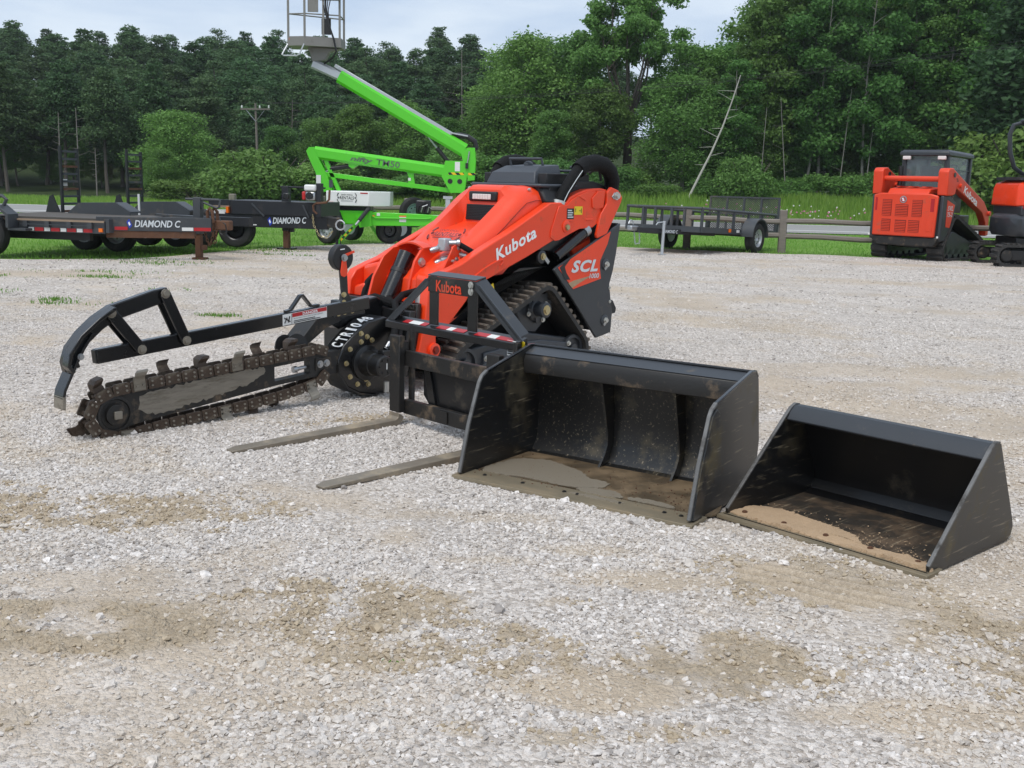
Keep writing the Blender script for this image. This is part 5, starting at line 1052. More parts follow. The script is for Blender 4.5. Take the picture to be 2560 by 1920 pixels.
# ------------------------------------------------------------------ buckets (x forward = open mouth, y along the cutting edge)
def dirt_mat(name, base, mud, y_amt, scratch=True, scale=3.):
    """black painted steel with mud film, scuffs and scratches of their own shape"""
    m = bpy.data.materials.new(name); m.use_nodes = True; t = m.node_tree; l = t.links.new; p = t.nodes['Principled BSDF']
    g = N(t, 'ShaderNodeTexCoord'); n1 = N(t, 'ShaderNodeTexNoise', i_Scale=scale, i_Detail=9.0, i_Roughness=.7); l(g.outputs['Object'], n1.inputs['Vector'])
    mp = N(t, 'ShaderNodeMapping'); mp.inputs['Rotation'].default_value = (.5, .9, .4); mp.inputs['Scale'].default_value = (2, 26, 26); l(g.outputs['Object'], mp.inputs[0])
    n2 = N(t, 'ShaderNodeTexNoise', i_Scale=3.0, i_Detail=3.0, i_Roughness=.6); l(mp.outputs[0], n2.inputs['Vector'])
    r1 = N(t, 'ShaderNodeMapRange'); r1.inputs[1].default_value = .62 - .3 * y_amt; r1.inputs[2].default_value = .80 - .25 * y_amt; l(n1.outputs['Fac'], r1.inputs[0])
    r2 = N(t, 'ShaderNodeMapRange'); r2.inputs[1].default_value = .60; r2.inputs[2].default_value = .70; r2.inputs[4].default_value = .85 if scratch else 0; l(n2.outputs['Fac'], r2.inputs[0])
    mu = N(t, 'ShaderNodeMath', operation='MULTIPLY'); l(r2.outputs[0], mu.inputs[0]); l(n1.outputs['Fac'], mu.inputs[1])
    mx = N(t, 'ShaderNodeMix', data_type='RGBA'); mx.inputs[6].default_value = base + (1,); mx.inputs[7].default_value = mud + (1,); l(r1.outputs[0], mx.inputs[0])
    m2 = N(t, 'ShaderNodeMix', data_type='RGBA'); l(mx.outputs[2], m2.inputs[6]); m2.inputs[7].default_value = (.34, .28, .19, 1); l(mu.outputs[0], m2.inputs[0]); l(m2.outputs[2], p.inputs['Base Color'])
    rr = N(t, 'ShaderNodeMapRange'); rr.inputs[3].default_value = .30; rr.inputs[4].default_value = .8; l(r1.outputs[0], rr.inputs[0]); l(rr.outputs[0], p.inputs['Roughness'])
    MT[name] = m
dirt_mat('bucket_inside', (.011, .011, .011), (.105, .085, .05), .28)
dirt_mat('bucket_outside', (.014, .015, .016), (.15, .115, .055), .30)
dirt_mat('bucket_floor', (.075, .055, .034), (.17, .118, .066), .7, False, 5.)
dirt_mat('bucket_floor_scraped', (.04, .035, .030), (.13, .085, .05), .55, True, 4.)
mat('edge_steel', (.20, .165, .11), .6, .3, var=.3, scale=10, dirt=(.28, .21, .13), dscale=8, damt=.5, stretch=(1, .4, 1))
mat('edge_worn', (.15, .148, .145), .5, .4, var=.5, scale=20, dirt=(.04, .035, .03), dscale=9, damt=.6)
m = bpy.data.materials.new('muddy_water'); m.use_nodes = True; p = m.node_tree.nodes['Principled BSDF']; p.inputs['Base Color'].default_value = (.25, .215, .165, 1); p.inputs['Roughness'].default_value = .12; p.inputs['Specular IOR Level'].default_value = .9; MT['muddy_water'] = m
def blob(pts, k=6):
    n = len(pts); o = []
    for i in range(n):
        p0, p1, p2, p3 = [np.array(pts[(i + j - 1) % n]) for j in range(4)]
        for s in range(k):
            t_ = s / k; o.append(tuple(.5 * ((2 * p1) + (-p0 + p2) * t_ + (2 * p0 - 5 * p1 + 4 * p2 - p3) * t_ ** 2 + (-p0 + 3 * p1 - 3 * p2 + p3) * t_ ** 3)))
    return o
# large bucket
Bk = thing('large_bucket', 'large black dirt bucket with muddy puddle on its floor, left of the small bucket', 'bucket', (.273, 4.742, 0), 236.18)
W = .612
prof = [(-.02, .012), (.022, .035), (-.045, .26), (-.125, .455), (-.145, .482), (-.185, .502), (-.57, .588), (-.62, .585), (-.655, .55), (-.712, .25), (-.70, .12), (-.64, .03), (-.58, .012)]
for s in (1, -1):
    sp = B().prism(prof, s * (W - .014), s * W).put('side_plate', 'bucket_outside' if s > 0 else 'bucket_inside', Bk)
    # rolled edge bar along the mouth
    B().rbar([(.024, s * (W - .007), .03), (-.043, s * (W - .007), .26), (-.123, s * (W - .007), .455), (-.145, s * (W - .007), .484), (-.187, s * (W - .007), .505)], .018, .014).put('mouth_bar', 'edge_worn', sp, bev=.003)
    B().rbar([(-.188, s * (W - .007), .504), (-.57, s * (W - .007), .592), (-.62, s * (W - .007), .589), (-.65, s * (W - .007), .56)], .018, .012).put('top_bar', 'black_gloss', sp, bev=.003)
    B().prism([(.02, .03), (-.04, .24), (-.13, .46), (-.17, .485), (-.21, .46), (-.12, .24), (-.07, .02)], s * W, s * (W + .010)).put('wear_plate', 'bucket_outside', sp, bev=.003)
rows = [[(x, y, z) for y in np.linspace(-W + .014, W - .014, 9)] for x, z in ((-.02, .012), (-.3, .012), (-.56, .014), (-.61, .03), (-.645, .075), (-.66, .13), (-.662, .25), (-.645, .40), (-.628, .50), (-.615, .57))]
sh = B().grid(rows[:3]).put('floor', 'bucket_floor', Bk); md = sh.modifiers.new('s', 'SOLIDIFY'); md.thickness = .010; md.offset = -1
sh = B().grid(rows[2:]).put('back_sheet', 'bucket_inside', Bk); md = sh.modifiers.new('s', 'SOLIDIFY'); md.thickness = .010; md.offset = 1
B().prism([(-.62, .455), (-.505, .455), (-.50, .52), (-.515, .55), (-.60, .578), (-.625, .575)], -W + .014, W - .014).put('top_beam', 'black_worn', Bk, bev=.004)
B().loop([[(x, y, z) for x, z in ((-.516, .5515), (-.598, .5795), (-.598, .583), (-.514, .555))] for y in (-W + .014, W - .014)]).put('beam_top', 'grey_paint', Bk)
B().tube([(-.606, -W + .014, .588), (-.606, W - .014, .588)], .008, 8).put('top_bead', 'black_gloss', Bk)
for y in (-.145, .252):
    B().prism([(-.52, .455), (-.60, .18), (-.60, .12), (-.575, .075), (-.52, .014), (-.60, .014), (-.655, .12), (-.66, .25), (-.64, .40), (-.63, .455)], y - .006, y + .006).put('rib', 'bucket_inside', Bk)
ed = B().prism([(.055, .006), (.05, .022), (-.10, .024), (-.11, .0125), (-.02, .004)], -W - .02, W + .02).put('cutting_edge', 'edge_steel', Bk, bev=.002)
bolts(ed, [(-.04, y, .024) for y in (-.50, -.28, -.05, .02, .24, .46, .54)], (0, 0, 1), .007, .005, 'black_worn')
pud = B()
for pts in ([(-.10, -.55), (-.13, -.30), (-.12, -.12), (-.16, .0), (-.22, .06), (-.30, .03), (-.31, -.07), (-.38, -.15), (-.44, -.28), (-.47, -.42), (-.40, -.55), (-.25, -.58)], [(-.09, .02), (-.10, .18), (-.14, .20), (-.19, .12), (-.17, .02), (-.13, -.03)], [(-.12, .24), (-.115, .44), (-.14, .46), (-.17, .36), (-.16, .26)], [(-.035, -.02), (-.03, .22), (-.055, .24), (-.065, .05)]):
    pud.prism(ragged(blob(pts), .004, .012, len(pts)), .0225, .0262, 'z')
pw = pud.put('puddle', 'muddy_water', None); pw.location = Bk.location; pw.rotation_euler = Bk.rotation_euler; stuff(pw, 'grey muddy puddle water standing on the large bucket floor', 'puddle')
B().prism(blob([(-.12, -.6), (-.13, 0), (-.12, .6), (-.35, .605), (-.56, .60), (-.58, .2), (-.575, -.2), (-.585, -.58), (-.4, -.60)]), .0125, .0215, 'z').put('mud_film', 'bucket_floor', Bk)
# small bucket
Bs = thing('small_bucket', 'smaller black bucket with dry sand along its cutting edge, at far right', 'bucket', (1.264, 4.199, 0), 222.37)
W = .468
prof = [(-.03, .010), (.0, .012), (.002, .045), (-.395, .405), (-.44, .442), (-.47, .452), (-.51, .445), (-.70, .095), (-.712, .06), (-.70, .028), (-.665, .010)]
for s in (1, -1):
    sp = B().prism(prof, s * (W - .012), s * W).put('side_plate', 'bucket_outside' if s > 0 else 'bucket_inside', Bs)
    B().rbar([(.002, s * (W - .006), .043), (-.395, s * (W - .006), .406), (-.435, s * (W - .006), .44), (-.47, s * (W - .006), .455), (-.50, s * (W - .006), .45)], .016, .010).put('mouth_bar', 'edge_worn', sp, bev=.002)
rows = [[(x, y, z) for y in np.linspace(-W + .012, W - .012, 9)] for x, z in ((-.02, .012), (-.3, .012), (-.59, .014), (-.645, .03), (-.672, .07), (-.668, .12), (-.582, .29), (-.508, .43))]
sh = B().grid(rows[:3]).put('floor', 'bucket_floor_scraped', Bs); md = sh.modifiers.new('s', 'SOLIDIFY'); md.thickness = .010; md.offset = -1
sh = B().grid(rows[2:]).put('back_sheet', 'black_paint', Bs); md = sh.modifiers.new('s', 'SOLIDIFY'); md.thickness = .010; md.offset = 1
B().prism([(-.525, .425), (-.50, .452), (-.455, .452), (-.425, .432), (-.395, .392), (-.41, .385), (-.50, .40)], -W + .012, W - .012).put('top_beam', 'grey_paint', Bs, bev=.006)
ed = B().prism([(.045, .006), (.042, .022), (-.075, .025), (-.085, .0125), (-.02, .004)], -W - .015, W + .015).put('cutting_edge', 'edge_steel', Bs, bev=.002)
B().box(.012, .016, -W, W, .0235, .0255).put('edge_groove', 'black_paint', Bs)
# sand left on the floor
pts = blob([(-.015, -.455), (-.08, -.452), (-.19, -.44), (-.235, -.33), (-.205, -.18), (-.195, -.03), (-.14, .08), (-.075, .15), (-.045, .24), (-.05, .29), (-.09, .33), (-.075, .40), (-.05, .452), (.0, .452), (-.005, .2), (-.004, 0), (-.006, -.2)], 5)
pts = ragged(pts, .0045, .009, 3)
P2 = np.array(pts); c_ = np.array([-.09, -.10])
def sand_h(p): 
    return .0255 + .018 * float(fbm(p[0], p[1], 9., 2.)) 
secs = []
for kk, hh in ((1., .013), (.985, .027), (.93, None), (.7, None), (.4, None), (.1, None)):
    r_ = []
    for p_ in pts:
        q2 = (p_[0] + (-.07 - p_[0]) * (1 - kk), p_[1] + (np.clip(p_[1], -.38, .40) * .98 - p_[1]) * (1 - kk))
        r_.append((q2[0], q2[1], hh if hh else sand_h(q2)))
    secs.append(r_)
so_ = B().loop(secs).put('spilled_sand', 'sand', None); so_.matrix_world = Bs.matrix_basis; so_.location = Bs.location; so_.rotation_euler = Bs.rotation_euler
stuff(so_, 'dry tan sand spilled along the small bucket floor', 'sand')
bolts(ed, [(-.045, y, .036) for y in (-.40, -.20, .0, .20, .40)], (0, 0, 1), .008, .005, 'rust')

# crumbs of sand and small stones thrown about the sand edge and in the large bucket
def crumbs(parent_obj, n_, xr, yr, z_, m_, name, label):
    b_ = B(); qq = random.Random(n_)
    for k in range(n_):
        x, y = qq.uniform(*xr), qq.uniform(*yr); x = xr[0] + (xr[1] - xr[0]) * qq.random() ** .6; r_ = qq.uniform(.0012, .0042)
        M = Matrix.Translation((x, y, z_)) @ Matrix.Rotation(qq.random() * 6, 4, 'Z') @ Matrix.Diagonal((1.3, 1, .7, 1))
        bmesh.ops.create_icosphere(b_.bm, subdivisions=1, radius=r_, matrix=M)
    o = b_.put(name, m_, None, smooth=0); o.location = parent_obj.location; o.rotation_euler = parent_obj.rotation_euler; return stuff(o, label, 'crumbs')
crumbs(Bs, 420, (-.34, .0), (-.45, .45), .0215, 'sand', 'sand_crumbs', 'loose crumbs of sand scattered over the small bucket floor')
crumbs(Bk, 260, (-.56, -.05), (-.58, .58), .0245, 'rust', 'mud_crumbs', 'small lumps of mud scattered over the large bucket floor')
# ------------------------------------------------------------------ green trailer-mounted boom lift (x to the right, z up)
Li = thing('boom_lift', 'bright green towable boom lift with raised grey basket', 'boom lift', (-3.5, 24.2, 0), 0)
def octbeam(a, c, h, wd, m_, nm, parent, ch=.3):
    a = Vector(a); c = Vector(c); d = (c - a).normalized(); u = Vector((-d.z, 0, d.x)); y = Vector((0, 1, 0)); e = ch * h
    ring = lambda p: [p + u * (h / 2 * i) + y * (wd / 2 * j) for i, j in ((-1, -1 + ch), (-1 + ch * 1.2, -1), (1 - ch * 1.6, -1), (1, -1 + ch * 1.5), (1, 1 - ch * 1.5), (1 - ch * 1.6, 1), (-1 + ch * 1.2, 1), (-1, 1 - ch))]
    return B().loop([ring(a), ring(c)]).put(nm, m_, parent, smooth=20)
# upper boom, telescope and cable tray
ub = octbeam((-.40, 0, 3.575), (2.33, 0, 2.07), .30, .26, 'green', 'upper_boom', Li)
octbeam((-.98, 0, 3.82), (-.36, 0, 3.56), .21, .19, 'galv', 'telescope', Li)
tr = B().rbar([(-.50, -.02, 3.79), (2.05, -.02, 2.41)], .14, .08).put('cable_tray', 'galv', ub, bev=.01)
B().rbar([(2.02, -.02, 2.44), (2.40, -.02, 2.375)], .18, .03).put('tray_end', 'galv', ub)
B().tube([(2.15, -.04, 2.40), (2.40, -.04, 2.36), (2.55, -.04, 2.26), (2.58, -.04, 2.14), (2.50, -.04, 2.06)], .06, 8).put('energy_chain', 'black_plastic', ub)
B().prism([(1.45, 2.43), (1.52, 2.33), (1.60, 2.33), (1.75, 2.28)], -.05, .05).put('cylinder_lug', 'green', ub)
B().cyl((1.53, 0, 2.34), (1.75, 0, 2.07), .022, 10).put('cylinder_rod', 'steel', Li)
B().cyl((1.72, 0, 2.11), (2.06, 0, 1.70), .05, 12).put('lift_cylinder', 'black_plastic', Li)
# lower boom and parallel link
lb_ = octbeam((-.95, 0, 1.945), (1.90, 0, 1.615), .27, .26, 'green', 'lower_boom', Li)
letters('nifty', 'grey_print', lb_, (-.17, -.134, 1.765), (1, 0, -.115), (.115, 0, 1), .50, .13, bold=.03, shear=.3)
letters('TM50', 'grey_print', lb_, (.40, -.134, 1.712), (1, 0, -.115), (.115, 0, 1), .52, .13, bold=.012)
B().rbar([(-.90, -.02, 1.50), (2.10, -.02, 1.19)], .10, .10).put('parallel_link', 'green', Li, bev=.008)
B().prism([(1.05, 1.62), (1.24, 1.60), (1.22, 1.50), (1.25, 1.30), (1.18, 1.22), (1.08, 1.26), (1.12, 1.45)], -.06, .06).put('link_bracket', 'green', Li)
B().box(1.10, 1.16, -.064, -.062, 1.39, 1.45).put('sticker', 'sticker_white', Li)
B().prism([(-.22, 1.78), (.06, 1.74), (-.12, 1.62), (-.2, 1.66)], -.08, .08).put('cylinder_lug', 'green', lb_)
B().cyl((-.15, -.02, 1.68), (-.62, -.02, 1.60), .055, 12).put('lift_cylinder', 'black_plastic', Li)
B().cyl((-.60, -.02, 1.60), (-.76, -.02, 1.50), .025, 10).put('cylinder_rod', 'steel', Li)
# mast
B().prism([(-1.12, 1.97), (-1.06, 2.055), (-.95, 2.06), (-.84, 1.80), (-.66, 1.46), (-.55, 1.12), (-.78, 1.10), (-.92, 1.52), (-1.06, 1.82)], -.15, -.11).put('mast_plate', 'green', Li)
B().prism([(-1.12, 1.97), (-1.06, 2.055), (-.95, 2.06), (-.84, 1.80), (-.66, 1.46), (-.55, 1.12), (-.78, 1.10), (-.92, 1.52), (-1.06, 1.82)], .11, .15).put('mast_plate', 'green', Li)
B().rbar([(-.72, 0, 1.80), (-.42, 0, 1.12)], .14, .08).put('mast_strut', 'green', Li)
B().box(-.62, -.54, -.17, -.155, 1.20, 1.36).put('control_panel', 'grey_plastic', Li)
B().box(-.90, -.80, -.17, -.15, 1.28, 1.46).put('sticker', 'sticker_white', Li)
# elbow knuckle
kp = [(1.92, 1.84), (2.30, 1.84), (2.26, 2.02), (2.40, 2.13), (2.56, 2.13), (2.58, 1.85), (2.56, 1.44), (2.42, 1.42), (2.40, 1.55), (2.34, 1.16), (2.04, 1.15), (1.84, 1.50)]
for y in (-.165, .13):
    kn = B().prism(kp, y, y + .035).put('elbow_plate', 'green', Li)
    if y < 0:
        B().box(1.99, 2.33, y - .003, y - .001, 1.54, 1.59).put('hazard_strip', 'hazard', kn); B().box(2.42, 2.575, y - .003, y - .001, 1.54, 1.59).put('hazard_strip', 'hazard', kn)
        B().box(2.13, 2.24, y - .003, y - .001, 1.62, 1.82).put('sticker', 'sticker_white', kn)
        for x in (2.03, 2.24): B().lathe([(0, 0), (.055, 0), (.055, .003), (0, .003)], (x, y - .003, 1.40), (0, -1, 0), 16).put('lightening_hole', 'black_print', kn)
        B().box(2.10, 2.13, y - .004, y - .001, 1.18, 1.48).put('rib', 'green', kn)
        B().box(2.36, 2.42, y - .05, y - .004, 1.68, 1.80).put('valve', 'black_plastic', kn)
        B().tube([(2.44, y - .02, 2.05), (2.42, y - .03, 1.9), (2.40, y - .03, 1.80)], .014, 6).put('hose', 'steel', kn)
# power pack box and chassis
wb = B().loop([[(x, y, z) for x, y in ((-.62, -.55), (.30, -.55), (.72, -.15), (.72, .45), (-.62, .45))] for z in (.82, 1.135)]).put('power_pack_box', 'white_fibre', Li, bev=.015)
badge(wb, (-.40, -.553, .90), (1, 0, 0), (0, 0, 1), .46, 'black_print', .19)
B().box(.12, .28, -.555, -.552, 1.085, 1.11).put('sticker', 'sticker_red', wb); B().box(-.56, -.46, -.57, -.552, .84, .90).put('tail_lamp', 'lens_red', wb)
B().box(-.45, .30, -.3, .3, .70, .82).put('turntable', 'black_paint', Li, bev=.02)
B().box(-.45, .35, -.45, .45, .42, .72).put('chassis', 'green', Li, bev=.02)
tg = B().loop([[(x, y, z) for y, z in ((-.42, zl), (-.30, zl), (-.30, zh), (-.42, zh))] for x, zl, zh in ((.25, .40, .70), (1.4, .42, .68), (2.4, .50, .62))]).put('drawbar', 'green', Li, bev=.01)
B().tube([(.34, -.44, .62), (.45, -.44, .57), (1.55, -.44, .585), (1.65, -.44, .60)], .016, 6).put('grab_rail', 'green', Li)
B().box(.95, 1.10, -.424, -.421, .50, .64).put('sticker', 'sticker_white', tg); B().box(.95, 1.10, -.4245, -.4212, .61, .64).put('sticker', 'lens_amber', tg); B().box(.46, .53, -.424, -.421, .62, .68).put('sticker', 'sticker_white', tg); B().box(.37, .41, -.45, -.42, .59, .63).put('marker_lamp', 'lens_amber', tg)
def wheel(parent, c, ax, r, wd, rim='galv', nm='wheel', holes=8):
    c = Vector(c); ax = Vector(ax).normalized()
    w_ = B().lathe([(r * .60, -wd * .42), (r * .78, -wd * .5), (r * .92, -wd * .47), (r, -wd * .34), (r, -wd * .05), (r * .985, -wd * .04), (r * .985, wd * .04), (r, wd * .05), (r, wd * .34), (r * .92, wd * .47), (r * .78, wd * .5), (r * .60, wd * .42)], c, ax, 32, caps=False).put(nm, 'tyre', parent)
    B().lathe([(0, wd * .10), (r * .16, wd * .10), (r * .2, wd * .22), (r * .42, wd * .24), (r * .5, wd * .12), (r * .55, wd * .36), (r * .615, wd * .42), (r * .615, wd * .38), (r * .56, wd * .3), (r * .56, -wd * .40), (0, -wd * .38)], c, ax, 28).put('rim', rim, w_)
    u = ax.orthogonal().normalized(); v = ax.cross(u)
    for k in range(holes):
        a = 2 * PI * k / holes; p = c + ax * wd * .235 + (u * math.cos(a) + v * math.sin(a)) * r * .34
        B().lathe([(0, 0), (r * .05, 0), (r * .05, .004), (0, .004)], p, ax, 8).put('wheel_hole', 'black_print', w_)
    return w_
wheel(Li, (-.56, -.62, .31), (-.5, -.85, 0), .31, .20); wheel(Li, (.68, -.05, .30), (.55, -.83, 0), .29, .2, 'black_paint'); wheel(Li, (-.3, .95, .31), (.5, .85, 0), .31, .20); wheel(Li, (.85, .5, .31), (-.5, .85, 0), .29, .2)
wheel(Li, (1.22, .1, .70), (.45, -.89, 0), .33, .17, 'lift_rim', 'spare_wheel')
B().tube([(-.86, -.68, .40), (-.78, -.66, .60), (-.58, -.62, .70), (-.38, -.58, .62), (-.32, -.57, .44)], .10, 8).put('mudguard', 'black_plastic', Li)
B().box(1.30, 1.62, -.35, -.10, .68, .98).put('hydraulic_unit', 'black_paint', Li, bev=.03)
for k in range(4): B().tube([(1.35 + .07 * k, -.36, .72), (1.38 + .07 * k, -.40, .84), (1.52 + .04 * k, -.36, .92 - .04 * k)], .014, 5).put('hose', 'steel' if k % 2 else 'hose', Li)
B().box(1.95, 2.05, -.40, -.30, .62, 1.08).put('jockey_post', 'galv', Li); B().box(1.90, 2.10, -.41, -.29, 1.02, 1.08).put('jockey_cap', 'galv', Li)
# outriggers
og = B().loop([[(x, y + dy, z + dz) for dy, dz in ((-.07, -.05), (.07, -.05), (.07, .05), (-.07, .05))] for x, y, z in ((.20, -.45, .62), (.02, -.75, .40), (-.26, -1.05, .07))]).put('outrigger', 'green', Li)
B().loop([[(x, y, z) for x, y, z in ((x0, y0_ - .074, z0 - .03), (x0, y0_ - .074, z0 + .03), (x0, y0_ - .071, z0 + .03), (x0, y0_ - .071, z0 - .03))] for x0, y0_, z0 in ((.0, -.77, .375), (-.22, -1.01, .11))]).put('hazard_strip', 'hazard', og)
B().cyl((.30, -.50, .78), (.12, -.72, .52), .045, 10).put('outrigger_cylinder', 'black_plastic', og); B().cyl((.12, -.72, .52), (.05, -.80, .42), .022, 8).put('cylinder_rod', 'steel', og)
B().box(-.36, -.18, -1.16, -.98, 0, .02).put('foot', 'steel', og); B().box(-.33, -.22, -1.10, -1.02, .02, .12).put('foot_pivot', 'black_paint', og)
B().rbar([(.05, -.42, .55), (.45, -.45, .55), (.35, -.45, .20), (.1, -.60, .35)], .03, .30, (0, 1, 0)).put('outrigger_plate', 'green', Li) if False else B().prism([(.0, .62), (.34, .70), (.36, .40), (.10, .36)], -.50, -.46).put('outrigger_plate', 'green', Li)
o2 = B().loop([[(x, y + dy, z + dz) for dy, dz in ((-.06, -.05), (.06, -.05), (.06, .05), (-.06, .05))] for x, y, z in ((.1, .45, .55), (.35, .95, .08))]).put('outrigger', 'green', Li)
o3 = B().loop([[(x, y + dy, z + dz) for dy, dz in ((-.06, -.06), (.06, -.06), (.06, .06), (-.06, .06))] for x, y, z in ((-.45, -.1, .52), (-1.3, .3, .42), (-1.75, .4, .30))]).put('outrigger', 'green', Li)
# basket
bk = B().loop([[(x, y, z) for x, y in ((-1.47, -.30), (-1.09, -.42), (-.34, -.22), (-.34, .40), (-1.47, .40))] for z in (4.15, 4.34)]).put('basket_floor', 'basket_grey', Li)
B().prism([(-1.08, 4.15), (-.38, 4.13), (-.62, 4.06), (-.70, 3.90), (-.98, 3.86), (-1.02, 4.02)], -.10, .12).put('basket_mount', 'basket_grey', Li)
for x, y in ((-1.45, -.28), (-1.08, -.40), (-.37, -.20), (-.70, -.30), (-.37, .38)):
    B().box(x - .021, x + .021, y - .021, y + .021, 4.33, 5.30).put('basket_post', 'basket_grey', Li)
for za in (4.80, 5.28):
    for (a, c) in (((-1.45, -.28), (-1.08, -.40)), ((-1.08, -.40), (-.37, -.20)), ((-1.45, -.28), (-.37, .38)), ((-.37, -.20), (-.37, .38))):
        B().tube([(a[0], a[1], za), (c[0], c[1], za)], .014, 6).put('basket_rail', 'basket_grey', Li)
B().tube([(-1.46, -.30, 4.18), (-1.56, -.42, 3.95), (-1.52, -.44, 3.93), (-1.24, -.48, 3.93), (-1.18, -.48, 3.96), (-1.09, -.42, 4.18)], .016, 6).put('step_loop', 'galv', Li)
B().box(-1.02, -.80, -.36, -.33, 4.84, 5.4).put('gate_panel', 'basket_grey', Li); B().box(-.78, -.36, -.34, -.20, 5.10, 5.35).put('control_box', 'basket_grey', Li); B().box(-.74, -.55, -.30, -.22, 4.40, 4.72).put('document_box', 'black_plastic', Li)
for k in range(4): B().tube([(-.70 + .05 * k, -.30, 5.10), (-.68 + .03 * k, -.32, 4.9), (-.58, -.34, 4.6), (-.47, -.36, 4.3), (-.42, -.34, 4.05), (-.52, -.25, 3.92), (-.72, -.1, 3.82)], .022 if k == 1 else .012, 6).put('cable', 'black_plastic', Li)
B().box(-1.43, -1.39, -.315, -.295, 4.27, 4.31).put('reflector', 'lens_amber', bk)
# ------------------------------------------------------------------ trailers on the left
def chain_links(parent, path, m_='rust', s=.035, nm='chain'):
    b = B(); pts = []
    for i in range(len(path) - 1):
        a, c = Vector(path[i]), Vector(path[i + 1]); n_ = max(1, int((c - a).length / (s * 1.3)))
        for k in range(n_): pts.append((a.lerp(c, (k + .5) / n_), (c - a).normalized()))
    for i, (p, d) in enumerate(pts):
        u = d.orthogonal().normalized(); v = d.cross(u); q = u if i % 2 else v
        b.tube([p + d * math.cos(t_) * s + q * math.sin(t_) * s * .6 for t_ in np.linspace(0, 2 * PI, 9)], s * .22, 4)
    o = b.put(nm, m_, parent); o['kind'] = 'stuff'; return o
def diamond(parent, at, xd, zd, h):
    at = Vector(at); xd = Vector(xd).normalized(); zd = Vector(zd).normalized(); n_ = xd.cross(zd)
    for k, (s, m_) in enumerate(((1., 'blue_print'), (.45, 'white_print'))):
        B().loop([[at + n_ * d + xd * h * .45 * s * a + zd * h * .5 * s * b_ for a, b_ in ((-.6, .35), (0, 1), (.6, -.35), (0, -1))] for d in (.002 + k * .002, .003 + k * .002)]).put('emblem', m_, parent)
# A: near flat deck trailer: deck corner at the left, tongue to the right
TA = thing('flatbed_trailer', 'grey flatbed trailer with red and white side strips and rusty jack, front left', 'trailer', (-8.41, 17.92, 0), -10)
rl = B().box(-.6, 1.78, 0, .06, .42, .62).put('side_rail', 'trailer_grey', TA, bev=.005)
B().box(-.6, 1.80, -.05, -.035, .60, .632).put('rub_rail', 'deck_wood', TA); B().box(.30, 1.55, -.052, -.037, .535, .55).put('rub_rail', 'trailer_grey', TA)
for x in (.35, .74, 1.13, 1.50): B().box(x, x + .08, -.05, -.001, .50, .60).put('stake_pocket', 'trailer_grey', TA)
xs0 = .42
for k in range(8): B().box(xs0, xs0 + (.10 if k % 2 == 0 else .155), -.006, -.002, .435, .492).put('reflective_strip', 'sticker_white' if k % 2 == 0 else 'sticker_red', rl); xs0 += .118 if k % 2 == 0 else .172
B().box(1.69, 1.755, -.03, -.001, .45, .51).put('marker_lamp', 'lens_amber', rl)
for k in range(6): B().box(-.6, 1.80, .07 + k * .33, .07 + k * .33 + .31, .625, .66).put('deck_plank', 'deck_dark', TA)
B().box(1.80, 1.86, 0, 2.05, .44, .66).put('front_rail', 'trailer_grey', TA)
B().box(-.6, 1.3, .35, .45, .28, .42).put('frame_beam', 'trailer_black', TA); B().box(-.6, 1.3, 1.55, 1.65, .28, .42).put('frame_beam', 'trailer_black', TA)
# fender and wheel at the frame edge
B().prism([(-1.0, .48), (-.6, .84), (.06, .845), (.25, .70), (.25, .48), (.20, .48), (.2, .68), (.05, .80), (-.6, .80), (-.95, .48)], -.28, 0).put('fender', 'trailer_grey', TA, bev=.005)
B().box(.18, .50, -.20, -.02, .44, .475).put('fender_step', 'trailer_grey', TA)
wheel(TA, (-.24, -.13, .36), (0, -1, 0), .36, .24, 'galv'); wheel(TA, (-1.05, -.13, .36), (0, -1, 0), .36, .24, 'galv')
B().tube([(-.5, -.1, .99), (.05, -.1, .985), (.12, -.1, .93), (.06, -.1, .82)], .03, 8).put('tie_bar', 'trailer_grey', TA); B().box(-.13, -.08, -.30, -.28, .60, .66).put('marker_lamp', 'lens_red', TA)
# tongue channels converge on the coupler
def chan(y_a, y_b, z0=.47, z1=.70, nm='tongue_channel'):
    return B().loop([[(x, y + dy, z) for dy, z in ((-.03, z0), (.03, z0), (.03, z1), (-.03, z1))] for x, y in ((1.62, y_a), (3.25, y_b))]).put(nm, 'trailer_grey', TA, bev=.006)
ch = chan(.05, .80); chan(2.0, 1.12)
dv = Vector((1.63, .75, 0)).normalized(); n_ = Vector((dv.y, -dv.x, 0))
def onch(t, z): return Vector((1.62, .05, z)) + dv * t + n_ * .034
letters('DIAMOND C', 'silver_print', ch, onch(.58, .535), dv, (0, 0, 1), .72, .115, bold=.02, shear=.2); diamond(ch, onch(.50, .59), dv, (0, 0, 1), .16)
for t, l_, m_ in ((1.32, .18, 'sticker_white'), (1.51, .27, 'sticker_red'), (.27, .20, 'sticker_red')):
    a = onch(t, .485); B().loop([[a + n_ * d + dv * l_ * u + Vector((0, 0, z)) for u, z in ((0, 0), (1, 0), (1, .055), (0, .055))] for d in (0, .002)]).put('reflective_strip', m_, ch)
B().loop([[(x, y + dy, z) for dy, z in ((-.03, .36), (.03, .36), (.03, .468), (-.03, .468))] for x, y in ((1.75, .12), (3.0, .70))]).put('under_beam', 'rust', TA)
jk = B().box(2.87, 3.0, .90, 1.03, .42, 1.03).put('jack', 'trailer_grey', TA, bev=.008)
B().box(2.885, 2.985, .915, 1.015, .03, .42).put('jack_leg', 'rust', jk, bev=.006); B().box(2.85, 3.05, .86, 1.06, .0, .03).put('jack_foot', 'rust', jk); B().box(2.99, 3.08, .93, .98, .16, .24).put('jack_pin_lug', 'rust', jk)
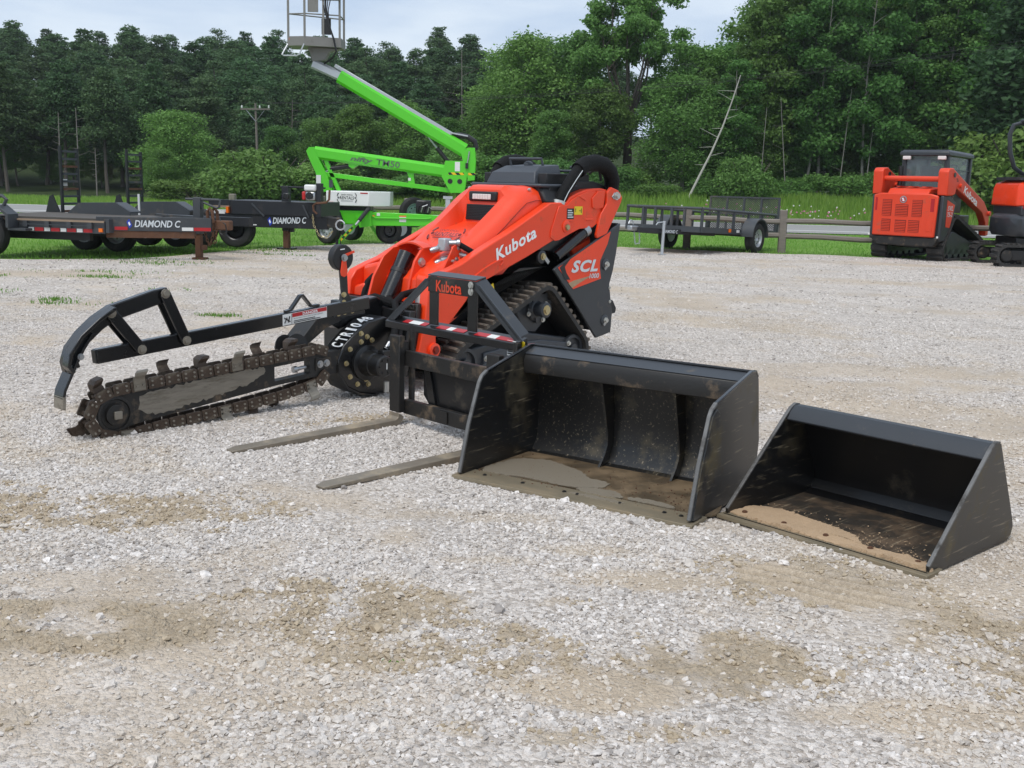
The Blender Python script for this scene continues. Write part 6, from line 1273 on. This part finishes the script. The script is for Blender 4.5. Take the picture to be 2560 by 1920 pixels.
B().tube([(2.72, .95, 1.0), (3.32, .95, 1.0), (3.34, .95, .98), (3.32, .95, .88), (3.28, .95, .86), (3.04, .95, .95), (3.02, .95, .84)], .02, 8).put('jack_crank', 'trailer_grey', jk)
cp = B().box(3.22, 3.52, .88, 1.05, .50, .66).put('coupler', 'rust', TA, bev=.02)
for y in (.84, 1.02): B().tube([(3.18, y, .60), (3.16, y, .80), (3.20, y, .86), (3.25, y, .80), (3.26, y, .62)], .028, 7).put('coupler_hook', 'rust', cp)
chain_links(TA, [(3.16, .83, .70), (3.12, .82, .45), (3.17, .84, .26), (3.28, .86, .30), (3.30, .9, .62)]); chain_links(TA, [(3.24, .83, .66), (3.26, .82, .40), (3.18, .84, .24)])
B().tube([(3.36, .9, .66), (3.46, .88, .60), (3.48, .88, .48), (3.40, .88, .42), (3.34, .9, .46)], .012, 6).put('breakaway_cable', 'black_plastic', TA)
# B: tilt trailer behind with drive-over fenders and two raised ramps
TB = thing('ramp_trailer', 'dark trailer with angular fenders and two raised ladder ramps, behind the flatbed', 'trailer', (-7.6, 19.6, 0), -18)
fn = [(-.62, .50), (-.55, .66), (-.30, .85), (.50, .875), (.80, .72), (.80, .50)]
for y0_ in (-.02, 1.75):
    fd = B().prism(fn, y0_, y0_ + .02).prism([(-.55, .665), (-.30, .855), (.50, .88), (.80, .725), (.80, .70), (.49, .855), (-.29, .83), (-.53, .64)], y0_ + .0205, y0_ + .30).put('fender', 'trailer_grey', TB)
    for xx in (-.28, .42): wheel(TB, (xx, y0_ + .16, .36), (0, -1, 0), .36, .22, 'galv')
B().box(-1.6, 1.9, .35, 1.7, .48, .56).put('deck', 'trailer_black', TB, bev=.01)
B().box(.6, 2.6, .95, 1.1, .50, .66).put('drawbar', 'trailer_black', TB)
for y_a in (.18, 2.05):
    rp = B().box(-.86, -.82, y_a, y_a + .05, .55, 1.86).put('ramp_rail', 'trailer_black', TB); B().box(-.86, -.82, y_a + .44, y_a + .49, .55, 1.82).put('ramp_rail', 'trailer_black', TB)
    for k in range(9): B().box(-.87, -.81, y_a + .05, y_a + .44, .66 + k * .135, .70 + k * .135).put('ramp_rung', 'trailer_grey' if k % 3 else 'rust', TB)
    B().prism([(-1.2, .50), (-1.05, .95), (-.98, .98), (-.93, .85), (-.80, .60), (-.75, .50)], y_a - .06, y_a - .03).put('ramp_bracket', 'trailer_black', TB)
    B().box(-1.24, -1.05, y_a - .075, y_a - .061, .52, .58).put('tail_lamp', 'lens_red', TB); B().box(-1.04, -.92, y_a - .075, y_a - .061, .52, .58).put('plate_lamp', 'sticker_white', TB)
B().box(-.875, -.872, .26, .40, 1.14, 1.26).put('plate_tag', 'sticker_white', TB)
B().cyl((.30, .9, .56), (.30, .9, 1.02), .02, 6).put('marker_stake', 'white_paint', TB)
# C: black trailer with headboard box and engine-driven winch
TC = thing('box_front_trailer', 'black trailer with steel front box and small red engine, beside the boom lift', 'trailer', (-4.6, 21.4, 0), -12)
rl = B().box(-1.5, 1.02, -.13, -.07, .42, .66).put('side_rail', 'trailer_black', TC, bev=.006)
letters('DIAMOND C', 'silver_print', rl, (-.13, -.132, .495), (1, 0, .04), (0, 0, 1), .70, .125, bold=.02, shear=.2); diamond(rl, (-.19, -.132, .54), (1, 0, 0), (0, 0, 1), .18)
B().box(-.55, -.47, -.1335, -.1325, .455, .475).put('size_sticker', 'sticker_white', rl)
B().loop([[(x, y, z) for x, y in ((-1.12, -.05), (-.98, -.16), (.86, -.16), (.86, .9), (-1.12, .9))] for z in (.66, .93)]).put('front_box', 'trailer_black', TC, bev=.008)
for x0 in (-.55, .52): B().rbar([(x0, -.175, .88), (x0 + (.26 if x0 < 0 else .12), -.175, .64)], .02, .03).put('box_brace', 'trailer_grey', TC)
B().box(-1.10, -1.05, -.17, -.10, .68, .80).put('marker_lamp', 'lens_amber', TC); B().box(-1.35, -1.15, -.12, -.1, .66, .72).put('plate_tag', 'sticker_white', TC)
B().box(-1.5, -1.0, -.1, .1, .80, .93).put('side_beam', 'trailer_black', TC); B().box(-1.45, -1.05, -.12, -.10, .78, .82).put('board', 'deck_wood', TC)
jk = B().box(0, .14, .0, .14, .36, 1.23).put('jack', 'trailer_black', TC, bev=.008)
B().box(.015, .125, .015, .125, .03, .36).put('jack_leg', 'rust', jk); B().box(-.09, .23, -.05, .19, 0, .03).put('jack_foot', 'black_paint', jk); B().box(.13, .22, .03, .11, .34, .42).put('jack_lug', 'trailer_black', jk)
B().tube([(-.05, .07, 1.21), (.95, -.1, 1.21)], .018, 7).put('cross_tube', 'trailer_black', TC)
B().box(.14, .26, -.26, -.18, .98, 1.10).put('valve_block', 'black_paint', TC, bev=.02)
B().box(.84, .94, -.3, -.16, .66, 1.30).put('mast_post', 'trailer_black', TC, bev=.006)
en = B().box(.64, .84, -.36, -.16, .97, 1.14).put('engine', 'steel', TC, bev=.03); B().box(.62, .85, -.37, -.15, 1.15, 1.27).put('fuel_tank', 'white_paint', en, bev=.03); B().box(.57, .64, -.35, -.2, .98, 1.14).put('engine_cover', 'engine_red', en, bev=.02); B().lathe([(0, 0), (.07, 0), (.07, .03), (0, .03)], (.74, -.37, 1.06), (0, -1, 0), 14).put('recoil_cover', 'black_plastic', en)
B().tube([(.86, -.3, .72), (.80, -.32, .78), (.79, -.32, .88), (.83, -.3, .92), (1.05, -.3, .94), (1.10, -.28, 1.0), (1.10, -.25, 1.18)], .022, 7).put('pipe', 'rust', TC)
cp = B().box(1.0, 1.26, -.16, -.04, .46, .66).put('coupler', 'black_worn', TC, bev=.02)
B().tube([Vector((1.30, -.20, .52)) + Vector((math.cos(a), -.2, math.sin(a))) * .09 for a in np.linspace(.3, 2 * PI, 14)], .016, 6).put('shackle', 'galv', cp)
chain_links(TC, [(.72, -.18, .70), (.74, -.18, .50), (.86, -.18, .30), (1.0, -.18, .26), (1.12, -.16, .40)], 'brass_zinc', .03)
wheel(TC, (-.98, .05, .37), (0, -1, 0), .37, .24, 'black_paint', holes=6); wheel(TC, (-1.78, .05, .37), (0, -1, 0), .37, .24, 'black_paint', holes=6)
B().box(-2.6, -1.4, -.1, 1.7, .45, .6).put('deck', 'trailer_black', TC)
# ------------------------------------------------------------------ small utility trailer on the right, nose raised on its jack
TU = thing('utility_trailer', 'small open utility trailer with mesh gate parked by the fence', 'trailer', (4.277, 24.93, .03), 233.5, ry=-2.6)
HW, XF, XR = .90, 1.93, -1.95
B().box(XR, XF, -HW, HW, .40, .46).put('deck', 'deck_wood', TU)
for s in (1, -1):
    B().box(XR, XF, s * HW - .03, s * HW + .03, .36, .48).put('side_sill', 'trailer_grey', TU)
    B().tube([(XR, s * HW, .86), (XF, s * HW, .86)], .03, 8).put('top_rail', 'trailer_grey', TU)
    for x in np.linspace(XR + .03, XF - .03, 6): B().box(x - .025, x + .025, s * HW - .025, s * HW + .025, .48, .85).put('stake', 'trailer_grey', TU)
    wheel(TU, (-.36, s * (HW + .20), .30), (0, s, 0), .335, .22, 'galv')
    fn_ = [(-.36 + .42 * math.cos(a), .36 + .38 * math.sin(a)) for a in np.linspace(-.1, PI + .1, 15)]; fi = [(-.36 + .39 * math.cos(a), .36 + .35 * math.sin(a)) for a in np.linspace(PI + .1, -.1, 15)]
    B().prism(fn_ + fi, s * (HW + .05), s * (HW + .34)).put('fender', 'trailer_grey', TU); B().box(-.83, .11, s * (HW + .06) - .02, s * (HW + .06) + .02, .36, .42).put('fender_step', 'trailer_grey', TU)
    B().box(XR - .02, XR + .0, s * (HW - .12), s * (HW - .02), .38, .46).put('tail_lamp', 'lens_red', TU)
B().tube([(XF, -HW, .86), (XF, HW, .86)], .03, 8).put('top_rail', 'trailer_grey', TU); B().box(XF - .03, XF + .03, -HW, HW, .36, .48).put('front_sill', 'trailer_grey', TU)
for y in (-.5, -.2, .2, .5): B().box(XF - .025, XF + .025, y - .025, y + .025, .48, .85).put('stake', 'trailer_grey', TU)
for s in (1, -1): B().loop([[(x, y + dy, z) for dy, z in ((-.03, .30), (.03, .30), (.03, .40), (-.03, .40))] for x, y in ((1.0, s * .75), (3.1, s * .05))]).put('tongue_channel', 'trailer_black', TU)
dv = Vector((2.1, -.70, 0)).normalized(); letters('DIAMOND C', 'silver_print', TU, Vector((2.45, .302, .315)), -dv, (0, 0, 1), .42, .07, bold=.02, shear=.2)
B().box(3.05, 3.33, -.06, .06, .33, .43).put('coupler', 'steel', TU, bev=.02); B().tube([Vector((3.27, .0, .46)) + Vector((math.cos(a) * .09, 0, math.sin(a) * .08)) for a in np.linspace(0, PI, 8)], .014, 6).put('safety_ring', 'galv', TU)
B().tube([(2.5, .34, -.13), (2.5, .34, .56)], .032, 10).put('jack', 'galv', TU); B().lathe([(0, 0), (.09, 0), (.09, .012), (0, .012)], (2.5, .34, -.135), (0, 0, 1), 12).put('jack_foot', 'galv', TU); B().tube([(2.5, .34, .54), (2.65, .28, .52), (2.69, .26, .47)], .012, 6).put('jack_handle', 'galv', TU)
chain_links(TU, [(3.0, .05, .32), (2.97, .06, .08), (3.05, .0, .06), (3.07, -.03, .3)], 'galv', .022)
B().box(.55, .65, HW + .031, HW + .045, .40, .47).put('marker_lamp', 'lens_amber', TU); B().box(.10, .25, HW + .031, HW + .034, .40, .46).put('sticker', 'sticker_white', TU)
# rear mesh gate, folded up
gt = B().box(XR - .10, XR - .095, -HW, HW, .48, 1.26).put('gate_mesh', 'expanded_mesh', TU)
for y in (-HW, -.45, 0, .45, HW): B().box(XR - .12, XR - .08, y - .022, y + .022, .46, 1.27).put('gate_bar', 'trailer_grey', TU)
for z in (.47, .86, 1.26): B().box(XR - .12, XR - .081, -HW, HW, z - .02, z + .02).put('gate_bar', 'trailer_grey', TU)
# ------------------------------------------------------------------ cab track loader (x forward, away from the camera; y left); origin: rear right ground corner
TS = thing('cab_track_loader', 'orange cab track loader seen from behind, parked at right', 'track loader', (8.95, 22.85, 0), 45)
WD = 1.62
# tracks
tc_ = [(.28, .22, .22), (1.95, .22, .22), (.62, .72, .22)]
for y0_, y1_, f_ in ((0, .36, 0), (WD - .36, WD, 1)):
    o_ = resample(hull(tc_), .07); n = len(o_); inn = []
    for k in range(n):
        p, a, c = np.array(o_[k]), np.array(o_[k - 1]), np.array(o_[(k + 1) % n]); d = c - a; d /= np.hypot(*d); inn.append(tuple(p + np.array([-d[1], d[0]]) * .05))
    tk = B().loop([[(o_[k][0], y0_, o_[k][1]), (o_[k][0], y1_, o_[k][1]), (inn[k][0], y1_, inn[k][1]), (inn[k][0], y0_, inn[k][1])] for k in range(n)], closed=True).put('track', 'rubber', TS)
    lug = B().box(-.05, .05, -.17, .17, 0, .045).mesh('tread_bar', 'rubber')
    for p, d in along(o_, .15):
        nr = np.array([d[1], -d[0]])
        if p[1] > .03: link('tread_bar', lug, tk, Matrix(((d[0], 0, nr[0], p[0]), (0, 1, 0, (y0_ + y1_) / 2), (d[1], 0, nr[1], p[1]), (0, 0, 0, 1))))
    B().prism([(.3, .12), (.3, .40), (.6, .62), (.75, .60), (1.9, .32), (1.95, .12)], y0_ + .08, y1_ - .08).put('track_frame', 'grey_paint', TS, bev=.02)
    for x in (.28, 1.95): B().lathe([(0, -.1), (.16, -.1), (.16, .1), (0, .1)], (x, (y0_ + y1_) / 2, .22), (0, 1, 0), 20).put('idler', 'grey_paint', TS)
    for x in (.6, .9, 1.2, 1.5): B().lathe([(0, -.1), (.11, -.1), (.11, .1), (0, .1)], (x, (y0_ + y1_) / 2, .14), (0, 1, 0), 14).put('roller', 'grey_paint', TS)
B().box(.25, 2.1, .37, WD - .37, .25, .95).put('chassis', 'black_paint', TS, bev=.02)
# rear body: dark sides, orange engine door with louvred openings
B().prism([(-.12, .42), (-.10, 1.36), (.20, 1.38), (.55, 1.22), (.42, .70), (.30, .42)], .02, .10).put('side_panel', 'grey_paint', TS, bev=.02)
B().prism([(-.12, .42), (-.10, 1.36), (.20, 1.38), (.55, 1.22), (.42, .70), (.30, .42)], WD - .10, WD - .02).put('side_panel', 'grey_paint', TS, bev=.02)
B().box(-.10, .55, .101, WD - .101, .42, 1.34).put('engine_bay', 'grey_paint', TS)
y_l, y_r = WD - .10, .10
def dy_(u): return y_l + (y_r - y_l) * u          # 0 = left edge of the door as seen, 1 = right
dr = B().prism([(dy_(0), 1.36), (dy_(.12), 1.40), (dy_(.88), 1.40), (dy_(1), 1.36), (dy_(.985), .50), (dy_(.01), .50)], -.20, -.125, 'x').put('engine_door', 'orange_faded', TS, bev=.025)
for (u0, u1, z0, z1) in ((.15, .30, .92, 1.265), (.36, .56, .92, 1.165), (.62, .775, .92, 1.265), (.155, .30, .60, .85), (.37, .545, .585, .84), (.58, .75, .59, .84)):
    lv = B().box(-.2025, -.2005, dy_(u1), dy_(u0), z0, z1).put('vent_recess', 'orange_dark', dr)
    n_ = int((z1 - z0) / .034)
    for k in range(n_): B().box(-.212, -.2026, dy_(u1) + .01, dy_(u0) - .01, z0 + .008 + k * .034, z0 + .026 + k * .034).put('louvre', 'orange_faded', dr)
for u0, u1 in ((.035, .065), (.90, .955)): B().box(-.2035, -.2005, dy_(u1), dy_(u0), 1.03, 1.30).put('tail_lamp', 'lens_red', dr)
B().box(-.208, -.2005, dy_(.95), dy_(.86), .62, .86).put('latch_panel', 'orange_faded', dr, bev=.01)
em = B().lathe([(0, 0), (.075, 0), (.075, .01), (0, .012)], (-.201, dy_(.475), 1.27), (-1, 0, 0), 20).xf(Matrix.Identity(4)).put('emblem', 'steel', dr)
B().lathe([(0, 0), (.055, 0), (.055, .002), (0, .002)], (-.2125, dy_(.475), 1.27), (-1, 0, 0), 18).put('emblem_disc', 'sticker_red', dr); letters('S', 'white_print', dr, (-.2150, dy_(.475) + .03, 1.235), (0, -1, 0), (0, 0, 1), .06, .07, bold=.04, shear=-.3)
bp = B().prism([(dy_(-.06), .49), (dy_(1.05), .49), (dy_(.97), .30), (dy_(.08), .30)], -.16, .1, 'x').put('belly_guard', 'black_worn', TS, bev=.02)
for u in (-.045, 1.03): B().box(-.166, -.161, dy_(u) - .02, dy_(u) + .02, .49, .53).put('reflector', 'sticker_white', TS)
# hood top
B().prism([(-.12, 1.39), (.0, 1.50), (.45, 1.54), (.5, 1.40)], .35, WD - .35).put('hood_top', 'orange_faded', TS, bev=.02)
for y in (.50, .80, 1.06): B().box(.02, .40, y, y + .07, 1.535, 1.55).put('hood_rib', 'orange_faded', TS)
# cab
cb_ = B()
for x, y in ((.62, .34), (.62, WD - .34), (1.75, .34), (1.75, WD - .34)): cb_ = B().prism([(x - .05, 1.3), (x + .05, 1.3), (x + .05, 2.24), (x - .05, 2.24)], y - .05, y + .05).put('cab_post', 'grey_paint', TS, bev=.02)
B().loop([[(.50, .26, z), (.50, WD - .26, z), (1.80, WD - .26, z - .03), (1.80, .26, z - .03)] for z in (2.20, 2.285)] + [[(.56, .32, 2.33), (.56, WD - .32, 2.33), (1.7, WD - .32, 2.29), (1.7, .32, 2.29)]]).put('cab_roof', 'grey_paint', TS, bev=.02)
B().box(.60, .61, .39, WD - .39, 1.50, 2.20).put('rear_window', 'cab_glass', TS); B().box(.58, .66, .38, WD - .38, 1.42, 1.52).put('cab_sill', 'grey_paint', TS)
for y in (.33, WD - .34): B().box(.67, 1.70, y, y + .01, 1.40, 2.20).put('side_window', 'cab_glass', TS)
for y in (.30, WD - .325):
    for z in (1.62, 1.90): B().box(.70, 1.70, y, y + .012, z, z + .012).put('window_guard_bar', 'grey_paint', TS)
B().box(.72, 1.7, .42, WD - .42, 1.0, 1.42).put('cab_tub', 'grey_paint', TS); B().box(.85, 1.0, .58, WD - .58, 1.42, 2.0).put('seat_back', 'black_plastic', TS, bev=.05)
for y in (.42, WD - .42): B().box(.50, .56, y - .09, y + .09, 2.12, 2.20).put('work_light', 'lens_clear', TS, bev=.015)
B().cyl((.30, WD - .42, 1.5), (.30, WD - .42, 1.98), .05, 12).put('exhaust_stack', 'black_paint', TS)
# loader arms
for y in (-.02, WD - .20):
    tw = B().prism([(-.06, 1.37), (-.08, 1.86), (-.02, 1.93), (.16, 1.94), (.30, 1.86), (.40, 1.60), (.34, 1.40), (.20, 1.37)], y, y + .22).put('arm_tower', 'orange_faded', TS, bev=.02)
    am = B().prism([(.10, 1.94), (.30, 1.90), (.55, 1.80), (1.95, 1.26), (2.30, .98), (2.34, .52), (2.20, .50), (2.12, .80), (1.90, 1.02), (.75, 1.42), (.45, 1.52), (.15, 1.46)], y + .03, y + .19).put('loader_arm', 'orange_faded', TS, bev=.015)
    for px_, pz_ in ((.22, 1.80), (.62, 1.58), (2.24, 1.0)): B().lathe([(0, -.015), (.05, -.015), (.05, .235), (0, .235)], (px_, y, pz_), (0, 1, 0), 14).put('pin', 'black_paint' if px_ < .3 else 'orange_faded', am)
    B().cyl((.42, y + .11, 1.45), (.20, y + .11, .95), .05, 12).put('lift_cylinder', 'black_gloss', TS); B().cyl((.30, y + .11, 1.2), (.44, y + .11, 1.5), .028, 10).put('cylinder_rod', 'steel', TS)
letters('Kubota', 'white_print', TS, (.80, .008, 1.44), (.92, 0, -.36), (.36, 0, .92), .80, .16, bold=.03)
print_lines(TS, (.36, .008, 1.66), (1, 0, 0), (0, 0, 1), .14, .08, 2, 'black_print')
B().cyl((.06, .15, 1.71), (.06, WD - .15, 1.71), .055, 14).put('cross_tube', 'orange_faded', TS)
B().box(.09, .10, WD - .06, WD - .12, 1.48, 1.54).put('warning_sticker', 'sticker_yellow', TS)
dc = B().prism([(.08, 1.28), (.46, 1.18), (.30, .70), (.10, .72)], .014, .0195).put('decal', 'orange_faded', TS)
letters('SVL', 'silver_print', TS, (.12, .0135, 1.06), (1, 0, 0), (0, 0, 1), .26, .10, bold=.02, shear=.2); letters('75-2', 'silver_print', TS, (.11, .0135, .93), (1, 0, 0), (0, 0, 1), .26, .10, bold=.02, shear=.2)
# ------------------------------------------------------------------ mini excavator at the right edge (partly outside the frame)
TE = thing('mini_excavator', 'orange and black mini excavator cut off by the right edge', 'excavator', (9.98, 21.75, 0), 0)
te = [(.22, .22, .22), (1.9, .22, .22)]
for y0_ in (0, 1.1):
    o_ = resample(hull([(x - .35, z, r_) for x, z, r_ in te]), .06); n = len(o_); inn = []
    for k in range(n):
        p, a, c = np.array(o_[k]), np.array(o_[k - 1]), np.array(o_[(k + 1) % n]); d = c - a; d /= np.hypot(*d); inn.append(tuple(p + np.array([-d[1], d[0]]) * .05))
    tk = B().loop([[(o_[k][0], y0_, o_[k][1]), (o_[k][0], y0_ + .3, o_[k][1]), (inn[k][0], y0_ + .3, inn[k][1]), (inn[k][0], y0_, inn[k][1])] for k in range(n)], closed=True).put('track', 'rubber', TE)
    lug = B().box(-.03, .03, -.15, .15, 0, .03).mesh('tread_bar', 'rubber')
    for p, d in along(o_, .11):
        nr = np.array([d[1], -d[0]])
        if p[1] > .03: link('tread_bar', lug, tk, Matrix(((d[0], 0, nr[0], p[0]), (0, 1, 0, y0_ + .15), (d[1], 0, nr[1], p[1]), (0, 0, 0, 1))))
    B().lathe([(0, -.02), (.10, -.02), (.13, 0), (.13, .1), (0, .1)], (-.13, y0_ + .05, .22), (0, 1, 0), 20).put('idler', 'black_worn', TE); B().box(-.1, 1.5, y0_ + .06, y0_ + .24, .12, .34).put('track_frame', 'black_paint', TE, bev=.02)
    for x in (.25, .6, .95): B().lathe([(0, 0), (.08, 0), (.08, .2), (0, .2)], (x, y0_ + .05, .11), (0, 1, 0), 12).put('roller', 'black_paint', TE)
B().box(.1, 1.3, .2, 1.2, .40, .58).put('undercarriage', 'black_paint', TE, bev=.02)
B().loop([[(x, y, z) for x, y in ((-.05 + i, .30), (.10 + i, .02), (1.6, .0), (1.6, 1.5), (.1 + i, 1.5), (-.05 + i, 1.2))] for z, i in ((.60, .06), (.72, .0), (.95, .0), (1.02, .06), (1.06, .16))]).put('counterweight', 'grey_paint', TE, bev=.02)
for (x, z) in ((.28, .90), (.34, .78)): B().lathe([(0, 0), (.05, 0), (.05, .004), (0, .004)], (x, -.0, z), (0, -1, 0), 14).put('tie_down_hole', 'black_print', TE)
B().loop([[(x, y, z) for x, y in ((.04 + i, .32), (.28 + i, .05), (1.6, .03), (1.6, 1.45), (.04 + i, 1.45))] for z, i in ((1.20, .0), (1.55, .02), (1.66, .06), (1.72, .26))]).put('engine_cover', 'orange', TE, bev=.03)
B().box(.08, 1.6, .1, 1.4, 1.02, 1.20).put('body', 'grey_paint', TE, bev=.02); B().box(.10, .26, .06, .085, 1.16, 1.22).put('tail_lamp', 'lens_red', TE); B().box(.165, .27, .10, .112, 1.50, 1.60).put('warning_sticker', 'sticker_yellow', TE)
B().box(.72, .86, -.006, -.001, .86, .97).put('sticker', 'sticker_white', TE)
B().box(.08, 1.6, .3, 1.4, 1.72, 1.78).put('deck_top', 'grey_paint', TE)
for y in (.35, 1.25): B().tube([(.95, y, 1.80), (.55, y, 1.86), (.36, y, 1.98), (.24, y, 2.30), (.20, y, 2.65), (.26, y, 2.84), (.40, y, 2.88), (1.6, y, 2.90)], .045, 10).put('canopy_frame', 'grey_paint', TE)
B().box(.40, 1.7, .30, 1.30, 2.90, 2.96).put('canopy_roof', 'grey_paint', TE, bev=.02)
B().prism([(.60, 1.78), (.56, 2.10), (.66, 2.26), (.80, 2.36), (1.0, 2.36), (1.1, 1.78)], .5, 1.1).put('seat', 'grey_plastic', TE, bev=.06)
B().box(.12, .5, .2, .5, 1.80, 1.815).put('seat_plate', 'grey_paint', TE)
# ------------------------------------------------------------------ faint summer haze between camera and wood
hz = B().box(-420, 420, -75, 720, -1.6, 24).put('haze', 'white_paint', None, smooth=0)
m = bpy.data.materials.new('haze_air'); m.use_nodes = True; t = m.node_tree; t.nodes.clear()
o_ = N(t, 'ShaderNodeOutputMaterial'); v_ = N(t, 'ShaderNodeVolumePrincipled'); v_.inputs['Color'].default_value = (.92, .95, 1, 1); v_.inputs['Density'].default_value = .00034; v_.inputs['Anisotropy'].default_value = .2
t.links.new(v_.outputs[0], o_.inputs['Volume']); hz.data.materials.clear(); hz.data.materials.append(m)
hz['kind'] = 'stuff'; hz['label'] = 'faint pale haze in the air over yard and wood'; hz['category'] = 'haze'
